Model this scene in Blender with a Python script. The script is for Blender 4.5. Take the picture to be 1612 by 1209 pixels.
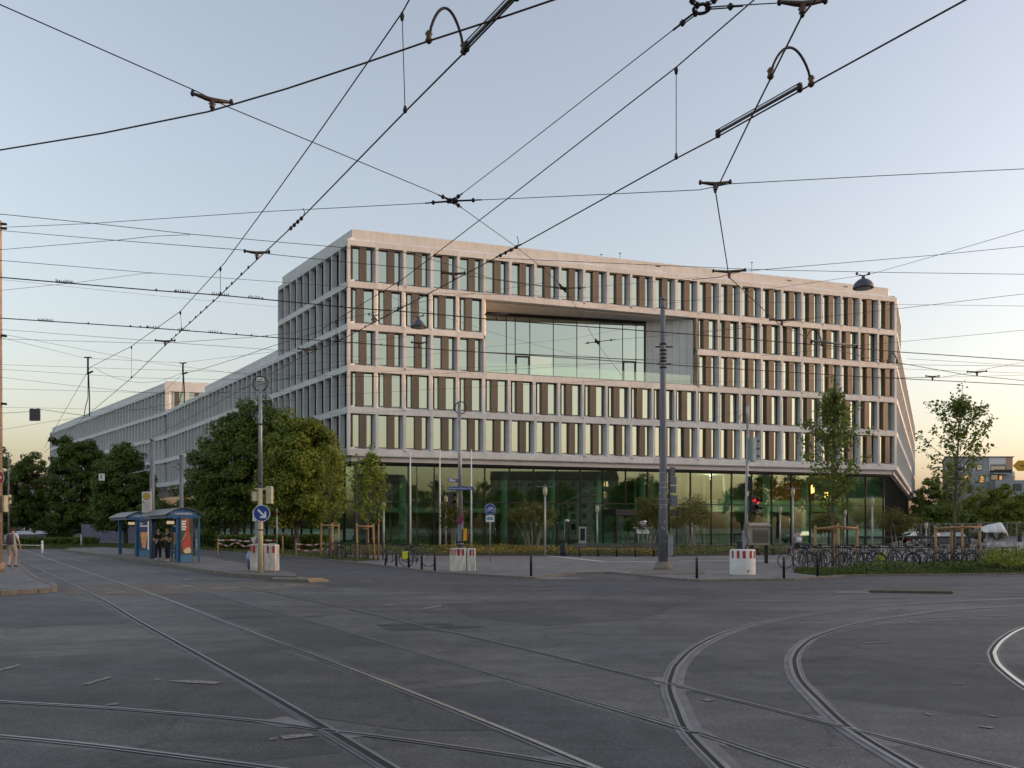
import bpy, bmesh, math, random
import numpy as np
from mathutils import Vector, Matrix, noise as mnoise
R = math.radians
random.seed(7)
rng = np.random.default_rng(11)
for o in list(bpy.data.objects): bpy.data.objects.remove(o)
scene = bpy.context.scene
col = scene.collection

# ---------------------------------------------------------------- camera, sky, sun, exposure
F, HZ, CX, H = 1340.0, 831.0, 806.0, 1.84      # focal length and horizon measured on the photograph (1612 px wide)
cam_d = bpy.data.cameras.new('camera'); cam = bpy.data.objects.new('camera', cam_d); col.objects.link(cam)
cam.location = (0, 0, H); cam.rotation_euler = (R(90), 0, 0)
cam_d.sensor_width = 36; cam_d.lens = F / 1612 * 36; cam_d.shift_y = (HZ - 604.5) / 1612
cam_d.clip_end = 6000; cam_d.clip_start = 0.05
scene.camera = cam

SUN_AZ, SUN_EL = 88.0, 2.2                    # degrees clockwise from the view direction, above the horizon
world = bpy.data.worlds.new('World'); scene.world = world; world.use_nodes = True
wn = world.node_tree.nodes; wl = world.node_tree.links
bg = wn['Background']
sky = wn.new('ShaderNodeTexSky'); sky.sky_type = 'NISHITA'; sky.sun_disc = False
sky.sun_elevation = R(SUN_EL); sky.sun_rotation = R(SUN_AZ)
sky.air_density = 1.0; sky.dust_density = 5.0; sky.ozone_density = 1.2; sky.altitude = 500
hs = wn.new('ShaderNodeHueSaturation'); hs.inputs['Saturation'].default_value = 0.65      # hazy evening air: the whole sky a little paler
tn = wn.new('ShaderNodeMixRGB'); tn.blend_type = 'MULTIPLY'; tn.inputs[0].default_value = 1.0; tn.inputs[2].default_value = (1.04, 0.98, 1.01, 1)
wl.new(sky.outputs[0], hs.inputs['Color']); wl.new(hs.outputs[0], tn.inputs[1]); wl.new(tn.outputs[0], bg.inputs[0]); bg.inputs[1].default_value = 0.15
sun_d = bpy.data.lights.new('sun', 'SUN'); sun = bpy.data.objects.new('sun', sun_d); col.objects.link(sun)
sd = Vector((math.sin(R(SUN_AZ)) * math.cos(R(SUN_EL)), math.cos(R(SUN_AZ)) * math.cos(R(SUN_EL)), math.sin(R(SUN_EL))))
sun.rotation_euler = sd.to_track_quat('Z', 'Y').to_euler()
sun_d.energy = 0.5; sun_d.angle = R(1.4); sun_d.color = (1.0, 0.50, 0.20)
vs = scene.view_settings
vs.view_transform = 'Standard'; vs.look = 'None'; vs.exposure = 2.6; vs.gamma = 1.0; vs.use_curve_mapping = False

# ---------------------------------------------------------------- helpers
def W(px, py, z=0.0):
    """photo pixel + real height -> point of the place"""
    Y = F * (z - H) / (HZ - py)
    return Vector(((px - CX) * Y / F, Y, z))
def DX(px, Y): return (px - CX) * Y / F
def ZH(py, Y): return H + (HZ - py) * Y / F
def V2(a): return Vector((a[0], a[1], 0))

MATS = {}
def mat(name, c=(.5, .5, .5), rough=.7, metal=0.0, var=0.0, vscale=3.0, bump=0.0, bscale=40.0, spec=.5, alpha=None,
        c2=None, stretch=None, emit=None, objvar=0.0, streak=0.0):
    if name in MATS: return MATS[name]
    m = bpy.data.materials.new(name); m.use_nodes = True; MATS[name] = m
    nt = m.node_tree; n = nt.nodes; l = nt.links; p = n['Principled BSDF']
    p.inputs['Base Color'].default_value = (*c, 1); p.inputs['Roughness'].default_value = rough
    p.inputs['Metallic'].default_value = metal; p.inputs['Specular IOR Level'].default_value = spec
    if emit:
        p.inputs['Emission Color'].default_value = (*emit[0], 1); p.inputs['Emission Strength'].default_value = emit[1]
    if var > 0 or bump > 0:
        tc = n.new('ShaderNodeTexCoord'); mp = n.new('ShaderNodeMapping')
        if stretch: mp.inputs['Scale'].default_value = stretch
        geo = n.new('ShaderNodeNewGeometry'); l.new(geo.outputs['Position'], mp.inputs['Vector'])
    if var > 0:
        nz = n.new('ShaderNodeTexNoise'); nz.inputs['Scale'].default_value = vscale; nz.inputs['Detail'].default_value = 8
        nz.inputs['Roughness'].default_value = .62
        l.new(mp.outputs[0], nz.inputs['Vector'])
        rp = n.new('ShaderNodeValToRGB'); rp.color_ramp.elements[0].position = .3; rp.color_ramp.elements[1].position = .7
        d = c2 if c2 else tuple(x * (1 - var) for x in c)
        u = tuple(min(1, x * (1 + var * .6)) for x in c)
        rp.color_ramp.elements[0].color = (*d, 1); rp.color_ramp.elements[1].color = (*u, 1)
        l.new(nz.outputs['Fac'], rp.inputs[0]); l.new(rp.outputs[0], p.inputs['Base Color'])
    if objvar > 0 or streak > 0:
        src = p.inputs['Base Color'].links[0].from_socket
        if objvar > 0:
            oi = n.new('ShaderNodeObjectInfo'); mr = n.new('ShaderNodeMapRange'); mr.inputs[3].default_value = 1 - objvar; mr.inputs[4].default_value = 1 + objvar * .6
            l.new(oi.outputs['Random'], mr.inputs[0]); mx = n.new('ShaderNodeMixRGB'); mx.blend_type = 'MULTIPLY'; mx.inputs[0].default_value = 1
            l.new(src, mx.inputs[1]); l.new(mr.outputs[0], mx.inputs[2]); src = mx.outputs[0]
        if streak > 0:                                       # rain streaks running down
            m3 = n.new('ShaderNodeMapping'); m3.inputs['Scale'].default_value = (5, 5, .35); l.new(geo.outputs['Position'], m3.inputs[0])
            n3 = n.new('ShaderNodeTexNoise'); n3.inputs['Scale'].default_value = 1.0; n3.inputs['Detail'].default_value = 6; l.new(m3.outputs[0], n3.inputs['Vector'])
            r3 = n.new('ShaderNodeMapRange'); r3.inputs[1].default_value = .35; r3.inputs[2].default_value = .62; r3.inputs[3].default_value = 1 - streak; r3.inputs[4].default_value = 1.0
            l.new(n3.outputs['Fac'], r3.inputs[0]); mx = n.new('ShaderNodeMixRGB'); mx.blend_type = 'MULTIPLY'; mx.inputs[0].default_value = 1
            l.new(src, mx.inputs[1]); l.new(r3.outputs[0], mx.inputs[2]); src = mx.outputs[0]
        l.new(src, p.inputs['Base Color'])
    if bump > 0:
        b = n.new('ShaderNodeBump'); b.inputs['Strength'].default_value = bump; b.inputs['Distance'].default_value = .02
        nb = n.new('ShaderNodeTexNoise'); nb.inputs['Scale'].default_value = bscale; nb.inputs['Detail'].default_value = 6
        l.new(mp.outputs[0], nb.inputs['Vector']); l.new(nb.outputs['Fac'], b.inputs['Height']); l.new(b.outputs[0], p.inputs['Normal'])
    return m

def glass(name, tint=(.6, .75, .65), refl=.35, body=None, gcol=(1, 1, 1), rough=0.0):
    """coated pane: part mirror (more towards grazing), the rest clear tint or a dark body"""
    if name in MATS: return MATS[name]
    m = bpy.data.materials.new(name); m.use_nodes = True; MATS[name] = m
    nt = m.node_tree; n = nt.nodes; l = nt.links; n.clear()
    out = n.new('ShaderNodeOutputMaterial'); mix = n.new('ShaderNodeMixShader')
    oi = n.new('ShaderNodeObjectInfo')
    if body is None:
        a = n.new('ShaderNodeBsdfTransparent'); a.inputs[0].default_value = (*tint, 1)
    else:
        a = n.new('ShaderNodeBsdfDiffuse'); 
        rb = n.new('ShaderNodeValToRGB'); rb.color_ramp.elements[0].position = .6; rb.color_ramp.elements[1].position = 1.0
        rb.color_ramp.elements[0].color = (*body, 1); rb.color_ramp.elements[1].color = (body[0] * 11, body[1] * 9, body[2] * 8, 1)
        l.new(oi.outputs['Random'], rb.inputs[0]); l.new(rb.outputs[0], a.inputs[0])
    g = n.new('ShaderNodeBsdfGlossy'); g.inputs['Color'].default_value = (*gcol, 1); g.inputs['Roughness'].default_value = rough
    lw = n.new('ShaderNodeLayerWeight'); lw.inputs[0].default_value = .35
    mr = n.new('ShaderNodeMapRange'); mr.inputs[3].default_value = refl; mr.inputs[4].default_value = min(1, refl + .45)
    l.new(lw.outputs['Fresnel'], mr.inputs[0]); l.new(mr.outputs[0], mix.inputs[0])
    l.new(a.outputs[0], mix.inputs[1]); l.new(g.outputs[0], mix.inputs[2]); l.new(mix.outputs[0], out.inputs[0])
    return m

def tag(o, label=None, cat=None, group=None, kind=None):
    if label: o['label'] = label
    if cat: o['category'] = cat
    if group: o['group'] = group
    if kind: o['kind'] = kind
    return o

def place(o, parent=None, loc=None, rz=None):
    if o.name not in col.objects: col.objects.link(o)
    if parent is not None: o.parent = parent
    if loc is not None: o.location = loc
    if rz is not None: o.rotation_euler = (0, 0, rz)
    return o

def empty(name, loc=(0, 0, 0), rz=0.0):
    o = bpy.data.objects.new(name, None); o.empty_display_size = .2
    return place(o, None, loc, rz)

def inst(name, me, parent=None, loc=(0, 0, 0), rz=0.0, scale=None):
    o = bpy.data.objects.new(name, me); place(o, parent, loc, rz)
    if scale: o.scale = scale
    return o

class MB:
    """collects simple shapes into one mesh"""
    def __init__(s): s.v = []; s.f = []; s.mi = []; s.sm = []; s.mats = []; s.cur = 0
    def m(s, material):
        if material not in s.mats: s.mats.append(material)
        s.cur = s.mats.index(material); return s
    def _add(s, vs, fs, smooth=False):
        b = len(s.v); s.v += [tuple(x) for x in vs]
        for f in fs: s.f.append(tuple(i + b for i in f)); s.mi.append(s.cur); s.sm.append(smooth)
        return s
    def box(s, x0, x1, y0, y1, z0, z1):
        vs = [(x0, y0, z0), (x1, y0, z0), (x1, y1, z0), (x0, y1, z0), (x0, y0, z1), (x1, y0, z1), (x1, y1, z1), (x0, y1, z1)]
        return s._add(vs, [(0, 3, 2, 1), (4, 5, 6, 7), (0, 1, 5, 4), (1, 2, 6, 5), (2, 3, 7, 6), (3, 0, 4, 7)])
    def prism(s, poly, z0, z1):
        n = len(poly); vs = [(p[0], p[1], z0) for p in poly] + [(p[0], p[1], z1) for p in poly]
        fs = [tuple(range(n - 1, -1, -1)), tuple(range(n, 2 * n))] + [(i, (i + 1) % n, (i + 1) % n + n, i + n) for i in range(n)]
        return s._add(vs, fs)
    def extr_x(s, prof, x0, x1):
        """profile of (y,z) points swept along x"""
        n = len(prof); vs = [(x0, p[0], p[1]) for p in prof] + [(x1, p[0], p[1]) for p in prof]
        fs = [tuple(range(n)), tuple(range(2 * n - 1, n - 1, -1))] + [(i, i + n, (i + 1) % n + n, (i + 1) % n) for i in range(n)]
        return s._add(vs, fs)
    def sheet(s, pts):
        return s._add(pts, [tuple(range(len(pts)))])
    def tube(s, path, r, n=6, r1=None, cap=True, smooth=True):
        path = [Vector(p) for p in path]; k = len(path)
        if r1 is None: r1 = r
        rs = r if isinstance(r, (list, tuple)) else [r + (r1 - r) * i / max(1, k - 1) for i in range(k)]
        vs = []; fs = []; up = None
        for i, p in enumerate(path):
            t = (path[min(i + 1, k - 1)] - path[max(i - 1, 0)])
            t = t.normalized() if t.length > 1e-9 else Vector((0, 0, 1))
            if up is None:
                up = Vector((0, 0, 1)) if abs(t.z) < .9 else Vector((1, 0, 0))
            a = t.cross(up)
            if a.length < 1e-6: a = t.orthogonal()
            a.normalize(); b = a.cross(t).normalized(); up = b
            for j in range(n):
                w = 2 * math.pi * j / n
                vs.append(p + (a * math.cos(w) + b * math.sin(w)) * rs[i])
        for i in range(k - 1):
            for j in range(n):
                fs.append((i * n + j, (i + 1) * n + j, (i + 1) * n + (j + 1) % n, i * n + (j + 1) % n))
        if cap: fs.append(tuple(range(n))); fs.append(tuple(range(k * n - 1, (k - 1) * n - 1, -1)))
        return s._add(vs, fs, smooth)
    def lathe(s, prof, c=(0, 0, 0), n=16, smooth=True):
        """profile of (r,z)"""
        k = len(prof); vs = []; fs = []
        for (r, z) in prof:
            for j in range(n):
                w = 2 * math.pi * j / n; vs.append((c[0] + r * math.cos(w), c[1] + r * math.sin(w), c[2] + z))
        for i in range(k - 1):
            for j in range(n): fs.append((i * n + j, i * n + (j + 1) % n, (i + 1) * n + (j + 1) % n, (i + 1) * n + j))
        if prof[0][0] > 1e-4: fs.append(tuple(range(n - 1, -1, -1)))
        if prof[-1][0] > 1e-4: fs.append(tuple(range((k - 1) * n, k * n)))
        return s._add(vs, fs, smooth)
    def disc_y(s, c, r, y0, y1, n=20):
        """flat disc whose faces look along y"""
        vs = [(c[0] + r * math.cos(2 * math.pi * j / n), y, c[2] + r * math.sin(2 * math.pi * j / n)) for y in (y0, y1) for j in range(n)]
        fs = [tuple(range(n)), tuple(range(2 * n - 1, n - 1, -1))] + [(j, j + n, (j + 1) % n + n, (j + 1) % n) for j in range(n)]
        return s._add(vs, fs)
    def mesh(s, name):
        me = bpy.data.meshes.new(name); me.from_pydata(s.v, [], s.f)
        for q in s.mats: me.materials.append(q)
        me.polygons.foreach_set('material_index', s.mi); me.polygons.foreach_set('use_smooth', s.sm)
        me.update(); return me
    def build(s, name, parent=None, loc=(0, 0, 0), rz=0.0):
        return inst(name, s.mesh(name), parent, loc, rz)

def copy_tree(o, parent=None):
    c = o.copy(); col.objects.link(c); c.parent = parent
    for ch in list(o.children): copy_tree(ch, c)
    return c
def kids(o, out=None):
    out = out if out is not None else []
    for c in o.children: out.append(c); kids(c, out)
    return out
def bevel(o, w=.02, seg=2):
    b = o.modifiers.new('bevel', 'BEVEL'); b.width = w; b.segments = seg; b.limit_method = 'ANGLE'; b.angle_limit = R(40)
    return o

# ---------------------------------------------------------------- materials
M_CONC = mat('pale_concrete', (.64, .655, .635), .8, var=.10, vscale=.9, bump=.2, bscale=30, objvar=.07, streak=.10)
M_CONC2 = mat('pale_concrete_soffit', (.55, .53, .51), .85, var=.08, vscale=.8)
M_BRONZE = mat('bronze_panel', (.152, .122, .09), .42, .35, var=.15, vscale=1.2, objvar=.14, stretch=(3, 3, .5))
M_FRAME = mat('dark_window_frame', (.022, .02, .019), .4, .3)
M_PANE = glass('coated_window_pane', refl=.50, body=(.012, .018, .015), gcol=(.84, .90, .76))
M_PANE_SIDE = glass('coated_window_pane_side', refl=.22, body=(.02, .023, .026), gcol=(.9, .95, .95))
M_LOBBY = glass('green_lobby_glass', tint=(.70, .88, .76), refl=.12, gcol=(.88, .97, .86))
M_BALU = glass('clear_balustrade_glass', tint=(.88, .94, .88), refl=.08, gcol=(.95, 1, .95))
M_LOGG = glass('loggia_glass', refl=.50, body=(.05, .07, .055), gcol=(.86, .95, .85))
M_DARKMET = mat('dark_metal', (.03, .032, .035), .45, .6)
M_GREYMET = mat('galvanised_steel', (.30, .31, .325), .5, .55, var=.25, vscale=4)
M_MAST = mat('blue_grey_mast_paint', (.155, .165, .195), .6, .1, var=.3, vscale=2.5, stretch=(1, 1, .25))
M_WIRE = mat('weathered_wire', (.028, .024, .024), .6, .4)
M_WIRE2 = mat('copper_contact_wire', (.05, .032, .026), .5, .5)
M_INSUL = mat('red_brown_insulator', (.07, .022, .02), .4)
M_BRASS = mat('bronze_fitting', (.09, .065, .04), .5, .6, var=.3, vscale=20)
M_WHITE = mat('white_paint', (.72, .72, .70), .5, var=.1, vscale=3)
M_RED = mat('red_paint', (.36, .018, .022), .5, var=.15, vscale=6)
M_BLUE = mat('sign_blue', (.01, .045, .26), .35)
M_SHELT = mat('shelter_blue', (.018, .095, .21), .4, .1, var=.15, vscale=3)
M_YEL = mat('sign_yellow', (.60, .34, .015), .5)
M_CREAM = mat('signal_cream', (.50, .45, .28), .6, var=.15, vscale=5)
M_BLACK = mat('matt_black', (.012, .012, .013), .6)
M_WOOD = mat('pale_stake_wood', (.40, .235, .10), .8, var=.3, vscale=3, stretch=(4, 4, .6))
M_BARK = mat('tree_bark', (.075, .06, .045), .9, var=.4, vscale=6, bump=.5, bscale=18, stretch=(3, 3, .6))
M_BARKY = mat('young_bark', (.11, .095, .07), .85, var=.3, vscale=8)
M_GREYBARK = mat('pale_shrub_bark', (.26, .22, .17), .85, var=.3, vscale=10)
def leafmat(name, c, var=.45, tr=.35):
    m = bpy.data.materials.new(name); m.use_nodes = True; MATS[name] = m
    nt = m.node_tree; n = nt.nodes; l = nt.links; n.clear()
    out = n.new('ShaderNodeOutputMaterial'); d = n.new('ShaderNodeBsdfPrincipled'); t = n.new('ShaderNodeBsdfTranslucent')
    d.inputs['Roughness'].default_value = .55; d.inputs['Specular IOR Level'].default_value = .35
    mx = n.new('ShaderNodeMixShader'); mx.inputs[0].default_value = tr
    geo = n.new('ShaderNodeNewGeometry'); nz = n.new('ShaderNodeTexNoise'); nz.inputs['Scale'].default_value = .55; nz.inputs['Detail'].default_value = 4
    l.new(geo.outputs['Position'], nz.inputs['Vector'])
    ad = n.new('ShaderNodeMath'); ad.operation = 'ADD'; mu = n.new('ShaderNodeMath'); mu.operation = 'MULTIPLY'; mu.inputs[1].default_value = .42
    l.new(geo.outputs['Random Per Island'], mu.inputs[0]); l.new(mu.outputs[0], ad.inputs[0])
    m2 = n.new('ShaderNodeMath'); m2.operation = 'MULTIPLY'; m2.inputs[1].default_value = .65; l.new(nz.outputs['Fac'], m2.inputs[0]); l.new(m2.outputs[0], ad.inputs[1])
    rp = n.new('ShaderNodeValToRGB'); e = rp.color_ramp.elements
    e[0].position = .25; e[1].position = .8
    e[0].color = (c[0] * (1 - var), c[1] * (1 - var), c[2] * (1 - var), 1); e[1].color = (c[0] * (1 + var * 1.05), c[1] * (1 + var), c[2] * (1 + var * .3), 1)
    l.new(ad.outputs[0], rp.inputs[0]); l.new(rp.outputs[0], d.inputs['Base Color']); l.new(rp.outputs[0], t.inputs[0])
    l.new(d.outputs[0], mx.inputs[1]); l.new(t.outputs[0], mx.inputs[2]); l.new(mx.outputs[0], out.inputs[0])
    return m
L_DARK = leafmat('leaf_deep_green', (.112, .160, .030))
L_MID = leafmat('leaf_mid_green', (.190, .232, .034))
L_YOUNG = leafmat('leaf_young_green', (.16, .21, .05), .4, .5)
L_OLIVE = leafmat('leaf_olive', (.13, .13, .03))
L_GRASS = leafmat('grass_green', (.075, .11, .025), .4, .25)
L_BED = leafmat('bed_foliage', (.14, .15, .055), .5, .25)
L_FLOWER = leafmat('yellow_flowers', (.42, .26, .02), .3, .2)

def asphalt(name, base, warm=(1, .97, .95), dark=.62, scale=.16, speck=.5, streak=True):
    m = bpy.data.materials.new(name); m.use_nodes = True; MATS[name] = m
    nt = m.node_tree; n = nt.nodes; l = nt.links; p = n['Principled BSDF']
    geo = n.new('ShaderNodeNewGeometry')
    def nz(sc, det=6, rgh=.6, st=None, rot=0):
        mp = n.new('ShaderNodeMapping'); l.new(geo.outputs['Position'], mp.inputs[0])
        if st: mp.inputs['Scale'].default_value = st
        mp.inputs['Rotation'].default_value = (0, 0, rot)
        t = n.new('ShaderNodeTexNoise'); t.inputs['Scale'].default_value = sc; t.inputs['Detail'].default_value = det; t.inputs['Roughness'].default_value = rgh
        l.new(mp.outputs[0], t.inputs['Vector']); return t.outputs['Fac']
    def ramp(src, p0, p1, c0, c1):
        r = n.new('ShaderNodeValToRGB'); r.color_ramp.elements[0].position = p0; r.color_ramp.elements[1].position = p1
        r.color_ramp.elements[0].color = (c0, c0, c0, 1); r.color_ramp.elements[1].color = (c1, c1, c1, 1); l.new(src, r.inputs[0]); return r.outputs[0]
    def mul(a, b):
        x = n.new('ShaderNodeMixRGB'); x.blend_type = 'MULTIPLY'; x.inputs[0].default_value = 1; l.new(a, x.inputs[1]); l.new(b, x.inputs[2]); return x.outputs[0]
    big = ramp(nz(scale, 8, .65), .37, .63, dark, 1.18)
    st = ramp(nz(.5, 7, .7, (.12, 1.6, 1), .15),   .38, .62, .74, 1.18) if streak else ramp(nz(.5), .3, .7, .85, 1.1)
    fine = ramp(nz(60, 3, .8), .36, .66, 1 - speck, 1 + speck)
    mid = ramp(nz(2.2, 8, .7), .36, .64, .76, 1.18)
    grit = ramp(nz(24, 4, .75), .38, .62, .70, 1.30)
    blot = ramp(nz(.75, 5, .6, (1, 1, 1), .4), .56, .68, 1.0, .70)
    cr = n.new('ShaderNodeTexVoronoi'); cr.feature = 'DISTANCE_TO_EDGE'; cr.inputs['Scale'].default_value = .22
    wob = n.new('ShaderNodeTexNoise'); wob.inputs['Scale'].default_value = 1.3; wob.inputs['Detail'].default_value = 5
    l.new(geo.outputs['Position'], wob.inputs['Vector'])
    va = n.new('ShaderNodeVectorMath'); va.operation = 'MULTIPLY_ADD'; va.inputs[1].default_value = (1.4, 1.4, 0); l.new(wob.outputs['Color'], va.inputs[0]); l.new(geo.outputs['Position'], va.inputs[2])
    l.new(va.outputs[0], cr.inputs['Vector'])
    crk = ramp(cr.outputs['Distance'], .0, .006, .55, 1.0)
    tint = n.new('ShaderNodeValToRGB'); tint.color_ramp.elements[0].position = .35; tint.color_ramp.elements[1].position = .65
    tint.color_ramp.elements[0].color = (base[0] * 1.05, base[1], base[2] * .97, 1); tint.color_ramp.elements[1].color = (base[0] * .96, base[1], base[2] * 1.05, 1)
    l.new(nz(.11, 3), tint.inputs[0])
    c = mul(mul(mul(mul(mul(mul(mul(tint.outputs[0], big), st), fine), mid), crk), grit), blot)
    l.new(c, p.inputs['Base Color'])
    rr = n.new('ShaderNodeMapRange'); rr.inputs[3].default_value = .55; rr.inputs[4].default_value = .85; l.new(nz(.9, 5), rr.inputs[0]); l.new(rr.outputs[0], p.inputs['Roughness'])
    b = n.new('ShaderNodeBump'); b.inputs['Strength'].default_value = .5; b.inputs['Distance'].default_value = .006
    l.new(nz(90, 4, .8), b.inputs['Height']); l.new(b.outputs[0], p.inputs['Normal'])
    return m
M_ASPH = asphalt('worn_asphalt', (.110, .108, .104), dark=.55)
M_ASPH2 = asphalt('newer_dark_asphalt', (.072, .071, .074), speck=.3, dark=.8)
M_PAVE = asphalt('pavement_asphalt', (.14, .134, .128), speck=.3, dark=.85, streak=False)
M_KERB = mat('granite_kerb', (.17, .155, .125), .85, var=.35, vscale=5, bump=.3)
M_ASPH3 = asphalt('blue_grey_repair_asphalt', (.068, .067, .068), speck=.6, dark=.7)
M_ASPH4 = asphalt('grainy_old_asphalt', (.078, .076, .073), speck=.9, dark=.55)
M_PLAZA = asphalt('plaza_paving', (.18, .174, .168), speck=.2, dark=.9, streak=False)
M_RAIL = mat('worn_rail_steel', (.28, .28, .285), .40, .8, var=.3, vscale=2)
M_RAILD = mat('dull_rail_steel', (.15, .15, .152), .5, .7, var=.3, vscale=2)
M_RAILB = mat('polished_rail_steel', (.52, .51, .50), .25, .95, var=.15, vscale=2)
M_GROOVE = mat('rail_groove', (.014, .013, .013), .9)
M_SEAM = mat('rail_grout', (.165, .16, .16), .8, var=.45, vscale=2.2, c2=(.095, .09, .09))
M_MARK = mat('worn_road_paint', (.22, .21, .195), .85, var=.5, vscale=14, c2=(.10, .097, .094))
M_PATCH = mat('bitumen_patch', (.022, .021, .023), .65, var=.3, vscale=2)
M_SETT = mat('reddish_paving_band', (.125, .100, .085), .85, var=.45, vscale=2.5, c2=(.075, .068, .062), bump=.4, bscale=12)
M_SOIL = mat('soil', (.06, .048, .033), .95, var=.4, vscale=2, bump=.5, bscale=8)

# ---------------------------------------------------------------- the office building
C0 = Vector((DX(547, 72.0), 72.0, 0)); C1 = Vector((DX(1412, 90.3), 90.3, 0))
KK = Vector((-51.7, 126.8, 0)); EE = Vector((-101.0, 186.0, 0)); RE = C1 + Vector((.4446, .8957, 0)) * 94
ZB, PH = 8.0, 3.56                                       # underside of the concrete grid, storey pitch
def zb(r): return ZB + PH * r
bld = empty('office_building', C0)
tag(bld, 'pale concrete grid office block over a green glass ground floor', 'building')
class Fr:
    """frame of one facade: x along it, -y outwards"""
    def __init__(s, a, b):
        s.o = Vector(a); d = Vector(b) - Vector(a); s.L = d.length; s.d = d.normalized(); s.rz = math.atan2(s.d.y, s.d.x)
        s.n = Vector((-s.d.y, s.d.x, 0))                 # inwards
    def p(s, u, y=0.0, z=0.0): return s.o + s.d * u + s.n * y + Vector((0, 0, z))
    def add(s, name, me, u=0.0, z=0.0, y=0.0, parent=None):
        pa = parent or bld
        if pa is bld: return inst(name, me, bld, s.p(u, y, z) - C0, s.rz)
        return inst(name, me, pa)
FF = Fr(C0, C1); NB = 24; BW = FF.L / NB
FL = Fr(KK, C0); FLe = Fr(EE, KK); FR = Fr(C1, RE)
BAND = [(0, 0), (0, .50), (.45, .72), (.66, .72), (.66, 0)]
CORN = [(0, 0), (0, .42), (.40, .72), (.66, .72), (.66, 0)]
WH = PH - .72
band_me = MB().m(M_CONC).extr_x(BAND, .006, BW - .006).mesh('spandrel_band')
corn_me = MB().m(M_CONC).extr_x(CORN, .006, BW - .006).mesh('cornice_band')
PA = [(-.02, 0), (.22, 0), (.24, .6), (-.30, .6)]; PB = [(-.16, 0), (.08, 0), (.36, .6), (-.18, .6)]
pier_me = [MB().m(M_CONC).prism(P, .38, PH).mesh('pier') for P in (PA, PB)]
cpier_me = MB().m(M_CONC).prism([(.003, .003), (.26, .003), (.30, .6), (.003, .6)], .38, PH).mesh('corner_pier')
dpier_me = MB().m(M_CONC).prism([(-.30, .003), (-.003, .003), (-.003, .6), (-.34, .6)], .38, PH).mesh('corner_pier')
def winmesh(w, bars, h=WH):
    f = MB().m(M_FRAME).box(0, w, .44, .56, 0, .05).box(0, w, .44, .56, h - .07, h)
    for a, b in bars: f.box(a, b, .44, .56, .05, h - .07)
    return f.mesh('window')
def panemesh(x0, x1, h=WH): return MB().m(M_PANE).box(x0, x1, .50, .515, .04, h - .06).mesh('pane')
wA = BW - .24 - .30; wB = BW - .36 - .18
win_me = [winmesh(wA, ((0, .05), (.78, .88), (wA - .07, wA))), winmesh(wB, ((0, .05), (wB - .88, wB - .78), (wB - .07, wB)))]
pane_me = [(panemesh(.05, .78), panemesh(1.38, wA - .07)), (panemesh(.05, wB - 1.45), panemesh(wB - .84, wB - .07))]
panel_me = [MB().m(M_BRONZE).box(.80, 1.40, .16, .49, -.10, WH - .015).box(1.0985, 1.1015, .155, .16, -.1, WH - .015).mesh('shutter_panel'),
            MB().m(M_BRONZE).box(wB - 1.46, wB - .86, .16, .49, -.10, WH - .015).mesh('shutter_panel')]
def loggia(t, r): return 5 <= t <= 13 and r in (2, 3)
for r in range(5):
    k = 0 if r % 2 == 0 else 1
    for t in range(NB):
        if not (r == 3 and 5 <= t <= 13): FF.add('spandrel_band', band_me, t * BW, zb(r))
        if t and not (r in (2, 3) and 6 <= t <= 13): FF.add('pier', pier_me[k], t * BW, zb(r))
        if loggia(t, r): continue
        w = FF.add('window', win_me[k], t * BW + (.24 if k == 0 else .36), zb(r) + .72)
        for pm in pane_me[k]:
            po_ = inst('pane', pm, w); po_.rotation_euler = (random.gauss(0, .0035), 0, random.gauss(0, .0035))
        FF.add('shutter_panel', panel_me[k], t * BW + (.24 if k == 0 else .36), zb(r) + .72)
    FF.add('pier', cpier_me, 0, zb(r)); FF.add('pier', dpier_me, FF.L, zb(r))
for t in range(NB): FF.add('cornice_band', corn_me, t * BW, zb(5))
FF.add('pier', pier_me[0], 14 * BW, zb(2)); FF.add('pier', pier_me[1], 14 * BW, zb(3))
# cores (walls behind the grid), roofs, parapets
def inset_poly(pts): return [(p.x, p.y) for p in [V2(q) - C0 for q in pts]]
A1 = FL.p(FL.L - 17.2)                                   # where the tall block ends on the side street
B1 = FR.p(13.0)
i = .62
core_lo = [FF.p(i + .3, i), FF.p(FF.L - i - .3, i), FR.p(13, i), FL.p(FL.L - 17.2, i)]
w = MB().m(M_CONC)
w.prism(inset_poly(core_lo), zb(0) + .05, zb(2) + .3)
# tall block, cut back for the loggia
lg = [FF.p(5 * BW + .2, i), FF.p(5 * BW + .2, 5.2), FF.p(14 * BW, 4.2), FF.p(14 * BW, i)]
core_mid = [FF.p(i + .3, i)] + lg + [FF.p(FF.L - i - .3, i), FR.p(13, i), FL.p(FL.L - 17.2, i)]
w.prism(inset_poly(core_mid), zb(2) + .3, zb(4) + .02)
w.prism(inset_poly(core_lo), zb(4) + .02, zb(5) + .7)
w.build('wall', bld)
def ring(pts, th, z0, z1, m_):
    q = MB().m(m_)
    for a, b in zip(pts[:-1], pts[1:]):
        fr = Fr(a, b); P = [fr.p(0), fr.p(fr.L), fr.p(fr.L, th), fr.p(0, th)]
        q.prism(inset_poly(P), z0, z1)
    return q
par = ring([FL.p(FL.L - 17.2, .45), FF.p(.45, .45), FF.p(FF.L - .75, .45), FR.p(13, .9)], .3, zb(5) + .60, 27.32, M_CONC)
for t in (6.0, 12.2, 18.4, 21.3): # dark scupper outlets in the parapet
    P = [FF.p(t * BW, .44), FF.p(t * BW + .55, .44), FF.p(t * BW + .55, .449), FF.p(t * BW, .449)]
    par.m(M_FRAME).prism(inset_poly(P), 26.93, 27.03)
par.build('parapet', bld)
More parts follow.
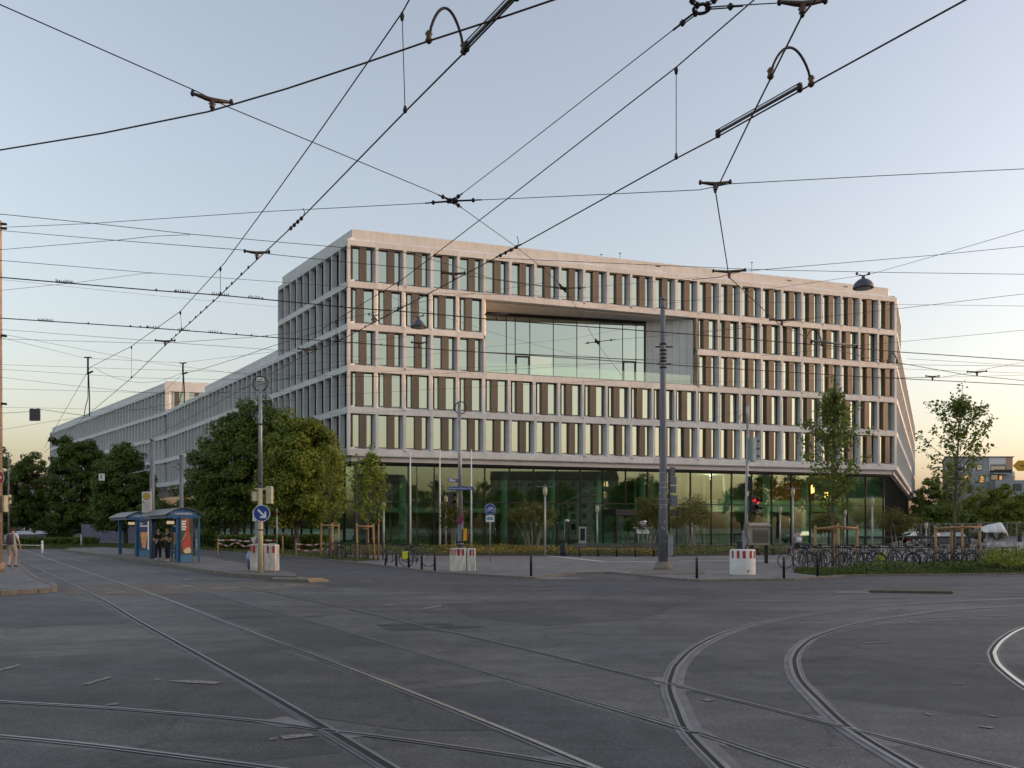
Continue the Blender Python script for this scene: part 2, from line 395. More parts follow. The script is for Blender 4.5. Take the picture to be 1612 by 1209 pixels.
# loggia: soffit, splayed side wall, back glazing, balustrade
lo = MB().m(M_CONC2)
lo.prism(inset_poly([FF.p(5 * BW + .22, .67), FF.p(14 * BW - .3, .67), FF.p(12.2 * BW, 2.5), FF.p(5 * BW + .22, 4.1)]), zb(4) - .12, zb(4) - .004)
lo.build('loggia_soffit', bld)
lo = MB().m(M_CONC)
P0, P1 = FF.p(12.2 * BW, 2.45), FF.p(14 * BW - .31, .30)
fr = Fr(P0, P1); nseg = 7
for k in range(nseg):
    P = [fr.p(fr.L * k / nseg + .008, 0), fr.p(fr.L * (k + 1) / nseg - .008, 0), fr.p(fr.L * (k + 1) / nseg - .008, .25), fr.p(fr.L * k / nseg + .008, .25)]
    q = MB().m(M_CONC).prism(inset_poly(P), zb(2) + .5, zb(4) - .125).build('wall_panel', bld)
GL = Fr(FF.p(5 * BW + .1, 4.0), FF.p(12.2 * BW, 2.45))
gz0, gz1 = zb(2) + .5, zb(4) - .14
gw = MB().m(M_FRAME); cuts = [0, 3.3, 6.1, 7.5, 9.6, 12.1, 13.6, GL.L * .86, GL.L * .93, GL.L]
pxs = [763, 797, 811, 834, 871, 908, 944, 980, 1001, 1014]
cuts = []
for q in pxs:                                            # mullions where the photograph shows them, on the real glass line
    dx = (q - CX) / F; a = GL.o; d = GL.d
    cuts.append(max(0, (dx * a.y - a.x) / (d.x - dx * d.y)))
for c in cuts: gw.box(c - .03, c + .03, -.05, .05, 0, gz1 - gz0)
gw.box(0, GL.L, -.07, .07, gz1 - gz0 - .30, gz1 - gz0).box(0, GL.L, -.04, .04, 2.67, 2.73).box(0, GL.L, -.07, .07, 0, .1)
glz = GL.add('glazing_frame', gw.mesh('glazing_frame'), 0, gz0)
for a, b in zip(cuts[:-1], cuts[1:]):
    inst('pane', MB().m(M_LOGG).box(a + .045, b - .045, -.01, .01, .1, 2.66).mesh('pane'), glz)
    inst('pane', MB().m(M_LOGG).box(a + .045, b - .045, -.01, .01, 2.74, gz1 - gz0 - .3).mesh('pane'), glz)
for a, b in ((cuts[2], cuts[3]), (cuts[7], cuts[8])):
    inst('door_frame', MB().m(M_FRAME).box(a + .05, a + .16, -.1, .0, .1, 2.5).box(b - .16, b - .05, -.1, 0, .1, 2.5).box(a + .05, b - .05, -.1, 0, 2.38, 2.52).mesh('door_frame'), glz)
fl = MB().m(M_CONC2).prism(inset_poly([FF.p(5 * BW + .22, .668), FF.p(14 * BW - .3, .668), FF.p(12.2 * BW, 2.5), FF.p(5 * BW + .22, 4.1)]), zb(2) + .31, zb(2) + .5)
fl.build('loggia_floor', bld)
ba = MB().m(M_BRONZE).box(5 * BW + .24, 13.75 * BW, .22, .42, .50, .66)
bo = FF.add('balustrade', ba.mesh('balustrade'), 0, zb(2))
for t in range(5, 14):
    inst('pane', MB().m(M_BALU).box(t * BW + (.25 if t == 5 else .01), (t + 1) * BW - (.6 if t == 13 else .01), .30, .32, .66, 1.55).mesh('pane'), bo)

# side street facade: near five-storey part, then three storeys
SB = 17.2 / 10
sp_me = MB().m(M_CONC).prism([(-.08, 0), (.09, 0), (.16, .5), (-.16, .5)], .38, PH).mesh('pier')
sband = MB().m(M_CONC).extr_x(BAND, .006, 5 * SB - .006).mesh('spandrel_band')
scorn = MB().m(M_CONC).extr_x(CORN, .006, 5 * SB - .006).mesh('cornice_band')
sw = SB - .32
sw_me = winmesh(sw, ((0, .05), (.66, .74), (sw - .05, sw)))
sp1 = MB().m(M_PANE_SIDE).box(.05, .66, .50, .515, .04, WH - .06).mesh('pane')
sp2 = MB().m(M_BRONZE).box(.74, sw - .05, .40, .49, .04, WH - .06).mesh('shutter_panel')
nb = int(FL.L / SB)
off = FL.L - nb * SB
for t in range(nb):
    u = off + t * SB; tall = t >= nb - 10
    for r in range(5 if tall else 3):
        FL.add('pier', sp_me, u, zb(r))
        wo = FL.add('window', sw_me, u + .16, zb(r) + .72)
        inst('pane', sp1, wo); inst('shutter_panel', sp2, wo)
for g in range(nb // 5 + (1 if nb % 5 else 0)):
    u = FL.L - (g + 1) * 5 * SB; tall = g < 2
    for r in range(5 if tall else 3): FL.add('spandrel_band', sband, u, zb(r))
    FL.add('cornice_band', scorn, u, zb(5 if tall else 3))
i = .62
w2 = MB().m(M_CONC).prism(inset_poly([FL.p(.2, i), FL.p(FL.L - 17.2, i), FL.p(FL.L - 17.2, 18), FL.p(.2, 18)]), zb(0) + .05, zb(3) + .55)
w2.build('wall', bld)
ring([FL.p(20.0, .5), FL.p(FL.L - 17.25, .5)], .3, zb(3) + .6, zb(3) + 1.5, M_CONC).build('parapet', bld)
# far wing, one storey higher, too far to tell its bays apart one by one
FB = 1.72; nf = int(FLe.L / FB)
q = MB().m(M_CONC)
for r in range(4):
    q.extr_x([(a, b + zb(r)) for a, b in BAND], 0, FLe.L)
    for t in range(nf + 1): q.prism([(t * FB - .09, 0.0), (t * FB + .09, 0.0), (t * FB + .16, .5), (t * FB - .16, .5)], zb(r) + .4, zb(r) + PH)
q.extr_x([(a, b + zb(4)) for a, b in CORN], 0, FLe.L)
o = FLe.add('facade_grid', q.mesh('facade_grid')); o['kind'] = 'stuff'
o = FLe.add('window_band', MB().m(M_PANE_SIDE).box(0, FLe.L, .5, .52, zb(0) + .72, zb(4)).mesh('window_band'))
w3 = MB().m(M_CONC).prism(inset_poly([FLe.p(0, i), FLe.p(FLe.L, i), FLe.p(FLe.L, 16), FLe.p(0, 16)]), zb(0) + .05, zb(4) + .6)
w3.build('wall', bld)
ring([FLe.p(0, .5), FLe.p(FLe.L - .4, .5)], .3, zb(4) + .65, zb(4) + 1.5, M_CONC).build('parapet', bld)
fe = Fr(KK, KK + FF.d * 18)                              # its lit end wall above the lower roof
q = MB().m(M_CONC).box(0, 18, .02, .6, zb(3) + .5, zb(3) + .9).box(0, 18, .0, .6, zb(4), zb(4) + 1.5)
for t in range(7): q.box(t * 2.8, t * 2.8 + .55, 0.02, .6, zb(3) + .9, zb(4))
fe.add('end_wall', q.mesh('end_wall'))
q = MB()
for t in range(7): q.m(M_PANE).box(t * 2.8 + .55, t * 2.8 + 2.8, .42, .44, zb(3) + .9, zb(4)).m(M_BRONZE).box(t * 2.8 + 1.3, t * 2.8 + 1.95, .2, .41, zb(3) + .9, zb(4))
fe.add('end_window', q.mesh('end_window'))
# street on the right: four storeys beyond the tall block
q = MB().m(M_CONC); RBW = 2.4; nr = int(FR.L / RBW)
for r in range(5):
    L_ = FR.L if r < 4 else 13.0
    q.extr_x([(a, b + zb(r)) for a, b in BAND], .01, L_)
    for t in range(1, int(L_ / RBW) + 1): q.prism([(t * RBW - .12, 0), (t * RBW + .12, 0), (t * RBW + .2, .5), (t * RBW - .2, .5)], zb(r) + .4, zb(r) + PH)
q.extr_x([(a, b + zb(4)) for a, b in CORN], 13.0, FR.L); q.extr_x([(a, b + zb(5)) for a, b in CORN], .01, 13.0)
o = FR.add('facade_grid', q.mesh('facade_grid')); o['kind'] = 'stuff'
q = MB().m(M_PANE).box(.3, 13, .5, .52, zb(0) + .72, zb(5)).box(13, FR.L, .5, .52, zb(0) + .72, zb(4))
for r in range(4):
    for t in range(nr): q.m(M_BRONZE).box(t * RBW + .8, t * RBW + 1.5, .2, .49, zb(r) + .65, zb(r) + PH)
o = FR.add('window_band', q.mesh('window_band')); o['kind'] = 'stuff'
MB().m(M_CONC).prism(inset_poly([FR.p(13, i), FR.p(FR.L, i), FR.p(FR.L, 16), FR.p(13, 16)]), zb(0) + .05, zb(4) + .7).build('wall', bld)

# ground floor: recessed fascia, soffit, glass wall, lobby
REC = 1.15
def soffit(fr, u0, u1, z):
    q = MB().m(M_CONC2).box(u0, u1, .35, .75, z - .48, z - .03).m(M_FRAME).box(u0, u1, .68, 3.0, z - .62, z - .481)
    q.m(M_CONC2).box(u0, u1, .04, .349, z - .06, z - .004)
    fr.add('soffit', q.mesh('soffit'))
soffit(FF, .36, FF.L - .36, ZB); soffit(FL, 0, FL.L - .36, ZB); soffit(FR, .36, FR.L, ZB)
GH = ZB - .60; TR = 4.15
def gfront(fr, u0, n, bw, name='glass_wall', split=True):
    q = MB().m(M_FRAME)
    for t in range(n + 1): q.box(u0 + t * bw - .035, u0 + t * bw + .035, REC - .12, REC + .08, 0, GH)
    q.box(u0, u0 + n * bw, REC - .05, REC + .06, TR - .05, TR + .05).box(u0, u0 + n * bw, REC - .05, REC + .06, 0, .12).box(u0, u0 + n * bw, REC - .05, REC + .06, GH - .16, GH)
    o = fr.add(name, q.mesh(name))
    lo_ = MB().m(M_LOBBY).box(.035, bw - .035, REC, REC + .02, .12, TR - .05).mesh('pane'); hi_ = MB().m(M_LOBBY).box(.035, bw - .035, REC, REC + .02, TR + .05, GH - .16).mesh('pane')
    for t in range(n):
        inst('pane', lo_, o, (u0 + t * bw, 0, 0)); inst('pane', hi_, o, (u0 + t * bw, 0, 0))
gb = (FF.L - 1.5) / 24
gfront(FF, .75, 24, gb)
gfront(FL, FL.L - .75 - 20 * 2.6, 20, 2.6)
gfront(FR, .75, 30, 2.9)
M_LFLOOR = mat('lobby_floor', (.30, .30, .27), .35, var=.15, vscale=1)
M_LWALL = mat('lobby_wall', (.28, .28, .21), .7, var=.2, vscale=.4)
M_LCEIL = mat('lobby_ceiling', (.5, .5, .46), .8)
M_LCOL = mat('lobby_column', (.40, .43, .37), .5, var=.05)
M_TIMB = mat('lobby_oak', (.24, .11, .04), .5, var=.25, vscale=2)
q = MB().m(M_LFLOOR).box(1.0, FF.L - 1.0, REC + .1, 16, .02, .06); FF.add('lobby_floor', q.mesh('lobby_floor'))
q = MB().m(M_LCEIL).box(1.0, FF.L - 1.0, REC + .1, 16, GH - .05, GH + .1); FF.add('lobby_ceiling', q.mesh('lobby_ceiling'))
q = MB().m(M_LWALL).box(1.0, FF.L - 1.0, 13, 13.3, .06, GH - .05)
for t in range(8): q.m(M_BLACK).box(3 + t * 7, 5.4 + t * 7, 12.93, 12.99, .1, 2.6)
FF.add('lobby_back_wall', q.mesh('lobby_back_wall'))
colm = MB().m(M_LCOL).lathe([(.34, .06), (.34, GH - .05)], n=20).mesh('column')
for t in range(1, 12): FF.add('column', colm, t * 4.8 + .6, 0, 3.3)
for t in (4, 5, 6, 7, 8, 9): FF.add('column', MB().m(M_LCOL).lathe([(.16, .06), (.16, GH - .05)], n=12).mesh('column'), t * 4.1 + 2, 0, 7.5)
q = MB().m(M_LCEIL).box(14.6 * BW, FF.L - 1.6, 4.6, 12.9, 3.55, 3.95)
FF.add('mezzanine', q.mesh('mezzanine'))
M_BAL2 = mat('pale_green_balustrade', (.42, .52, .44), .25)
q = MB().m(M_BAL2)
for t in range(8): q.box(14.6 * BW + t * 2.55, 14.6 * BW + t * 2.55 + 2.45, 4.5, 4.56, 3.6, 4.75)
FF.add('mezzanine_balustrade', q.mesh('mezzanine_balustrade'))
q = MB().m(M_LWALL).box(13.6 * BW, 20 * BW, 8.5, 8.7, 3.95, GH - .1).m(M_TIMB).box(18.5 * BW, 22 * BW, 7.2, 7.5, 3.96, GH - .4)
FF.add('gallery_wall', q.mesh('gallery_wall'))
st = MB().m(M_LCEIL)
for k in range(24): st.box(8.3 * BW + k * .32, 8.3 * BW + k * .32 + .34, 6, 8, 3.3 + k * .155, 3.48 + k * .155)
FF.add('stair', st.mesh('stair'))
q = MB().m(M_LCEIL).box(2 * BW, 9 * BW, 6.0, 12.9, 3.3, 3.75); FF.add('mezzanine', q.mesh('mezzanine'))
q = MB().m(M_BLACK).box(10.1 * BW, 12.8 * BW, -1.4, 1.0, 3.0, 3.55).m(M_TIMB).box(12.8 * BW, 12.8 * BW + .9, -1.2, 1.0, 3.0, 3.5)
for a in (10.15, 11.0, 11.9, 12.75): q.m(M_FRAME).box(a * BW - .05, a * BW + .05, -1.3, -1.2, .06, 3.0)
ent = FF.add('entrance_porch', q.mesh('entrance_porch'))
for a, b in ((10.2, 10.95), (11.05, 11.85), (11.95, 12.7)): inst('pane', MB().m(M_LOBBY).box(a * BW, b * BW, -1.26, -1.24, .08, 2.98).mesh('pane'), ent)
M_LAMP = mat('lit_downlight', (1, 1, 1), emit=((1, .93, .8), 6)); M_LAMPW = mat('lit_warm_lamp', (1, .5, .2), emit=((1, .42, .1), 1.6))
for (px, py) in ((1119, 749), (1140, 818), (1245, 818), (1050, 742)):
    Y = FF.p(0, 0).y + 16; p = Vector((DX(px, 88), 88, ZH(py, 88)))
    MB().m(M_LAMP).lathe([(.0, -.06), (.085, -.05), (.085, 0), (0, .002)], n=10).build('downlight', bld, p - C0)
    ld = bpy.data.lights.new('downlight_light', 'POINT'); ld.energy = 14; ld.color = (1, .86, .62); ld.shadow_soft_size = .12
    lo_b = bpy.data.objects.new('downlight_light', ld); place(lo_b, bld, p - C0 + Vector((0, 0, -.25)))
for (px, py, w_, h_) in ((1278, 770, .5, .9), (1303, 779, .6, .8)):
    p = Vector((DX(px, 92), 92, ZH(py, 92)))
    MB().m(M_LAMPW).lathe([(.05, -h_ / 2), (w_ / 2, -h_ / 2 + .1), (w_ / 2, h_ / 2 - .1), (.05, h_ / 2)], n=14).build('pendant_lamp', bld, p - C0)
# roof aerials
for px, py0, py1, Y in ((979, 390, 412, 84), (1190, 405, 440, 88), (949, 392, 412, 84)):
    MB().m(M_GREYMET).tube([(0, 0, 0), (0, 0, ZH(py0, Y) - 26.6)], .03, 5).box(-.12, .12, -.02, .02, ZH(py0, Y) - 26.7, ZH(py0, Y) - 26.62).build('roof_aerial', bld, Vector((DX(px, Y), Y + 1.5, 26.6)) - C0)

# ---------------------------------------------------------------- ground, road, pavements, rails
gs = 1800
def struct(o, k='structure'): o['kind'] = k; return o
struct(MB().m(M_ASPH).sheet([(-gs, -gs, 0), (gs, -gs, 0), (gs, gs, 0), (-gs, gs, 0)]).build('ground'))
def gsheet(name, pxs, z, m_, parent=None):
    q = MB().m(m_).sheet([(*W(x, y)[:2], z) for x, y in pxs])
    o = q.build(name, parent)
    if parent is None: struct(o)
    return o
def gprism(pxs, z1, m_, z0=-.05): return MB().m(m_).prism([tuple(W(x, y)[:2]) for x, y in pxs], z0, z1)
def smooth(pts, n=8):
    """Catmull-Rom through ground points"""
    P = [Vector(p) for p in pts]; P = [P[0] * 2 - P[1]] + P + [P[-1] * 2 - P[-2]]; out = []
    for a in range(1, len(P) - 2):
        for k in range(n):
            t = k / n; p0, p1, p2, p3 = P[a - 1:a + 3]
            out.append(.5 * ((2 * p1) + (p2 - p0) * t + (2 * p0 - 5 * p1 + 4 * p2 - p3) * t * t + (3 * p1 - p0 - 3 * p2 + p3) * t ** 3))
    out.append(P[-2]); return out
road = gsheet('road', [(-40, 858), (150, 860.5), (330, 867), (480, 878.5), (600, 891.5), (690, 903), (760, 907), (840, 912), (950, 911), (1010, 914), (1100, 916), (1250, 914),
        (1330, 908), (1612, 905), (1900, 903), (1900, 919), (1612, 921), (1400, 926), (1200, 931), (1000, 928), (800, 933), (600, 930), (520, 922), (470, 912), (330, 884), (235, 869), (150, 864), (-40, 862)], .004, M_ASPH2)
plaza_edge = [(-40, 857.9), (150, 860.4), (330, 866.9), (480, 878.4), (600, 891.4), (690, 902.9), (760, 906.9), (840, 911.9), (905, 904), (960, 903), (1010, 908), (1060, 913), (1100, 915.9), (1250, 913.9), (1330, 907.9), (1612, 904.9), (1900, 902.9)]
pl = [W(x, y) for x, y in plaza_edge]
far_ = [(260, 175), (260, 420), (-200, 420), (-200, 90)]
struct(MB().m(M_PLAZA).sheet([(p.x, p.y, .008) for p in pl] + [(x, y, .008) for x, y in far_]).build('pavement'))
# kerb stones along the pavement edge, one by one
kp = []
for a, b in zip(pl[:-1], pl[1:]):
    n = max(1, int((b - a).length / 1.0))
    for k in range(n): kp.append((a.lerp(b, k / n), a.lerp(b, (k + 1) / n)))
kerb = empty('kerb', pl[4]); struct(kerb)
vis = [s for s in kp if s[0].y < 60 and -22 < s[0].x < 26]
for a, b in vis[:160]:
    d = (b - a); L = d.length; rz = math.atan2(d.y, d.x)
    MB().m(M_KERB).box(.008, L - .008, -.02, .13, -.02, .075).build('kerb_stone', kerb, a - pl[4], rz)
# plaza paint lines
for pts, wd in (([(860, 875.2), (905, 879.5), (950, 884.3), (1036, 884.5)], .16), ([(1072, 883.3), (1240, 882.6)], .13)):
    g = [W(*p) for p in pts]; q = MB().m(M_WHITE)
    for a, b in zip(g[:-1], g[1:]):
        n_ = Vector((-(b - a).y, (b - a).x, 0)).normalized() * wd
        q.sheet([a - n_ + Vector((0, 0, .013)), b - n_ + Vector((0, 0, .013)), b + n_ + Vector((0, 0, .013)), a + n_ + Vector((0, 0, .013))])
    q.build('road_marking', road)
# raised pavement at the left and the tram platform with the shelter
isl = [(-160, 941), (0, 937.5), (60, 934.5), (90, 931), (88, 926), (62, 916.5), (44, 903), (33, 892), (26, 883), (10, 879), (-160, 879)]
struct(gprism(isl, .12, M_PAVE).build('pavement'))
ik = empty('kerb', W(60, 934)); struct(ik)
IK = [W(x, y) for x, y in isl[:9]]
for a, b in zip(IK[:-1], IK[1:]):
    n = max(1, int((b - a).length / 1.0))
    for k in range(n):
        p, r_ = a.lerp(b, k / n), a.lerp(b, (k + 1) / n); d = r_ - p
        MB().m(M_KERB).box(.01, d.length - .01, -.03, .14, -.03, .135).build('kerb_stone', ik, p - W(60, 934), math.atan2(d.y, d.x))
plat = [(100, 868.5), (128, 871.5), (180, 878.5), (240, 887.5), (290, 896), (335, 904.5), (375, 909), (430, 912.5), (468, 914), (466, 909), (440, 902.5), (330, 880.5), (235, 868), (160, 863.5), (110, 865)]
PZ = .14
struct(gprism(plat, PZ, M_PAVE).build('tram_platform'))
pk = empty('kerb', W(240, 887)); struct(pk)
PK = [W(x, y) for x, y in plat[:9]]
for a, b in zip(PK[:-1], PK[1:]):
    n = max(1, int((b - a).length / 1.2))
    for k in range(n):
        p, r_ = a.lerp(b, k / n), a.lerp(b, (k + 1) / n); d = r_ - p
        MB().m(M_KERB).box(.01, d.length - .01, -.03, .15, -.03, PZ + .012).build('kerb_stone', pk, p - W(240, 887), math.atan2(d.y, d.x))
M_KYEL = mat('yellowed_kerb_end', (.34, .24, .11), .8, var=.3, vscale=6)
struct(gprism([(428, 915.5), (485, 917), (480, 912), (430, 911)], .10, M_KERB).build('kerb'))
struct(gprism([(486, 917), (518, 915.5), (505, 911.5), (482, 912)], .05, M_KYEL).build('kerb'))
struct(gprism([(1368, 933), (1500, 935), (1498, 930.5), (1400, 929.5)], .07, mat('mossy_island', (.10, .09, .06), .9, var=.4, vscale=3)).build('traffic_island'))
struct(gprism([(990, 905), (1110, 904), (1105, 897.5), (1000, 898)], .03, M_KERB).build('mast_foundation_slab'))

# repairs of different age in the asphalt of the junction
for k_, (P_, m_) in enumerate((([(1262, 1036), (1400, 1041), (1575, 1048), (1700, 1060), (1700, 1125), (1560, 1130), (1420, 1112), (1310, 1100), (1262, 1062)], M_ASPH4), ([(1300, 1000), (1380, 984), (1500, 975), (1620, 972), (1700, 980), (1600, 996), (1570, 1024), (1572, 1044), (1420, 1039), (1272, 1034), (1275, 1015)], M_ASPH3),
        ([(-60, 1040), (240, 1024), (290, 1030), (400, 1092), (470, 1134), (380, 1128), (180, 1111), (-60, 1098)], M_ASPH4), ([(-60, 1110), (180, 1121), (395, 1140), (490, 1152), (540, 1185), (400, 1198), (160, 1168), (-60, 1150)], M_ASPH4), ([(-60, 1165), (160, 1182), (380, 1212), (380, 1260), (-60, 1260)], M_ASPH3),
        ([(-60, 940), (60, 938), (150, 948), (205, 979), (-60, 992)], M_ASPH3), ([(250, 935), (330, 934), (450, 970), (610, 1010), (780, 1062), (640, 1078), (430, 1000)], M_ASPH4), ([(640, 1085), (790, 1072), (1050, 1148), (1120, 1209), (950, 1209), (820, 1155)], M_ASPH3), ([(700, 950), (900, 944), (1080, 950), (1010, 975), (860, 985), (740, 972)], M_ASPH4), ([(300, 1030), (420, 1016), (600, 1078), (780, 1150), (640, 1150), (500, 1130)], M_ASPH4))):
    gsheet('asphalt_patch', P_, .0012 + .0002 * k_, m_, road)
gsheet('paving_band', [(92, 929), (110, 922), (240, 918), (330, 917), (470, 918), (520, 923), (440, 929), (330, 933), (230, 937), (110, 937)], .0042, M_SETT, road)
# grooved tram rails, each one laid through its real line on the ground
def strip(q, pts, o0, o1, z):
    n = len(pts); L = []; Rr = []
    for i, p in enumerate(pts):
        t = (pts[min(i + 1, n - 1)] - pts[max(i - 1, 0)]).normalized(); nn = Vector((-t.y, t.x, 0))
        L.append((*(p + nn * o0)[:2], z)); Rr.append((*(p + nn * o1)[:2], z))
    for i in range(n - 1): q.sheet([L[i], L[i + 1], Rr[i + 1], Rr[i]])
def rail(pxs, side=1, grout=.0, m_=None, n=8, hw=.032, gw=.04, lw=.018):
    pts = smooth([W(x, y) for x, y in pxs], n); s = side
    q = MB()
    if grout: q.m(M_SEAM); strip(q, pts, -s * (hw + grout), s * (gw + lw + grout * .55), .0045)
    q.m(M_GROOVE); strip(q, pts, 0, s * gw, .0062)
    q.m(m_ or M_RAIL); strip(q, pts, -s * hw, 0, .009); q.m(M_RAIL); strip(q, pts, s * gw, s * (gw + lw), .0082)
    return q.build('tram_rail', road)
RA = [(-25, 861), (27, 882), (131.5, 930.7), (211, 976.6), (355, 1058.5), (506.7, 1148), (606, 1209), (730, 1286)]
RB = [(20, 858), (60, 874), (139, 902), (228, 931.6), (397, 996.5), (458, 1019), (623, 1082), (797, 1151.7), (924, 1205), (1060, 1262)]
RC = [(35, 860), (92, 875), (248, 911), (322.6, 930.7), (397, 953), (467, 972), (797, 1067), (1085, 1151.7), (1197, 1187.7), (1400, 1252)]
RD = [(100, 866), (160, 878), (268, 901.5), (347, 917), (524, 953), (648, 981.7), (797, 1014.7), (1043, 1074.8), (1197, 1112), (1333.6, 1146.7), (1584, 1207.5), (1760, 1252)]
rail(RA, 1, .03, M_RAILD, 8, .034, .065, .026); rail(RB, -1, .02, M_RAILB, 8, .046, .036, .018); rail(RC, 1, .01, None, 8, .034, .036, .016); rail(RD, -1, .01, None, 8, .032, .032, .016)
R1 = [(1700, 938), (1609, 942), (1435, 950.6), (1318.7, 961.7), (1212, 978), (1147.4, 995.2), (1097.8, 1018.8), (1070.5, 1043.6), (1061.8, 1058.6), (1056.8, 1083.4), (1068, 1115.7), (1085, 1151.7), (1140, 1209), (1205, 1270)]
R2 = [(1700, 949.5), (1609, 953.8), (1497.4, 960.5), (1415.5, 970.4), (1351, 981.6), (1286.4, 1001.4), (1260, 1018), (1249, 1033.7), (1248, 1048), (1256.7, 1071), (1286.4, 1103.3), (1333.6, 1146.7), (1435.3, 1209), (1540, 1268)]
R3 = [(1720, 968), (1660, 976), (1609, 989), (1579, 1006), (1564, 1024), (1564, 1034), (1573, 1050), (1612, 1081), (1690, 1127)]
rail(R1, -1, .095, None, 8, .05, .046, .026); rail(R2, 1, .07, None, 8, .046, .05, .026); rail(R3, -1, .04, M_RAILB, 8, .05, .045, .02)
rail([(-40, 1101.5), (0, 1104.5), (183.6, 1115.7), (397, 1134), (506.7, 1149), (623, 1163), (797, 1187.7), (911, 1207.5), (1020, 1228)], -1, .0)
rail([(-40, 1155), (0, 1159), (158.8, 1175), (397, 1205), (520, 1222)], -1, .0)
rail([(1428, 974.5), (1520, 971.5), (1609, 968.7), (1760, 965)], 1)
rail([(1331, 944.5), (1450, 941), (1612, 938), (1760, 936)], 1)
# cast crossing plates and grout fans where rails meet, joints, worn paint, bitumen patches
def flat(name, polys, m_, z):
    q = MB().m(m_)
    for P in polys: q.sheet([(*W(x, y)[:2], z) for x, y in P])
    return q.build(name, road)
flat('crossing_plate', [[(1020, 1066), (1045, 1066), (1052, 1079), (1032, 1079)], [(1068, 1073), (1100, 1087), (1072, 1090)], [(1040, 1131), (1062, 1131), (1084, 1150), (1055, 1146)],
      [(1095, 1140), (1130, 1160), (1150, 1180), (1118, 1168)], [(1280, 1128), (1310, 1128), (1336, 1144), (1305, 1140)], [(1345, 1150), (1395, 1166), (1425, 1174), (1405, 1177), (1380, 1170)],
      [(400, 1137), (450, 1128), (500, 1146), (440, 1145)], [(515, 1150), (580, 1159), (545, 1163)], [(845, 1192), (885, 1191), (912, 1206)]], M_SEAM, .0043)
def seam(p0, p1, wd):
    a, b = W(*p0), W(*p1); n_ = Vector((-(b - a).y, (b - a).x, 0)).normalized() * wd / 2; z = Vector((0, 0, .0035))
    return [a - n_ + z, b - n_ + z, b + n_ + z, a + n_ + z]
q = MB().m(M_SEAM)
for p0, p1, wd in (((-20, 1035), (262, 1019), .035), ((262, 1019), (430, 1012), .03), ((-20, 1019), (200, 1008), .03), ((200, 1008), (400, 998.5), .03), ((-20, 990), (210, 980), .025), ((1262, 1035), (1580, 1047), .03), ((870, 1066), (1040, 1058), .02)):
    q.sheet(seam(p0, p1, wd))
q.build('asphalt_joint', road)
flat('bitumen_patch', [[(591, 983), (650, 982), (664, 985.5), (600, 987)], [(602, 988.5), (664, 987), (682, 992), (615, 993)], [(655, 981.5), (711, 981.5), (716, 984), (664, 984.5)], [(672, 988), (700, 985), (764, 986), (750, 988.5), (690, 990.5)],
      [(345, 972), (400, 969), (460, 971), (400, 974), (352, 974.5)], [(468, 971), (511, 968.5), (508, 971), (480, 972.5)], [(1066, 1140), (1118, 1160), (1128, 1168), (1110, 1156)]], M_PATCH, .0032)
def ragged(P, k=5):
    out = []
    for (a, b) in zip(P, P[1:] + P[:1]):
        for j in range(k):
            t = j / k; out.append((a[0] + (b[0] - a[0]) * t + random.uniform(-1, 1), a[1] + (b[1] - a[1]) * t + random.uniform(-.35, .35)))
    return out
marks = [[(264, 1073), (300, 1071), (355, 1075), (338, 1078), (300, 1076)], [(124, 1079), (172, 1066), (176, 1068), (140, 1078)], [(164, 1111), (185, 1107), (186, 1110), (166, 1112)], [(441, 1160), (488, 1156), (496, 1160), (446, 1165)], [(424, 1164), (436, 1162.5), (437, 1164.5), (425, 1166)],
         [(243, 1070), (252, 1069), (253, 1071), (244, 1072)], [(0, 1054), (30, 1046), (32, 1049), (0, 1057)], [(166, 933), (196, 931), (200, 932.5), (168, 935)], [(158, 929), (172, 928), (173, 929), (159, 930)], [(260, 924.5), (300, 922), (302, 924), (262, 926)], [(330, 926.5), (375, 924), (377, 926), (332, 928)],
         [(412, 925), (434, 923.5), (432, 926), (414, 926.5)], [(446, 922), (468, 920), (466, 922), (448, 923.5)], [(569, 915), (585, 914.5), (585, 915.5), (569, 916)], [(664, 958), (694, 953), (695, 955), (665, 959.5)], [(606, 952), (620, 951), (620, 953), (607, 953.5)], [(1105, 1102), (1114, 1100.5), (1126, 1103), (1112, 1105)],
         [(1500, 1076.5), (1518, 1077), (1518, 1078), (1500, 1078)], [(684, 1025), (698, 1024.5), (697, 1026.5), (686, 1026.5)], [(1315, 932), (1372, 932.5), (1370, 934.5), (1316, 934)], [(815, 908.5), (860, 907), (925, 911), (880, 912), (820, 911)], [(1430, 979), (1450, 981), (1448, 982.3), (1432, 981)],
         [(1450, 1120), (1470, 1127), (1464, 1128)], [(1540, 1143), (1566, 1146), (1560, 1148), (1542, 1145)], [(1550, 1125), (1570, 1128), (1566, 1130)], [(1360, 1012), (1410, 1011), (1409, 1012.3), (1361, 1013.2)]]
for P in marks: flat('road_marking', [ragged(P)], M_MARK, .0095)

# ---------------------------------------------------------------- overhead line
def wire(label, pts, r=.008, name='overhead_wire', m_=None, sag=0.0, parent=None, group=None):
    P = [W(*p) for p in pts]; path = []
    def off(p): return p[0] < 16 or p[0] > 1600 or p[1] < 0
    if parent is None and off(pts[-1]): P.append(P[-1] + (P[-1] - P[-2]).normalized() * 16)     # spans run on past the picture edge
    if parent is None and off(pts[0]): P.insert(0, P[0] + (P[0] - P[1]).normalized() * 16)
    for a, b in zip(P[:-1], P[1:]):
        n = max(1, min(10, int((b - a).length / 2.0)))
        for k in range(n):
            t = k / n; q = a.lerp(b, t); q.z -= sag * 4 * t * (1 - t); path.append(q)
    path.append(P[-1]); base = path[0].copy()
    o = MB().m(m_ or M_WIRE).tube([p - base for p in path], r * .88, 5, cap=True).build(name, parent, base if parent is None else base - parent.location)
    if parent is None: tag(o, label, 'overhead wire', group)
    return o
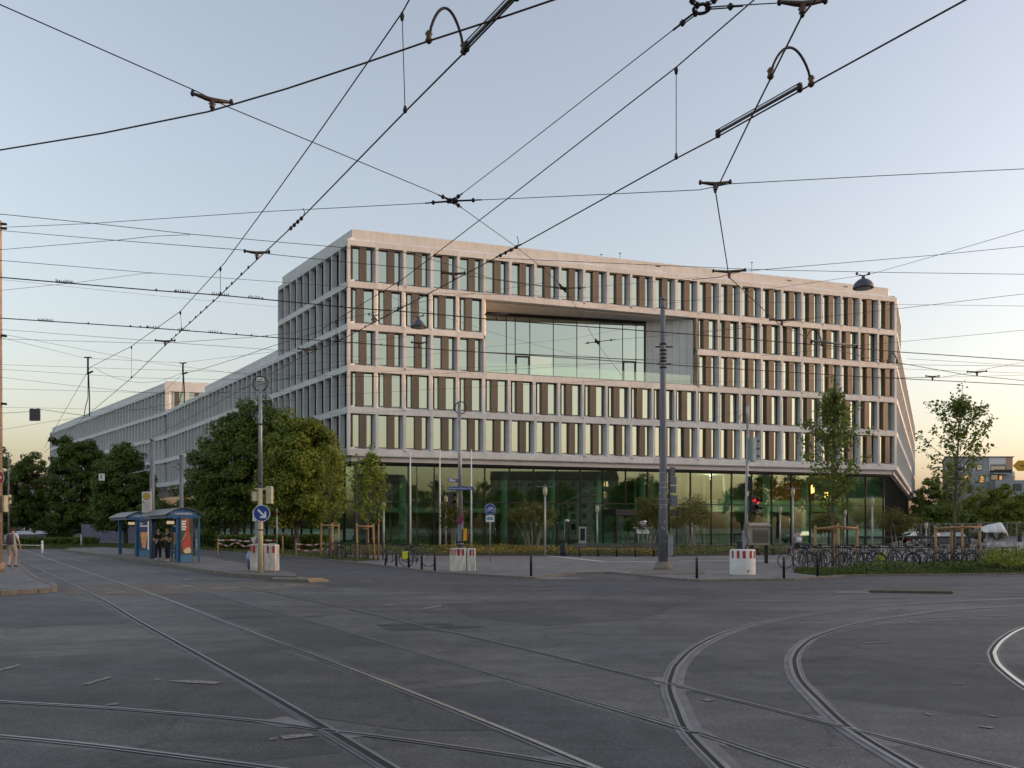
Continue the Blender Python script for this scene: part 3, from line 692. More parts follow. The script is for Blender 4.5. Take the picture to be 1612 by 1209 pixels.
CW = 5.5
KA = wire('thick contact wire over the left pair of rails, running down-left with small clips', [(822, -12, CW), (729.5, 84, CW), (637.7, 176, CW), (476, 342, CW), (405.4, 408, CW), (347, 464.5, CW), (259, 544.7, CW), (207, 595, CW), (138, 653, CW), (70, 712, CW)], .0085, 'contact_wire', M_WIRE2)
MA = wire('messenger wire from the top edge sagging down-left to the roof of the far wing', [(652, -14, 6.45), (633, 20, 6.37), (575, 104, 6.28), (490, 226, 6.15), (422.7, 320, 6.02), (353.5, 414, 5.95), (284, 490, 6.1), (207, 545, 6.28), (142, 578, 6.6), (94, 661, 6.0), (70, 705, 5.8)], .0075)
KB = wire('thick contact wire over the second pair of rails crossing the concrete facade', [(1545, -14, CW), (1276, 133.5, CW), (1127.5, 216.6, CW), (1064.5, 249.4, CW), (815, 388, CW), (783, 404.5, CW), (626, 488, CW), (534, 536.5, CW), (484, 557, CW), (400, 603, CW), (300, 657, CW), (180, 721, CW)], .0085, 'contact_wire', M_WIRE2)
MBw = wire('messenger wire above the second track from the top edge to the block corner', [(1203, -14, 6.5), (1064.5, 105.8, 6.40), (800, 312, 6.18), (634.6, 439, 6.03), (561, 484, 5.98), (500, 523, 6.05), (434, 543, 6.3), (370, 565, 6.5), (315, 582, 6.7), (289, 588, 6.8)], .0075)
W1 = wire('curved contact wire sweeping across the upper left of the sky', [(-14, 238.5, CW), (160, 210, CW), (327, 176, CW), (450, 140, CW), (575, 99, CW), (675, 64.5, CW), (800, 24, CW), (900, -10, CW)], .0085, 'contact_wire', M_WIRE2)
S2 = wire('thin span wire falling from the top left corner to the star-shaped node', [(-14, 1, 5.98), (310, 144, 5.86), (358, 168, 5.86), (675, 300, 6.22), (712, 316.5, 6.3)], .006)
KC = wire('contact wire bending down over the curved rails in front of the right half', [(1296, -16, CW), (1261, 27.7, CW), (1183, 184, CW), (1126.4, 302, CW), (1147.7, 436, CW), (1225, 509, CW), (1300, 546, CW), (1365, 563, CW), (1421, 572.4, CW), (1520, 590, CW), (1625, 600.5, CW)], .0085, 'contact_wire', M_WIRE2)
wire('thin wire from the star-shaped node down across the facade to the second node', [(712, 316.5, 6.3), (812, 388, 6.5), (843, 413, 6.6), (887, 452, 6.6)], .0055)
wire('thin wire from the second node down across the loggia glass', [(887, 452, 6.6), (912, 492, 6.6), (938, 538, 6.5), (981, 594, 6.4)], .0055)
wire('thin wire from the star-shaped node up-right to the ring at the top edge', [(712, 316.5, 6.3), (800, 249.4, 6.32), (1052, 53, 6.4), (1092, 22, 6.42)], .0055)
wire('thin wire from the ring at the top edge right to the bronze hanger', [(1117, 11, 6.42), (1222, 5, 6.2)], .0055)
wire('thin wire leaving the ring up-left out of the picture', [(1094, 8, 6.42), (1072, -14, 6.42)], .0055)
wire('span wire from the left edge pole to the star-shaped node', [(2, 358, 7.2), (140, 352, 6.9), (420, 333, 6.55), (660, 320.5, 6.32), (712, 316.5, 6.3)], .0055)
wire('span wire from the star-shaped node to the right edge under the empty sky', [(712, 316.5, 6.3), (800, 313, 6.25), (1101, 299, 5.78), (1148, 289.5, 5.78), (1380, 277, 6.3), (1630, 265, 6.6)], .0055)
wire('wire crossing the left sky above the two thick crossing wires to the second node', [(-10, 336, 6.4), (140, 351, 6.42), (299, 368.5, 6.45), (460, 383, 6.5), (641, 398, 6.5), (720, 420, 6.5), (772, 438, 6.55), (887, 455, 6.6)], .006)
wire('thin side wire joining the upper left wire at a clamp', [(-10, 394, 6.5), (185, 378, 6.47), (240, 372, 6.46), (299, 369.5, 6.45)], .005)
wire('span wire carrying the two hangers left and right of the block corner', [(8, 363.5, 7.1), (185, 378.5, 6.4), (386, 394, 5.78), (424, 400, 5.78), (560, 414, 6.0), (697, 427, 5.76), (731, 433, 5.76), (824, 447, 6.2), (887, 455, 6.6)], .0055)
wire('long span wire from left edge pole over the tall mast top', [(2, 410, 7.35), (240, 429.7, 8.0), (440, 444, 8.8), (668, 461, 9.7), (816, 464.5, 10.6), (1040, 472.5, 11.75), (1360, 478.5, 10.8), (1630, 482, 10.0)], .007)
wire('thin side wire joining the long span wire at a clamp', [(-6, 458, 7.4), (120, 445, 7.7), (225, 430.5, 8.0), (244, 430, 8.0)], .005)
L4 = wire('thick crossing contact wire with spiked clips, upper of the two', [(-12, 435.6, CW), (240, 457, CW), (346.5, 464.7, CW), (460, 475.5, CW), (547, 484, CW), (680, 494, CW), (783.6, 504, CW), (900, 512.5, CW), (1058, 524, CW), (1120, 529, CW), (1237, 539, CW), (1360, 549, CW), (1413, 554, CW), (1630, 568.5, CW)], .0105, 'contact_wire', M_WIRE2)
wire('pale thin lamp wire just below the upper clip-studded wire', [(2, 440, 8.6), (240, 465, 9.2), (434, 483, 9.7), (570, 494, 10.0), (660, 497, 10.2), (760, 495.5, 10.4), (1000, 482, 11.0), (1040, 479, 11.3)], .006, m_=M_GREYMET)
L6 = wire('thick crossing contact wire with spiked clips, lower of the two', [(-12, 500, CW), (240, 516.4, CW), (440, 532, CW), (532, 537.5, CW), (680, 549.5, CW), (900, 563.8, CW), (977, 569, CW), (1064.6, 575, CW), (1120, 578.5, CW), (1352, 592.6, CW), (1630, 607, CW)], .0105, 'contact_wire', M_WIRE2)
wire('span wire below the lower clip-studded wire to the hanger over the left track', [(2, 518.7, 6.6), (240, 536.5, 5.85), (262, 538.5, 5.8), (273, 539.7, 5.8), (434, 551, 6.3), (600, 564, 6.6)], .005)
wire('thin span wire rising right from the hanger over the left track', [(6, 533.5, 6.8), (220, 540, 5.85), (262, 540, 5.8), (395.7, 531, 6.1), (460, 524, 6.2), (524, 507, 6.3), (560, 498, 6.4), (688, 470, 7.0), (860, 445, 8.0)], .005)
wire('thin wire sloping down-right from the left edge pole, upper of a pair', [(4, 526, 7.0), (130, 550, 7.3), (240, 571, 7.5), (420, 594, 7.5)], .005)
wire('thin wire sloping down-right from the left edge pole, lower of a pair', [(12, 534, 7.0), (135.5, 564, 7.36), (240, 569, 7.4), (286, 571, 7.5), (370, 561, 7.2), (470, 549, 7.2), (640, 530, 7.2)], .005)
wire('thin horizontal wire with a strain clamp at the left edge', [(2, 574, 6.8), (240, 582, 6.9), (320, 584, 6.9), (440, 590, 6.9), (640, 594, 6.9)], .005)
wire('thin wire crossing the far roof and the facade at mid height', [(2, 581.5, 6.4), (220, 595, 6.4), (351, 597.5, 6.5), (460, 597, 6.6), (700, 588, 6.8), (1000, 570, 7.0)], .005)
wire('thin wire to the far hanger over the left roof', [(2, 594, 6.4), (131, 609, 6.0), (223, 617.6, 5.8), (243, 619, 5.8), (400, 628, 6.2)], .005)
wire('thin wire just under the one to the far hanger', [(2, 612, 6.3), (240, 618.4, 6.0), (420, 618, 6.4), (560, 606, 6.8)], .005)
wire('lowest thin wire running to the far left roof', [(2, 641, 6.2), (134, 643.7, 6.2), (300, 645, 6.3)], .005)
wire('stay wire holding the dark hanging panel', [(12, 650, 5.9), (48, 648, 5.9), (64, 644.5, 5.9), (138.5, 655, 5.6)], .009)
wire('low wire with a hanger above the left trees', [(2, 676.5, 5.5), (30, 672, 5.5), (89, 662, 5.5), (150, 655, 5.5), (260, 638, 5.5), (420, 603, 5.5), (560, 570, 5.5)], .006)
wire('sagging feeder cable between the two hanging rods', [(149, 579, 6.7), (163, 587, 6.65), (178.7, 594, 6.6), (200, 600, 6.55), (223, 602.7, 6.55), (250, 600.5, 6.6), (270, 594, 6.7), (287, 587, 6.8)], .006)
wire('wire from the second hanging rod down-left over the far roof', [(288, 588, 6.8), (271, 604, 6.6), (250, 625, 6.2), (225, 650, 5.9)], .005)
# right-hand side
wire('wire along the roof edge and on to the right edge', [(784, 406.5, 7.2), (840, 409, 7.2), (1160, 423, 7.2), (1212, 425, 7.2), (1400, 429, 7.2), (1630, 432, 7.2)], .0065)
wire('span wire rising right from the hanger on the roof edge', [(1090, 440, 5.8), (1130, 436.5, 5.78), (1167, 427.5, 5.78), (1218, 423, 6.0), (1472, 401.6, 6.6), (1630, 386, 6.9)], .0055)
wire('wire carrying the dome lamp, rising to the right edge', [(1040, 480, 11.2), (1080, 474, 10.8), (1245, 449.8, 10.0), (1350, 434.7, 9.7), (1367, 432.5, 9.7), (1482, 400, 9.0), (1630, 357, 8.2)], .007)
wire('span wire rising right from the hanger in front of the top floor windows', [(1100, 524, 5.9), (1222, 511, 5.78), (1250, 504, 5.78), (1352, 493, 6.1), (1465, 480, 6.4), (1630, 460.5, 6.8)], .0055)
wire('thin span wire leaving the block edge to the right below it', [(1200, 560, 6.2), (1300, 550, 6.3), (1352, 544, 6.4), (1413, 538.5, 6.4), (1630, 518, 6.6)], .005)
wire('thin wire right of the block ending at a long strain clamp', [(1429, 565, 6.2), (1520, 570, 6.2), (1580, 574, 6.2), (1630, 576.5, 6.2)], .005)
wire('thin wire linking the two small hangers right of the block', [(1340, 594, 5.8), (1462, 594, 5.75), (1478, 594.5, 5.75), (1528, 587, 5.75), (1545, 582, 5.75), (1580, 576, 6.0), (1630, 567, 6.3)], .005)
wire('thin wire level with the clamp right of the block edge', [(1405, 573, 5.8), (1450, 574.5, 5.8), (1540, 575.5, 5.9), (1630, 577, 5.9)], .0055)
wire('thin wire across the mid facade to the tall mast', [(434, 575, 7.2), (640, 563, 8.0), (760, 547, 8.8), (900, 533, 9.6), (1040, 506, 11.3)], .005)
wire('thin wire from the tall mast down-left across the loggia', [(1040, 567, 9.2), (960, 564, 9.0), (900, 558, 8.8), (790, 528, 8.6), (700, 499, 8.4), (640, 478, 8.2), (590, 455, 8.0)], .005)
wire('thin wire in front of the third floor windows', [(440, 597, 7.2), (640, 583, 7.6), (760, 578, 8.0), (900, 573, 8.6), (1035, 571, 9.0)], .005)
wire('thin wire below the loggia from the mast to the hanging rod', [(981, 598, 6.4), (900, 602, 6.6), (700, 612, 6.6), (560, 620, 6.6), (420, 634, 6.4)], .005)
wire('thin wire in front of the right bays at fourth floor height', [(1045, 572, 9.0), (1120, 571, 8.4), (1250, 576, 7.6), (1430, 581, 6.9), (1630, 588, 6.4)], .005)
wire('thin wire low across the right bays', [(1045, 600, 8.4), (1180, 601, 7.8), (1360, 597, 7.2), (1630, 590, 6.6)], .005)
wire('wire at the foot of the lower windows ending at the ring mast', [(720, 645, 7.0), (620, 648, 6.9), (500, 652, 6.8), (412, 603, 7.3)], .005)
wire('wire from the tall mast right foot to the short signal mast', [(1042, 664, 6.4), (1110, 662, 6.4), (1172, 645, 6.4)], .005)

# fittings: parts of the wire they are fixed to
def fit(wireo, name, mb, p): return mb.build(name, wireo, Vector(p) - wireo.location)
def dropper(wo, pt, pb, zt, zb_):
    a = W(pt[0], pt[1], zt); b = W(pb[0], pb[1], zb_)
    q = MB().m(M_WIRE).tube([a - b, Vector((0, 0, 0))], .004, 4).lathe([(.012, 0), (.02, .02), (.012, .06)], (0, 0, -.01), 6)
    q.lathe([(.012, -.07), (.022, -.03), (.012, .0)], a - b, 6)
    fit(wo, 'dropper', q, b)
dropper(KA, (633, 20), (637.7, 176), 6.37, CW); dropper(KA, (347, 420), (347, 464.5), 5.95, CW); dropper(KA, (284, 490), (286, 520), 6.1, 5.56); dropper(KA, (207, 545), (207, 595), 6.28, CW)
dropper(KB, (1064.5, 105.8), (1064.5, 249.4), 6.4, CW); dropper(KB, (627, 444), (627, 488), 6.03, CW); dropper(KB, (529, 505), (529, 538), 6.0, CW)
def hanger(wo, px, py, zc, w_=.32, ang=0.0, ins=True):
    """crossbar clamp with an insulator holding the contact wire"""
    p = W(px, py, zc); c, s = math.cos(ang), math.sin(ang); w_ *= .95
    q = MB().m(M_BRASS).tube([(-w_ * c, -w_ * s, .105), (-w_ * .3 * c, -w_ * .3 * s, .09), (0, 0, .085), (w_ * .3 * c, w_ * .3 * s, .09), (w_ * c, w_ * s, .105)], [.012, .02, .022, .02, .012], 6)
    q.m(M_WIRE).lathe([(.012, -.018), (.02, 0), (.012, .03)], (-w_ * c, -w_ * s, .1), 7).lathe([(.012, -.018), (.02, 0), (.012, .03)], (w_ * c, w_ * s, .1), 7)
    q.m(M_INSUL).lathe([(.012, .012), (.026, .022), (.018, .034), (.032, .05), (.02, .062), (.026, .075), (.012, .088)], n=9)
    q.m(M_WIRE).lathe([(.008, -.012), (.018, 0), (.012, .016)], n=7)
    fit(wo, 'hanger_clamp', q, p)
hanger(W1, 334, 173, CW, .17, .5); hanger(KA, 404.5, 408, CW, .17, .1); hanger(KA, 260, 544, CW, .2, .05); hanger(KB, 714, 440.5, CW, .17, .1); hanger(KB, 484, 557, CW, .2, .05)
hanger(KC, 1126, 302, CW, .17, -.05); hanger(KC, 1148, 437, CW, .24, -.1); hanger(KC, 1231, 512, CW, .22, -.1); hanger(L4, 782, 504, CW, .2, .0); hanger(L6, 660, 547, CW, .16, .0); hanger(L6, 1468, 598.5, CW, .17, 0); hanger(KC, 1538, 591.5, CW, .22, -.2); hanger(KC, 1263, 25, CW, .17, -.05)
hanger(L6, 656, 577, 4.9, .1) if False else None
def jumper(wo, a, b, top, r=.011):
    """arched electrical connector"""
    A, B = W(*a), W(*b); T = W(*top); pts = []
    for k in range(17):
        t = k / 16; base = A.lerp(B, t); hgt = (T.z - (A.z + B.z) / 2) * math.sin(math.pi * t) ** .62
        pts.append(base + Vector((0, 0, hgt)) - A)
    q = MB().m(M_WIRE).tube(pts, r, 6)
    for p in (Vector((0, 0, 0)), B - A): q.m(M_BRASS).lathe([(.014, -.02), (.03, .0), (.018, .03), (.03, .05), (.012, .075)], p, 8)
    fit(wo, 'jumper_cable', q, A)
def zat(px, py, Y): return ZH(py, Y)
YJ = W(702, 55, CW).y
jumper(W1, (675, 64, CW), (730, 82, CW), (702, 12, zat(702, 12, W(702, 72, CW).y)))
jumper(KC, (1213, 121, CW), (1277, 133, CW), (1245, 75, zat(1245, 75, W(1245, 127, CW).y)))
jumper(L4, (1268, 541, CW), (1294, 543.5, CW), (1281, 518, zat(1281, 518, W(1281, 542, CW).y)))
jumper(KC, (1398, 571, CW), (1412, 571, CW), (1405, 556, zat(1405, 556, W(1405, 571, CW).y)))
def section_rod(wo, a, b, dz=.035, two=True):
    A, B = W(*a), W(*b); q = MB().m(mat('grey_section_rod', (.10, .10, .10), .4, .5)).tube([Vector((0, 0, dz)), B - A + Vector((0, 0, dz))], .014, 6)
    n_ = (B - A).cross(Vector((0, 0, 1))).normalized() * .03
    q.m(M_GREYMET).tube([n_ * .5 + Vector((0, 0, dz + .02)), n_ * .5 + B - A + Vector((0, 0, dz + .02))], .006, 5)
    for t in (.02, .98): q.m(M_WIRE).lathe([(.02, -.03), (.028, 0), (.02, .04)], (B - A) * t + Vector((0, 0, .02)), 7)
    fit(wo, 'section_insulator', q, A)
section_rod(KB, (1128, 216, CW), (1262, 141, CW)); section_rod(KA, (733, 80, CW), (815, -4, CW)); section_rod(L4, (1276, 540, CW), (1350, 547.5, CW))
def clampset(wo, px, py, z, d, n=3, step=.09):
    p = W(px, py, z); q = MB().m(M_WIRE); d = Vector(d).normalized()
    for k in range(n):
        c = d * step * (k - (n - 1) / 2); q.lathe([(.006, -.025), (.022, -.008), (.022, .012), (.006, .028)], c, 6)
    q.tube([-d * step * n * .6 + Vector((0, 0, .012)), d * step * n * .6 + Vector((0, 0, .012))], .007, 5)
    fit(wo, 'wire_clamp', q, p)
dKA = W(476, 342, CW) - W(405, 408, CW); dKB = W(815, 388, CW) - W(783, 404.5, CW)
clampset(KA, 466, 352, CW, dKA, 4, .13); clampset(KB, 800, 396, CW, dKB, 4, .13)
fit(KB, 'wire_horn', MB().m(M_WIRE).tube([(0, 0, 0), (.03, 0, .05), (.01, 0, .13)], .005, 5), W(813, 388, CW)); fit(KA, 'wire_horn', MB().m(M_WIRE).tube([(0, 0, 0), (.02, 0, .05), (.0, 0, .1)], .005, 5), W(477, 341, CW))
# nodes where span wires meet: rings with strain clamps
def node(label, px, py, z, rr, dirs):
    p = W(px, py, z); e = empty('wire_node', p); tag(e, label, 'wire node', 'span wire nodes')
    ring_ = [(rr * math.cos(a), rr * math.sin(a), 0) for a in np.linspace(0, 2 * math.pi, 13)]
    MB().m(M_WIRE).tube(ring_, .014, 6).build('ring', e)
    for (qx, qy, qz, L_) in dirs:
        d = (W(qx, qy, qz) - p).normalized(); s_ = d.cross(Vector((0, 0, 1))).normalized() * .018
        q = MB().m(M_WIRE).tube([d * rr + s_, d * (rr + L_) + s_], .006, 5).tube([d * rr - s_, d * (rr + L_) - s_], .006, 5)
        for t in (rr, rr + L_): q.lathe([(.012, -.028), (.032, 0), (.012, .028)], d * t, 7)
        q.tube([d * (rr + L_), d * (rr + L_ + .12)], .01, 5)
        q.build('strain_clamp', e)
node('star-shaped knot of strain clamps where five span wires meet over the facade roof', 712, 316.5, 6.3, .06, [(660, 320.5, 6.32, .22), (675, 300, 6.22, .2), (800, 249.4, 6.32, .12), (800, 313, 6.25, .24), (812, 388, 6.5, .15)])
node('dark knot of strain clamps in front of the top floor windows', 887, 454, 6.6, .06, [(843, 413, 6.6, .15), (772, 438, 6.55, .15), (912, 492, 6.6, .12), (940, 452, 6.7, .3)])
node('knot of strain clamps in front of the loggia glass', 940, 538, 6.5, .06, [(912, 492, 6.6, .12), (980, 533, 6.6, .3), (900, 543, 6.6, .3), (981, 594, 6.4, .1)])
node('open ring with strain clamps at the top edge of the picture', 1104, 14, 6.42, .07, [(1052, 53, 6.4, .16), (1222, 5, 6.2, .22), (1072, -14, 6.42, .08), (1140, -10, 6.42, .08)])
wire('thin wire from the second node level across the top floor to the tall mast', [(895, 454, 6.7), (940, 451, 7.2), (1030, 443, 9.0), (1100, 437, 9.5)], .005)
wire('thin wire from the loggia knot level right past the mast', [(945, 537, 6.5), (1000, 532, 6.9), (1070, 526, 7.4), (1180, 512, 8.0)], .005)
# hanging feeder rods
for px, y0, y1, zc, lab in ((138.5, 562, 655, 7.4, 'thin dark feeder rod hanging over the far left roof, left of two'), (288, 571, 634, 7.5, 'thin dark feeder rod hanging in front of the far wing, right of two')):
    p = W(px, y0, zc); Lr = (y1 - y0) * p.y / F
    e = empty('feeder_rod', p); tag(e, lab, 'feeder rod', 'hanging feeder rods')
    MB().m(M_WIRE).tube([(0, 0, 0), (0, 0, -Lr * .3)], .03, 7).tube([(-.12, 0, -.01), (.12, 0, -.01)], .02, 6).tube([(0, 0, -Lr * .28), (.16, 0, -Lr * .24)], .03, 6).build('rod', e)
    MB().m(M_WIRE).tube([(.02, 0, -Lr * .3), (.05, 0, -Lr * .7), (.05, 0, -Lr)], .018, 6).tube([(0, 0, -Lr * .3), (.0, 0, -Lr * .7), (-.09, 0, -Lr * .86), (-.12, 0, -Lr)], .013, 6).build('cable', e)
# hanging dark sign panel
p = W(55, 653, 5.6); s_ = p.y / F
e = empty('hanging_sign', p + Vector((0, 0, -.15))); tag(e, 'dark square back of a sign hanging from a wire at the far left', 'sign')
MB().m(mat('panel_back', (.07, .065, .075), .7, var=.2, vscale=4)).box(-8 * s_, 8 * s_, -.03, .03, -9.5 * s_ + .15, 9.5 * s_ + .15).build('board', e)
MB().m(M_WIRE).tube([(-.1, 0, .15 + 9.5 * s_), (-.1, 0, .15 + 11 * s_)], .02, 5).tube([(.1, 0, .15 + 9.5 * s_), (.1, 0, .15 + 11 * s_)], .02, 5).build('bracket', e)
# dome lamps on wires
M_DOME = mat('lamp_dome_grey', (.075, .085, .10), .5, .2, var=.1)
M_DOMEW = mat('lamp_glass_off', (.55, .53, .45), .3)
def domelamp(label, px, py, rpx, z, cone=False):
    p = W(px, py, z); s_ = p.y / F; r_ = rpx * s_
    e = empty('hanging_lamp', p); tag(e, label, 'hanging lamp', 'street lamps on wires')
    prof = [(r_ * .99, -.02), (r_, 0), (r_ * .96, r_ * .25), (r_ * .8, r_ * .55), (r_ * .5, r_ * .8), (r_ * .2, r_ * .92)] if not cone else [(r_ * .99, -.02), (r_, .02), (r_ * .72, r_ * .35), (r_ * .4, r_ * .75), (r_ * .16, r_ * .95)]
    MB().m(M_DOME).lathe(prof, n=22).build('lamp_shade', e)
    MB().m(M_DOME).lathe([(r_ * .16, r_ * .9), (r_ * .2, r_), (r_ * .12, r_ * 1.25)], n=10).tube([(-.14, 0, r_ * 1.3), (0, 0, r_ * 1.22), (.14, 0, r_ * 1.34)], .02, 6).lathe([(.02, 0), (.05, .04), (.02, .1)], (-.2, 0, r_ * 1.28), 7).lathe([(.02, 0), (.05, .04), (.02, .1)], (.18, 0, r_ * 1.28), 7).build('suspension', e)
    MB().m(M_DOMEW).lathe([(.0, -.06), (r_ * .5, -.045), (r_ * .8, -.021)], n=18).build('diffuser', e)
domelamp('grey dome street lamp hanging against the sky above the right roof edge', 1359, 453, 15.5, 9.45)
domelamp('grey cone street lamp hanging in front of the left top windows', 659, 515, 13, 9.9, True)
domelamp('small distant cone lamp hanging near the block corner', 589, 503, 5, 10.0, True)
# small spiked clips in rows on the crossing wires and tufted clips on the sloping one (parts of their wire)
def perch(poly, px):
    for a, b in zip(poly[:-1], poly[1:]):
        if min(a[0], b[0]) <= px <= max(a[0], b[0]):
            A, B = W(*a, CW), W(*b, CW); dx = (px - CX) / F
            t = (dx * A.y - A.x) / ((B.x - A.x) - dx * (B.y - A.y)); return A.lerp(B, t)
P4 = [(-12, 435.6), (240, 457), (346.5, 464.7), (460, 475.5), (547, 484), (680, 494)]; P6 = [(-12, 500), (240, 516.4), (440, 532), (532, 537.5), (680, 549.5)]
PKA = [(207, 595), (259, 544.7), (347, 464.5), (405.4, 408)]; PKB = [(484, 557), (534, 536.5), (626, 488), (783, 404.5)]
def spikes(wo, poly, x0, x1, n, h=.05):
    base = perch(poly, (x0 + x1) / 2); q = MB().m(M_WIRE)
    for k in range(n):
        p = perch(poly, x0 + (x1 - x0) * (k / max(1, n - 1))) - base; hh = h * random.uniform(.7, 1.1)
        q.tube([p, p + Vector((random.uniform(-.006, .006), 0, hh * .55)), p + Vector((random.uniform(-.01, .01), 0, hh))], [.007, .006, .002], 5)
    q.tube([perch(poly, x0) - base, perch(poly, x1) - base], .011, 5)
    fit(wo, 'spike_clip', q, base)
for wo, poly, lst in ((L4, P4, ((88, 115, 13), (275, 298, 9), (334, 344, 4), (350, 360, 4), (391, 409, 8))), (L6, P6, ((60, 83, 11), (231, 250, 8), (280, 298, 7), (329, 343, 6))), (KB, PKB, ((600, 612, 4), (622, 634, 5), (527, 540, 5)))):
    for x0, x1, n in lst: spikes(wo, poly, x0, x1, n)
for wo, poly, xs in ((L4, P4, (246, 276, 413, 505, 538)), (L6, P6, (139, 205.5, 221, 232, 348, 372, 396, 420, 600)), (KA, PKA, (391, 380, 365, 357, 336, 325, 316, 308, 299, 283, 277, 270)), (KB, PKB, (575, 590, 640, 660))):
    for x in xs:
        p = perch(poly, x)
        fit(wo, 'wire_clip', MB().m(M_WIRE).lathe([(.005, -.012), (.014, -.003), (.016, .01), (.011, .022), (.004, .034)], n=7), p)

# ---------------------------------------------------------------- masts, signals, signs, shelter, furniture
def text_mesh(s, size, m_, name='lettering', depth=.002):
    cu = bpy.data.curves.new(name, 'FONT'); cu.body = s; cu.size = size; cu.align_x = 'CENTER'; cu.align_y = 'CENTER'; cu.extrude = depth; cu.resolution_u = 2
    ob = bpy.data.objects.new(name, cu); col.objects.link(ob); dg = bpy.context.evaluated_depsgraph_get()
    me = bpy.data.meshes.new_from_object(ob.evaluated_get(dg)); bpy.data.objects.remove(ob)
    me.materials.clear(); me.materials.append(m_); return me
def lettering(parent, s, size, m_, loc, rz=0.0):
    o = inst('lettering', text_mesh(s, size, m_), parent, loc); o.rotation_euler = (R(90), 0, rz); return o
def thing(name, loc, label, cat, group=None, rz=0.0):
    e = empty(name, loc, rz); tag(e, label, cat, group); return e
M_LENS = mat('dark_signal_lens', (.02, .004, .004), .2); M_REDL = mat('lit_red_signal', (.5, .01, .02), .3, emit=((1, .03, .05), .1))
M_STICK = mat('faded_stickers', (.5, .5, .45), .6)
def signal(parent, x, z, facing=1, lenses=3, y=0.0, m_=M_CREAM, lit=None, name='signal_head', w=.115, rz=0.0):
    """signal box; facing -1 looks at the viewer with hooded lenses, 1 turns its plain back"""
    h = .30 * lenses + .06
    e = MB().m(m_).box(-w, w, -.09, .09, 0, h).build(name, parent, (x, y, z), rz)
    bevel(e, .02)
    for k in range(lenses):
        zz = .18 + .30 * k; yy = -.091 * (1 if facing < 0 else -1); sg = -1 if facing < 0 else 1
        q = MB().m(M_BLACK)
        vs = []
        for j in range(9):
            a = math.pi * (j / 8) ; vs.append((.10 * math.cos(a), .10 * math.sin(a)))
        for (p, r_) in zip(vs[:-1], vs[1:]):
            q.sheet([(p[0], yy, zz + p[1]), (r_[0], yy, zz + r_[1]), (r_[0], yy + sg * .17, zz + r_[1] * .95), (p[0], yy + sg * .17, zz + p[1] * .95)])
        q.build('hood', e)
        lm = M_REDL if lit == k else M_LENS
        MB().m(lm).disc_y((0, 0, zz), .09, min(yy, yy + sg * .012), max(yy, yy + sg * .012), 14).build('lens', e)
    return e
def coil(parent, z, r_=.26):
    pts = [(r_ * math.cos(a), 0.03 * math.sin(3 * a), z + r_ * math.sin(a)) for a in np.linspace(0, 4 * math.pi, 40)]
    MB().m(M_BLACK).tube(pts, .022, 6).build('cable_coil', parent)
def sector_block(parent, w, h, depth, stripes, name='concrete_block', m_=None, loc=(0, 0, 0), curved=False):
    m0 = m_ or M_WHITE
    if curved:
        o = MB().m(m0).lathe([(w * .49, 0), (w * .5, .05), (w * .5, h - .06), (w * .47, h)], n=28).build(name, parent, loc)
    else:
        o = MB().m(m0).box(-w / 2, w / 2, -depth / 2, depth / 2, 0, h).build(name, parent, loc); bevel(o, .03)
    for (a, b) in stripes:
        if curved:
            q = MB().m(M_RED); rr = w * .5 + .004; k = 5
            for j in range(k):
                t0 = a + (b - a) * j / k; t1 = a + (b - a) * (j + 1) / k
                q.sheet([(rr * math.sin(t0), -rr * math.cos(t0), h * .66), (rr * math.sin(t1), -rr * math.cos(t1), h * .66), (rr * math.sin(t1), -rr * math.cos(t1), h * .95), (rr * math.sin(t0), -rr * math.cos(t0), h * .95)])
            q.build('red_stripe', o)
        else:
            MB().m(M_RED).box(a, b, -depth / 2 - .004, -depth / 2 + .01, h * .68, h * .95).build('red_stripe', o)
    return o
M_DIRTYW = mat('weathered_white_concrete', (.58, .57, .52), .8, var=.35, vscale=3.2, c2=(.30, .285, .24), stretch=(1.5, 1.5, .6))
# mast with the blue arrow sign
p = W(410, 907.5, 0) + Vector((0, 0, PZ)); s_ = F / p.y
t = thing('signal_mast', p, 'thin grey signal mast with blue arrow sign at the end of the tram platform', 'signal mast')
MB().m(M_CREAM).tube([(0, 0, 0), (0, 0, 3.2)], .11, 12, .085).m(M_GREYMET).tube([(0, 0, 3.2), (0, 0, ZH(600, p.y) - PZ)], .085, 12, .06).build('pole', t)
for z in (3.35, 5.6, 1.6): MB().m(M_BLACK).lathe([(.1, z), (.1, z + .05)], n=12).build('clamp_band', t)
coil(t, ZH(604, p.y) - PZ, .28); MB().m(M_WHITE).box(-.12, .12, -.06, .06, ZH(600, p.y) - PZ, ZH(596, p.y) - PZ + .03).build('cap', t)
a = signal(t, -.19, ZH(789, p.y) - PZ, 1, 1, .03, rz=R(40)); b = signal(t, .34, ZH(793, p.y) - PZ, 1, 2, .03, rz=R(-12))
MB().m(M_CREAM).box(-.2, .4, -.03, .03, ZH(771, p.y) - PZ, ZH(769, p.y) - PZ + .02).build('arm', t)
zz = ZH(808, p.y) - PZ
sg = MB().m(M_WHITE).disc_y((0.09, 0, zz), .32, -.145, -.135, 30).m(M_BLUE).disc_y((0.09, 0, zz), .295, -.152, -.146, 30).build('arrow_sign', t)
aw = MB().m(M_WHITE)
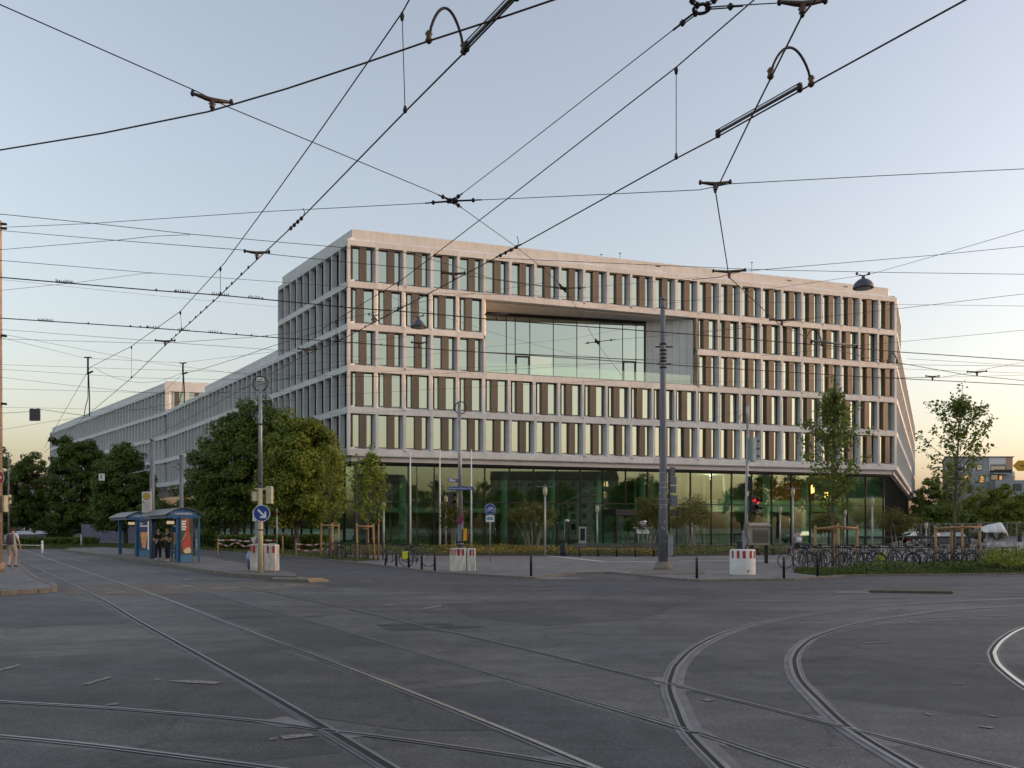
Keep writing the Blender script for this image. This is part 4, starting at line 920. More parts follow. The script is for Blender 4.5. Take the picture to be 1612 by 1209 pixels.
def bar(q, x0, z0, x1, z1, w, y0, y1):
    d = Vector((x1 - x0, 0, z1 - z0)).normalized(); n_ = Vector((-d.z, 0, d.x)) * w / 2
    a_, b_ = Vector((x0, 0, z0)), Vector((x1, 0, z1))
    P = [a_ - n_, b_ - n_, b_ + n_, a_ + n_]
    q._add([(v.x, y0, v.z) for v in P] + [(v.x, y1, v.z) for v in P], [(0, 1, 2, 3), (7, 6, 5, 4), (0, 4, 5, 1), (1, 5, 6, 2), (2, 6, 7, 3), (3, 7, 4, 0)])
bar(aw, -.05, zz + .13, .21, zz - .13, .075, -.158, -.153); bar(aw, .23, zz + .06, .23, zz - .15, .07, -.160, -.1585); bar(aw, .265, zz - .15, .03, zz - .15, .07, -.162, -.1605)
aw.build('white_arrow', sg)
MB().m(M_WHITE).box(-.26, -.12, -.13, -.12, zz - .3, zz + .1).build('small_sign', t)
MB().m(M_GREYMET).box(-.2, -.08, -.05, .05, 1.1, 2.1).build('cabinet', t)
MB().m(M_STICK).sheet([(-.34, -.12, 1.32), (-.2, -.14, 1.05), (-.1, -.13, 1.4)]).build('torn_paper', t)
pb = W(411, 905, 0) + Vector((0, .42, PZ))
t = thing('concrete_block', pb, 'weathered white concrete block with red stripes behind the arrow sign mast', 'concrete block', 'red and white mast guards')
sector_block(t, .50, 1.06, .62, [(-.13, -.03)], 'left_half', M_DIRTYW, (-.23, 0, 0)); sector_block(t, .46, 1.04, .62, [(-.10, -.02), (.12, .205)], 'right_half', M_DIRTYW, (.285, .02, 0))
for x in (-.46, -.43, -.40): MB().m(M_RED).box(x - .008, x + .008, -.315, -.31, .78, 1.0).build('red_stripe', t)
bg = MB().m(mat('pale_blue_plastic', (.25, .38, .55), .5, var=.2, vscale=9)).lathe([(.02, .38), (.05, .34), (.11, .22), (.13, .1), (.09, .0), (.02, -.03)], n=10).m(mat('indigo_cloth', (.06, .07, .14), .9)).lathe([(.06, -.04), (.09, -.12), (.075, -.3), (.03, -.38)], (0.01, 0, 0), 9)
o = bg.build('carrier_bag', None, pb + Vector((-.53, -.2, .42))); tag(o, 'pale blue carrier bag hanging on the left side of the concrete block', 'bag')

# mast with street name signs
p = W(725, 898, 0); py_ = p.y
t = thing('signal_mast', p, 'grey signal mast with street name signs and no-parking sign before the flagpoles', 'signal mast')
MB().m(M_MAST).tube([(0, 0, 0), (0, 0, 2.2)], .13, 12, .12).m(M_GREYMET).tube([(0, 0, 2.2), (-.06, 0, ZH(634, py_))], .105, 12, .06).build('pole', t)
coil(t, ZH(642, py_), .26)
zz = ZH(769, py_)
sg = MB().m(M_BLUE).box(-.56, .56, -.13, -.115, zz - .075, zz + .075).build('street_name_sign', t); lettering(sg, 'Schwere-Reiter-Str.', .135, M_WHITE, (0, -.134, zz))
zz = ZH(756.5, py_)
sg = MB().m(M_BLUE).box(-.50, .50, -.012, .012, -.075, .075).build('street_name_sign', t, (-.27, -.20, zz), R(64)); lettering(sg, 'Dachauer Str.', .14, M_WHITE, (0, -.016, 0))
signal(t, -.36, ZH(798, py_), -1, 2, -.05, M_BLACK, rz=R(25)); MB().m(M_CREAM).box(-.13, -.09, -.1, .06, ZH(800, py_), ZH(776, py_)).build('backing_board', t)
zz = ZH(820, py_)
sg = MB().m(M_RED).disc_y((-.03, 0, zz), .16, -.16, -.15, 26).m(mat('no_stop_violet', (.10, .02, .12), .4)).disc_y((-.03, 0, zz), .128, -.166, -.161, 26).build('no_parking_sign', t); sg.scale = (.88, 1, 1)
q = MB().m(M_RED); bar(q, -.12, zz + .09, .06, zz - .09, .035, -.172, -.167); q.build('red_bar', sg)
MB().m(M_RED).box(.09, .13, -.12, -.09, zz + .12, zz + .36).build('marker_strip', t)
MB().m(M_YEL).box(.13, .27, -.16, .02, ZH(851, py_), ZH(832, py_)).build('push_button_box', t)
MB().m(M_RED).box(.272, .34, -.12, .0, ZH(848, py_), ZH(838, py_)).build('red_box', t)
for z in (.95, 1.05, 1.2): MB().m(M_BLACK).lathe([(.14, z), (.15, z + .04), (.14, z + .07)], n=12).build('clamp_band', t)
pb = W(728, 899.5, 0) + Vector((0, .25, 0))
t = thing('concrete_block', pb, 'dirty split concrete block with red stripes at the street sign mast', 'concrete block', 'red and white mast guards')
sector_block(t, .70, .98, .6, [(-.03, .09), (.16, .26)], 'left_half', M_DIRTYW, (-.19, 0, 0)); sector_block(t, .34, .97, .6, [(-.07, .02), (.06, .12)], 'right_half', M_DIRTYW, (.365, .01, 0))
for k in range(4): MB().m(M_RED).box(-.52 + k * .075, -.495 + k * .075, -.306, -.301, .68, .93).build('red_stripe', t)

# short signal mast by the round white block
p = W(1175, 904, 0); py_ = p.y
t = thing('signal_mast', p, 'slim grey signal mast with cable loop rising behind the round white block', 'signal mast')
MB().m(M_GREYMET).tube([(-.02, 0, 0), (.0, 0, 2.4), (.06, 0, ZH(636, py_))], .075, 10, .05).build('pole', t)
MB().m(M_STICK).lathe([(.058, ZH(662, py_)), (.056, ZH(640, py_))], (.05, 0, 0), 10).build('sleeve', t)
arc = [(.05 - .17 + .17 * math.cos(a), 0, ZH(660, py_) + .22 * math.sin(a)) for a in np.linspace(0, math.pi, 14)]
MB().m(M_BLACK).tube(arc, .013, 6).build('cable_loop', t)
signal(t, .26, ZH(727, py_), 1, 3, 0, mat('pale_signal_green', (.34, .42, .40), .6, var=.1), rz=R(-70))
q = MB().m(M_BLACK).box(.08, .16, -.07, .07, ZH(773, py_), ZH(750, py_)); q.build('dark_case', t)
h1 = signal(t, .24, ZH(806, py_), -1, 2, -.05, M_BLACK, lit=1, rz=R(18)); h2 = signal(t, .38, ZH(809, py_), -1, 2, .03, M_BLACK, lit=1, rz=R(40))
MB().m(M_GREYMET).box(-.17, -.03, -.06, .06, 1.05, 1.75).build('cabinet', t)
MB().m(M_BLACK).box(-.36, -.2, -.08, .08, .95, 1.3).tube([(-.1, -.09, .95), (.08, -.1, 1.3), (-.05, -.09, 1.6), (.06, -.09, 2.1)], .016, 5).build('cable_bundle', t)
pb = W(1174, 906, 0) + Vector((0, .46, 0))
t = thing('concrete_block', pb, 'clean round white block with red stripes at the slim mast', 'concrete block', 'red and white mast guards')
sector_block(t, .98, 1.0, 0, [(-1.25, -1.02), (-.72, -.5), (-.26, -.02), (.30, .55), (.75, 1.0), (1.18, 1.35)], 'drum', mat('clean_white_concrete', (.66, .66, .63), .7, var=.12, vscale=3), curved=True)
MB().m(M_BLACK).disc_y((.09, 0, .17), .035, -.492, -.47, 12).build('lifting_hole', t)

# tall catenary mast
p = W(1044, 897, 0); py_ = p.y; zt = ZH(468, py_)
t = thing('catenary_mast', p, 'tall blue-grey steel mast with grey boxes standing in front of the lobby', 'mast')
MB().m(M_MAST).tube([(0, 0, .3), (0, 0, 3.7), (0, 0, 7.2), (-.02, 0, zt)], [.215, .175, .14, .10], 16).build('pole', t)
q = MB().m(mat('stained_plinth', (.20, .185, .15), .9, var=.4, vscale=4)).lathe([(.44, 0), (.42, .12), (.37, .18), (.34, .3), (.32, .36)], n=12); q.build('plinth', t)
for zy in (543, 553, 559, 565, 570, 580, 473, 486): MB().m(M_DARKMET).lathe([(.14, ZH(zy, py_)), (.17, ZH(zy, py_) + .03), (.14, ZH(zy, py_) + .07)] if zy > 500 else [(.11, ZH(zy, py_)), (.12, ZH(zy, py_) + .05)], n=14).build('clamp_band', t)
for zy, L_ in ((546, .75), (573, .6)): MB().m(M_DARKMET).tube([(-L_ * .45, 0, ZH(zy, py_)), (L_ * .55, 0, ZH(zy, py_))], .035, 6).build('cross_arm', t)
for zy in (760, 768, 777, 786, 795, 745): MB().m(M_STICK).lathe([(.205, ZH(zy, py_)), (.205, ZH(zy, py_) + .018)], n=16).build('strap', t)
for k, (y0, y1, dx, w_) in enumerate(((750, 736, .40, .10), (763, 751, .43, .13), (776, 765, .43, .11), (797, 780, .46, .14))):
    o = MB().m(mat('box_grey', (.13, .15, .17), .6, var=.15)).box(dx - w_, dx + w_, -.14, .14, ZH(y0, py_), ZH(y1, py_)).box(dx - w_ - .08, dx - w_, -.04, .04, ZH(y0, py_) + .1, ZH(y1, py_) - .1).build('switch_box', t)
MB().m(M_GREYMET).box(.16, .40, -.2, .1, .62, 1.55).build('cabinet', t)
random.seed(3)
for k in range(9):
    z = random.uniform(1.2, 3.6); a = random.uniform(-2.2, -.9); rr = .205
    MB().m(M_STICK).box(rr * math.cos(a) - .02, rr * math.cos(a) + .02, rr * math.sin(a) - .006, rr * math.sin(a) + .006, z, z + .05).build('sticker', t)
# left edge: tall pole with the no-entry sign and signal backs
Yn = 33.5; p = Vector((DX(-4.2, Yn), Yn, .12))
t = thing('catenary_pole', p, 'tall brown pole at the left picture edge with no-entry sign', 'pole')
MB().m(mat('rust_brown_pole', (.30, .21, .15), .7, var=.2, vscale=3)).tube([(0, 0, 0), (0, 0, ZH(352, Yn))], .19, 14, .155).lathe([(.26, 0), (.26, .3), (.2, .36)], n=14).build('pole', t)
for zy in (357, 364, 533, 640): MB().m(M_DARKMET).tube([(.13, 0, ZH(zy, Yn)), (.36, 0, ZH(zy, Yn) - .02)], .05, 6).build('wire_anchor', t)
zz = ZH(757, Yn)
sg = MB().m(M_WHITE).disc_y((.10, 0, zz), .315, -.25, -.24, 30).m(mat('no_entry_red', (.42, .02, .015), .4)).disc_y((.10, 0, zz), .30, -.256, -.251, 30).m(M_WHITE).box(-.12, .32, -.262, -.257, zz - .045, zz + .045).build('no_entry_sign', t)
signal(t, .30, ZH(811, Yn), 1, 2, 0, M_CREAM, w=.085, rz=R(-25)); signal(t, .06, ZH(820, Yn), 1, 1, -.28, M_BLACK, w=.10)
Yn = 62.0; p = Vector((DX(13.5, Yn), Yn, 0))
t = thing('signal_mast', p, 'thin grey mast with a cream signal back right of the no-entry sign', 'signal mast')
MB().m(M_MAST).tube([(0, 0, 0), (0, 0, ZH(712, Yn))], .06, 8, .05).build('pole', t); signal(t, .10, ZH(793, Yn), 1, 2, -.05, M_CREAM, w=.09, rz=R(-20))
# two masts behind the shelter with a bracket between them
for px, top, Yn, lab in ((239.5, 693, 55, 'blue-grey mast rising behind the stop sign'), (285.5, 718, 60, 'blue-grey mast with curved bracket rising behind the shelter roof')):
    p = Vector((DX(px, Yn), Yn, 0)); t = thing('catenary_mast', p, lab, 'mast')
    MB().m(M_MAST).tube([(0, 0, 0), (0, 0, ZH(top, Yn))], .18 if px < 250 else .16, 12, .13).lathe([(.16, ZH(top, Yn) - .02), (.16, ZH(top, Yn) + .08)], n=10).build('pole', t)
    if px > 250:
        z0 = ZH(741, Yn); MB().m(M_MAST).tube([(0, 0, z0 - .05), (-.35, -.2, z0 + .25), (-.75, -.6, z0 + .28), (-1.4, -1.5, z0 + .0), (-2.1, -3.0, z0 - .35)], .05, 6).build('bracket_arm', t)
        MB().m(M_MAST).box(-.2, .0, -.2, .2, ZH(733, Yn), ZH(729, Yn)).build('clamp', t)

# tram stop shelters: two identical arched units along the track
SA = R(123.0)                                            # direction of the shelters along the track
def make_shelter():
    e = empty('tram_shelter')
    L_, Wd, Hh = 6.6, 1.75, 2.18
    arcp = [(-.92 + 1.84 * k / 12, Hh + .17 + .36 * math.sin(math.pi * k / 12)) for k in range(13)]
    q = MB().m(mat('dull_roof_metal', (.10, .105, .12), .45, .5, var=.15))
    prof = arcp + [(y, z - .035) for y, z in reversed(arcp)]
    q.extr_x(prof, -.25, L_); q.build('roof', e)
    fa = [(y * .86, z - .05) for y, z in arcp] + [(.79, Hh + .0), (-.79, Hh)]
    f = MB().m(M_SHELT).extr_x(fa, -.06, -.02).build('gable', e)
    MB().m(mat('name_band', (.06, .16, .30), .4)).box(-.067, -.061, -.62, .62, Hh + .14, Hh + .32).build('name_band', f)
    o = inst('lettering', text_mesh('Leonrodplatz', .15, M_WHITE), f, (-.071, 0, Hh + .23)); o.rotation_euler = (R(90), 0, R(-90))
    for x in (.0, L_ - .2):
        MB().m(M_SHELT).box(x, x + .16, .13, .33, 0, Hh + .1).build('post', e)
        MB().m(M_SHELT).box(x, x + .08, -.78, -.70, 0, Hh + .1).build('post', e)
    MB().m(M_SHELT).box(2.2, 2.28, -.78, -.72, 0, Hh + .1).box(4.4, 4.48, -.78, -.72, 0, Hh + .1).build('back_post', e)
    MB().m(M_SHELT).box(0, L_, .74, .80, Hh, Hh + .12).box(0, L_, -.80, -.74, Hh, Hh + .12).build('roof_beam', e)
    gb_ = glass('shelter_glass', tint=(.72, .78, .76), refl=.08)
    for k in range(3): MB().m(gb_).box(.1 + 2.15 * k, 2.15 + 2.15 * k, -.755, -.745, .25, Hh - .1).build('pane', e)
    MB().m(M_SHELT).box(3.6, 5.8, -.70, -.40, .42, .47).box(3.8, 3.86, -.6, -.5, 0, .42).box(5.5, 5.56, -.6, -.5, 0, .42).build('bench', e)
    dsp = MB().m(M_BLACK).box(1.3, 1.42, -.25, .62, Hh - .36, Hh - .06).build('display', e)
    MB().m(mat('lit_display', (.5, .4, .2), emit=((1, .80, .48), .07))).box(1.293, 1.299, .18, .54, Hh - .29, Hh - .13).box(1.293, 1.299, -.19, -.15, Hh - .29, Hh - .13).build('lit_text', dsp)
    return e
def poster(parent, kind):
    fr_ = MB().m(M_SHELT).box(-.10, .10, -.82, -.22, .0, 2.25).build('poster_case', parent, (0, .40, 0))
    MB().m(mat('case_base_blue', (.045, .15, .26), .5)).box(-.107, -.101, -.80, -.24, .03, .36).build('case_base', fr_)
    q = MB().m(mat('poster_ground_%d' % kind, ((.07, .075, .03), (.02, .05, .14))[kind], .5, var=.5, vscale=3)).box(-.109, -.103, -.79, -.25, .40, 2.18)
    po = q.build('poster', fr_)
    if kind == 0:
        red = MB().m(mat('poster_red', (.42, .06, .035), .5, var=.3, vscale=6)).sheet([(-.113, y, z) for y, z in ((-.40, 2.15), (-.62, 2.15), (-.64, 1.5), (-.74, 1.0), (-.72, .7), (-.34, .62), (-.30, .9), (-.50, 1.3), (-.46, 1.7))]).build('red_shape', po)
        MB().m(mat('poster_cream', (.55, .45, .28), .5)).sheet([(-.115, y, z) for y, z in ((-.50, .72), (-.36, .56), (-.44, .45), (-.70, .45), (-.74, .62), (-.66, .75))]).sheet([(-.115, y, z) for y, z in ((-.30, 1.05), (-.27, .95), (-.50, 1.42), (-.47, 1.46))]).build('cream_shape', po)
        for k in range(4): MB().m(M_WHITE).box(-.114, -.112, -.50 + .03 * (k % 2), -.28, 1.98 - k * .13, 2.04 - k * .13 + .02).build('text_line', po)
    else:
        MB().m(mat('poster_skin', (.50, .30, .12), .5, var=.4, vscale=8)).sheet([(-.113, y, z) for y, z in ((-.30, 1.45), (-.72, 1.45), (-.66, 1.1), (-.60, .5), (-.42, .5), (-.34, 1.1))]).build('figure', po)
        MB().m(M_WHITE).box(-.115, -.113, -.78, -.71, .42, 2.1).box(-.1155, -.1145, -.70, -.28, 1.78, 1.84).box(-.1155, -.1145, -.45, -.28, 1.93, 1.97).build('text_line', po)
    return fr_
Y1 = 42.0; sh1 = make_shelter(); sh1.location = (DX(289, Y1), Y1, PZ); sh1.rotation_euler = (0, 0, SA)
sh2 = copy_tree(sh1); Y2 = 50.5; sh2.location = (DX(223, Y2), Y2, PZ)
tag(sh1, 'blue arched tram shelter nearer the camera with people waiting inside', 'tram shelter', 'tram shelters on the platform')
tag(sh2, 'blue arched tram shelter farther along the platform', 'tram shelter', 'tram shelters on the platform')
poster(sh1, 0); poster(sh2, 1)
# stop sign on a post
p = Vector((DX(231, 47), 47, PZ)); t = thing('stop_sign', p, 'white tram stop board with yellow H disc above the shelter roofs', 'stop sign')
MB().m(M_GREYMET).tube([(.2, .06, 0), (.2, .06, ZH(772, 47))], .05, 8).build('pole', t)
bd = MB().m(mat('stop_board_white', (.55, .54, .48), .6)).box(-.26, .26, -.02, .02, ZH(807, 47) - PZ, ZH(774, 47) - PZ).build('board', t)
zc = ZH(781.5, 47) - PZ
MB().m(mat('stop_green', (.05, .12, .02), .5)).disc_y((0, 0, zc), .185, -.027, -.021, 26).m(M_YEL).disc_y((0, 0, zc), .155, -.031, -.028, 26).build('disc', bd)
lettering(bd, 'H', .2, mat('stop_green', ()), (0, -.034, zc))
for k in range(5): MB().m(mat('grey_print', (.30, .30, .30), .7)).box(-.18, .2 - .05 * (k % 2), -.0225, -.021, zc - .38 - k * .1, zc - .34 - k * .1).build('text_line', bd)
MB().m(M_RED).box(-.21, -.11, -.024, -.0205, zc - .35, zc - .28).build('line_badge', bd)
p = Vector((DX(160, 30), 30, ZH(751, 30))); t = thing('letter_sign', p, 'small white square sign with the letter E hanging before the trees', 'sign')
MB().m(M_WHITE).box(-.1, .1, -.01, .01, -.12, .12).build('board', t); lettering(t, 'E', .2, M_BLACK, (0, -.014, 0))
MB().m(M_WIRE).tube([(-.08, 0, .12), (-.08, 0, .35)], .006, 4).tube([(.08, 0, .12), (.08, 0, .35)], .006, 4).build('hook', t)
wire('thin wire carrying the letter E sign in front of the left trees', [(20, 745, ZH(745, 30)), (100, 741, ZH(741, 30)), (160, 741.5, ZH(742.5, 30)), (225, 738, ZH(738, 30))], .006)
# white posts with a bar at the tram track end
for px, y0, y1, lab in ((66.5, 872.5, 851, 'white post with ring grooves beside the walking person'), (128, 859, 842, 'distant white post left of the far shelter')):
    p = W(px, y0); MB_ = MB().m(M_WHITE); hh = (y0 - y1) * p.y / F
    o = MB_.lathe([(.075, 0), (.075, hh * .72), (.055, hh * .74), (.055, hh * .78), (.075, hh * .8), (.075, hh * .88), (.055, hh * .9), (.07, hh)], n=12).build('post', None, p); tag(o, lab, 'post')
    o.name = 'barrier_post'
p = W(66, 872.5); q = MB().m(M_WHITE).tube([W(-15, 873) + Vector((0, 0, .72)) - p, W(35, 873) + Vector((0, 0, .66)) - p, Vector((0, 0, .62))], .02, 5)
tag(q.build('barrier_rail', None, p), 'thin white rail behind the walking person', 'rail')

# flagpoles, lamps, bollards, signs on the plaza
for k, (px, y0, y1, lab) in enumerate(((646, 707, 864, 'left white flagpole before the lobby glass'), (692.5, 707, 863, 'middle white flagpole left of the sign mast'), (742, 708, 863, 'right white flagpole right of the sign mast'))):
    Yp = 1340 * 1.84 / (y1 - HZ) - 6; p = Vector((DX(px, Yp), Yp, 0)); t = thing('flagpole', p, lab, 'flagpole', 'flagpoles')
    hh = ZH(y0, Yp); MB().m(M_WHITE).tube([(0, 0, 0), (0, 0, hh)], .085, 10, .05).build('pole', t); MB().m(M_GREYMET).lathe([(.06, hh), (.07, hh + .05), (.02, hh + .1)], n=10).build('finial', t)
    if k: MB().m(M_BLACK).tube([(.09, -.02, hh * .35), (.1, -.03, hh * .2)], .02, 5).build('halyard', t)
def plaza_lamp(px, ytop, Yp, lab, arm=1):
    p = Vector((DX(px, Yp), Yp, 0)); hh = ZH(ytop, Yp); t = thing('plaza_lamp', p, lab, 'lamp post', 'lamp posts on the plaza')
    MB().m(mat('lamp_post_grey', (.36, .36, .34), .5, .3)).tube([(0, 0, 0), (0, 0, hh - .6)], .075, 10, .06).build('pole', t)
    MB().m(mat('lantern_cream', (.46, .40, .28), .4)).lathe([(.06, hh - .62), (.14, hh - .56), (.15, hh - .12), (.1, hh - .06)], n=12).build('lantern', t)
    MB().m(M_GREYMET).box(-.5 if arm else -.2, .55 if arm else .2, -.12, .12, hh - .05, hh - .02).tube([(0, 0, hh - .1), (0, 0, hh + .12)], .02, 5).build('reflector', t)
for a in ((858, 765, 55, 'tall lamp post at the edge of the flower bed right of the bicycle sign'), (940, 795, 66, 'lamp post behind the long bench'), (1089, 786, 66, 'lamp post among shrubs right of the tall mast'), (1248, 768, 62, 'lamp post beside the standing person', ), (1228, 797, 74, 'small lamp post right of the grey cabinet'),
          (1373, 782, 62, 'lamp post left of the round shrub'), (1330, 802, 74, 'small lamp post behind the left tree stakes'), (702, 780, 64, 'thin lamp post with cream head left of the street signs'), (604, 789, 60, 'thin post with pale head behind the left stakes')): plaza_lamp(*a)
plaza_lamp(1458, 822, 78, 'short lamp post by the construction fence', 0)
def bollard(px, y0, y1, lab, tilt=0.0):
    p = W(px, y0); hh = (y0 - y1) * p.y / F
    e = thing('bollard', p, lab, 'bollard', 'dark steel bollards'); e.rotation_euler = (0, tilt, 0)
    MB().m(M_DARKMET).lathe([(.05, 0), (.05, hh - .03), (.03, hh)], n=10).build('post', e); MB().m(M_DARKMET).lathe([(.075, 0), (.075, .012)], n=10).build('base_ring', e)
for a in ((836, 907, 872, 'dark bollard standing at the kerb below the tall lamp post'), (1097, 911, 877, 'dark bollard right of the tall mast'), (1234, 911, 876, 'dark bollard right of the round white block'), (1287, 909, 868, 'dark bollard in front of the left tree stakes'),
          (684.5, 900, 870, 'rightmost dark bollard left of the dirty concrete block'), (664, 898, 869, 'second dark bollard from the right before the bicycle'), (643.5, 896, 868, 'dark bollard in front of the yellow bicycle bag'), (624, 894, 866, 'dark bollard left of the bicycle with yellow bag'), (606.5, 892, 864, 'leaning dark bollard at the left end of the row', .1)): bollard(*a)
p = W(771.5, 884); py_ = p.y; t = thing('cycle_sign', p, 'round blue bicycle sign with small plate on a thin post', 'sign')
MB().m(M_GREYMET).tube([(0, 0, 0), (0, 0, ZH(793, py_))], .03, 8).build('pole', t); zc = ZH(801.5, py_)
sg = MB().m(M_WHITE).disc_y((0, 0, zc), .30, -.045, -.035, 28).m(M_BLUE).disc_y((0, 0, zc), .28, -.05, -.046, 28).build('disc', t)
q = MB().m(M_WHITE)
for cx in (-.12, .12):
    ring_ = [(cx + .085 * math.cos(a), -.055, zc - .04 + .085 * math.sin(a)) for a in np.linspace(0, 2 * math.pi, 17)]; q.tube(ring_, .012, 5)
for a_, b_ in (((-.12, -.04), (-.05, .08)), ((-.05, .08), (.08, .08)), ((.08, .08), (.0, -.05)), ((.0, -.05), (-.05, .08)), ((.12, -.04), (.07, .13)), ((.07, .13), (.13, .13)), ((-.09, .12), (-.02, .12)), ((-.12, -.04), (0, -.05))):
    q.tube([(a_[0], -.055, zc + a_[1]), (b_[0], -.055, zc + b_[1])], .012, 5)
q.build('bicycle_symbol', sg)
pl_ = MB().m(M_WHITE).box(-.23, .23, -.045, -.035, zc - .70, zc - .34).build('plate', t); MB().m(mat('plate_blue_grey', (.16, .28, .34), .5)).box(-.17, .17, -.048, -.0455, zc - .60, zc - .42).build('symbol', pl_)
# grey street cabinet
Yc = 44; p = Vector((DX(1194.5, Yc), Yc, 0)); t = thing('street_cabinet', p, 'beige grey cabinet with sloped lid behind the slim mast', 'cabinet')
M_CAB = mat('cabinet_beige', (.33, .29, .22), .7, var=.15, vscale=3)
z0, z1 = ZH(858, Yc), ZH(829, Yc); w_ = 14.2 * Yc / F
MB().m(M_CAB).box(-w_, w_, -.3, .3, z0, z1).build('body', t); MB().m(M_CAB).extr_x([(-.38, z1 + .0), (.34, z1), (.34, z1 + .2), (-.38, z1 + .07)], -w_ - .05, w_ + .07).build('lid', t)
MB().m(mat('louvre_brown', (.13, .11, .085), .8)).box(-w_ + .06, w_ - .06, -.312, -.301, z0 + .12, z1 - .18).build('vent_panel', t)
for k in range(5): MB().m(M_CAB).box(-w_ + .16 + k * .15, -w_ + .26 + k * .15, -.316, -.313, z1 - .28, z1 - .25).build('louvre', t)
MB().m(M_DARKMET).box(-w_ + .05, -w_ + .12, -.2, .2, 0, z0).box(w_ - .12, w_ - .05, -.2, .2, 0, z0).build('stand', t)
# benches
def bench(px0, px1, y0, y1, nleg, lab):
    a = W((px0 + px1) / 2, y0); s_ = a.y / F; L_ = (px1 - px0) * s_; t = thing('bench', a, lab, 'bench', 'long dark benches')
    M_SEAT = mat('bench_slat_grey', (.085, .085, .09), .7, var=.2)
    for k in range(3): MB().m(M_SEAT).box(-L_ / 2, L_ / 2, -.22 + k * .15, -.09 + k * .15, .42, .46).build('seat_slat', t)
    if y1 < 860:
        for k in range(2): MB().m(M_SEAT).box(-L_ / 2, L_ / 2, .26, .30, .58 + k * .15, .70 + k * .15).build('back_slat', t)
    for k in range(nleg):
        x = -L_ / 2 + .3 + (L_ - .6) * k / (nleg - 1)
        MB().m(M_DARKMET).tube([(x, -.2, 0), (x, -.2, .3), (x, -.1, .41)], .035, 6).tube([(x, .2, 0), (x, .22, .3), (x, .1, .41)], .035, 6).box(x - .04, x + .04, -.2, .28, .38, .42).build('leg', t)
        if y1 < 860: MB().m(M_DARKMET).box(x - .03, x + .03, .301, .33, .4, .86).build('back_support', t)
bench(905, 1066, 876.5, 852, 6, 'long dark bench before the flower bed left of the tall mast'); bench(1186, 1274, 874, 861, 4, 'long dark backless bench right of the round white block')
p = W(887, 875.5); t = thing('litter_bin', p, 'dark litter bin on the plaza left of the long bench', 'litter bin'); MB().m(M_BLACK).lathe([(.2, .05), (.22, .2), (.22, .85), (.18, .9)], n=14).build('body', t); MB().m(M_BLACK).lathe([(.24, .98), (.26, 1.0), (.1, 1.08)], n=14).tube([(.2, 0, .85), (.2, 0, 1.0)], .015, 4).tube([(-.2, 0, .85), (-.2, 0, 1.0)], .015, 4).build('hood', t)
Yl = 64; p = Vector((DX(888.5, Yl), Yl, 0)); t = thing('spotlight', p, 'thin pole spotlight with pale head before the lobby', 'spotlight'); MB().m(M_GREYMET).tube([(0, 0, 0), (0, 0, ZH(821, Yl))], .02, 6).build('pole', t); MB().m(M_WHITE).lathe([(.04, 0), (.16, .05), (.18, .16), (.1, .2)], n=12).build('head', t, (.2, 0, ZH(822, Yl)))
Yl = 70; p = Vector((DX(917, Yl), Yl, 0)); t = thing('info_stele', p, 'slim pale information stele in front of the glass', 'stele'); MB().m(mat('stele_grey', (.36, .36, .33), .6)).box(-.3, .3, -.1, .1, 0, ZH(829, Yl)).build('body', t); MB().m(M_BLACK).box(-.2, .2, -.106, -.101, .8, ZH(832, Yl)).build('panel', t)
Yl = 68; p = Vector((DX(1012, Yl), Yl, 0)); t = thing('notice_board', p, 'white notice board with round emblem before the lobby left of the mast', 'notice board')
MB().m(M_WHITE).box(-.5, .5, -.03, .03, ZH(840, Yl), ZH(832.5, Yl)).build('board', t); MB().m(M_WHITE).lathe([(.05, 0), (.32, .05), (.40, .25), (.3, .45), (.05, .5)], n=16).build('emblem', t, (0, 0, ZH(829, Yl))); MB().m(M_WHITE).box(-.75, .75, -.04, .04, ZH(831.5, Yl), ZH(829.8, Yl)).build('shelf', t)
MB().m(M_GREYMET).tube([(-.35, .05, 0), (-.35, .05, ZH(832, Yl))], .03, 6).tube([(.35, .05, 0), (.35, .05, ZH(832, Yl))], .03, 6).build('stand', t)
# red and white tape barrier under the left trees
M_TAPEW = mat('tape_white', (.50, .49, .45), .5); M_TAPER = mat('tape_red', (.33, .05, .05), .5)
def tape(lab, pts, Yt, h_=.075):
    P = [Vector((DX(x, Yt), Yt + random.uniform(-.02, .02), ZH(y, Yt))) for x, y in pts]; P = smooth(P, 6); base = P[0].copy(); e = thing('barrier_tape', base, lab, 'barrier tape', 'barrier tapes')
    for side, m_ in ((0, M_TAPEW), (1, M_TAPER)):
        q = MB().m(m_)
        for k in range(len(P) - 1):
            if (k // 2) % 2 == side:
                a, b = P[k] - base, P[k + 1] - base; q._add([a, b, b + Vector((0, .02, h_)), a + Vector((0, .02, h_)), a + Vector((0, .004, 0)), b + Vector((0, .004, 0))], [(0, 1, 2, 3), (0, 4, 5, 1)])
        q.build(('white_bands', 'red_bands')[side], e)
tape('upper slack barrier tape left of the arrow sign mast', [(344, 851.5), (370, 851), (385, 853), (410, 851.5), (436, 852)], 52)
tape('lower sagging barrier tape left of the arrow sign mast', [(344, 856), (358, 860), (372, 855), (385, 861), (400, 858), (436, 857)], 52.2)
tape('upper barrier tape left of the young tree stakes', [(466, 857), (490, 859), (505, 857), (520, 858)], 53.5)
tape('lower barrier tape left of the young tree stakes', [(466, 865), (485, 868), (505, 865), (520, 866)], 53.7)
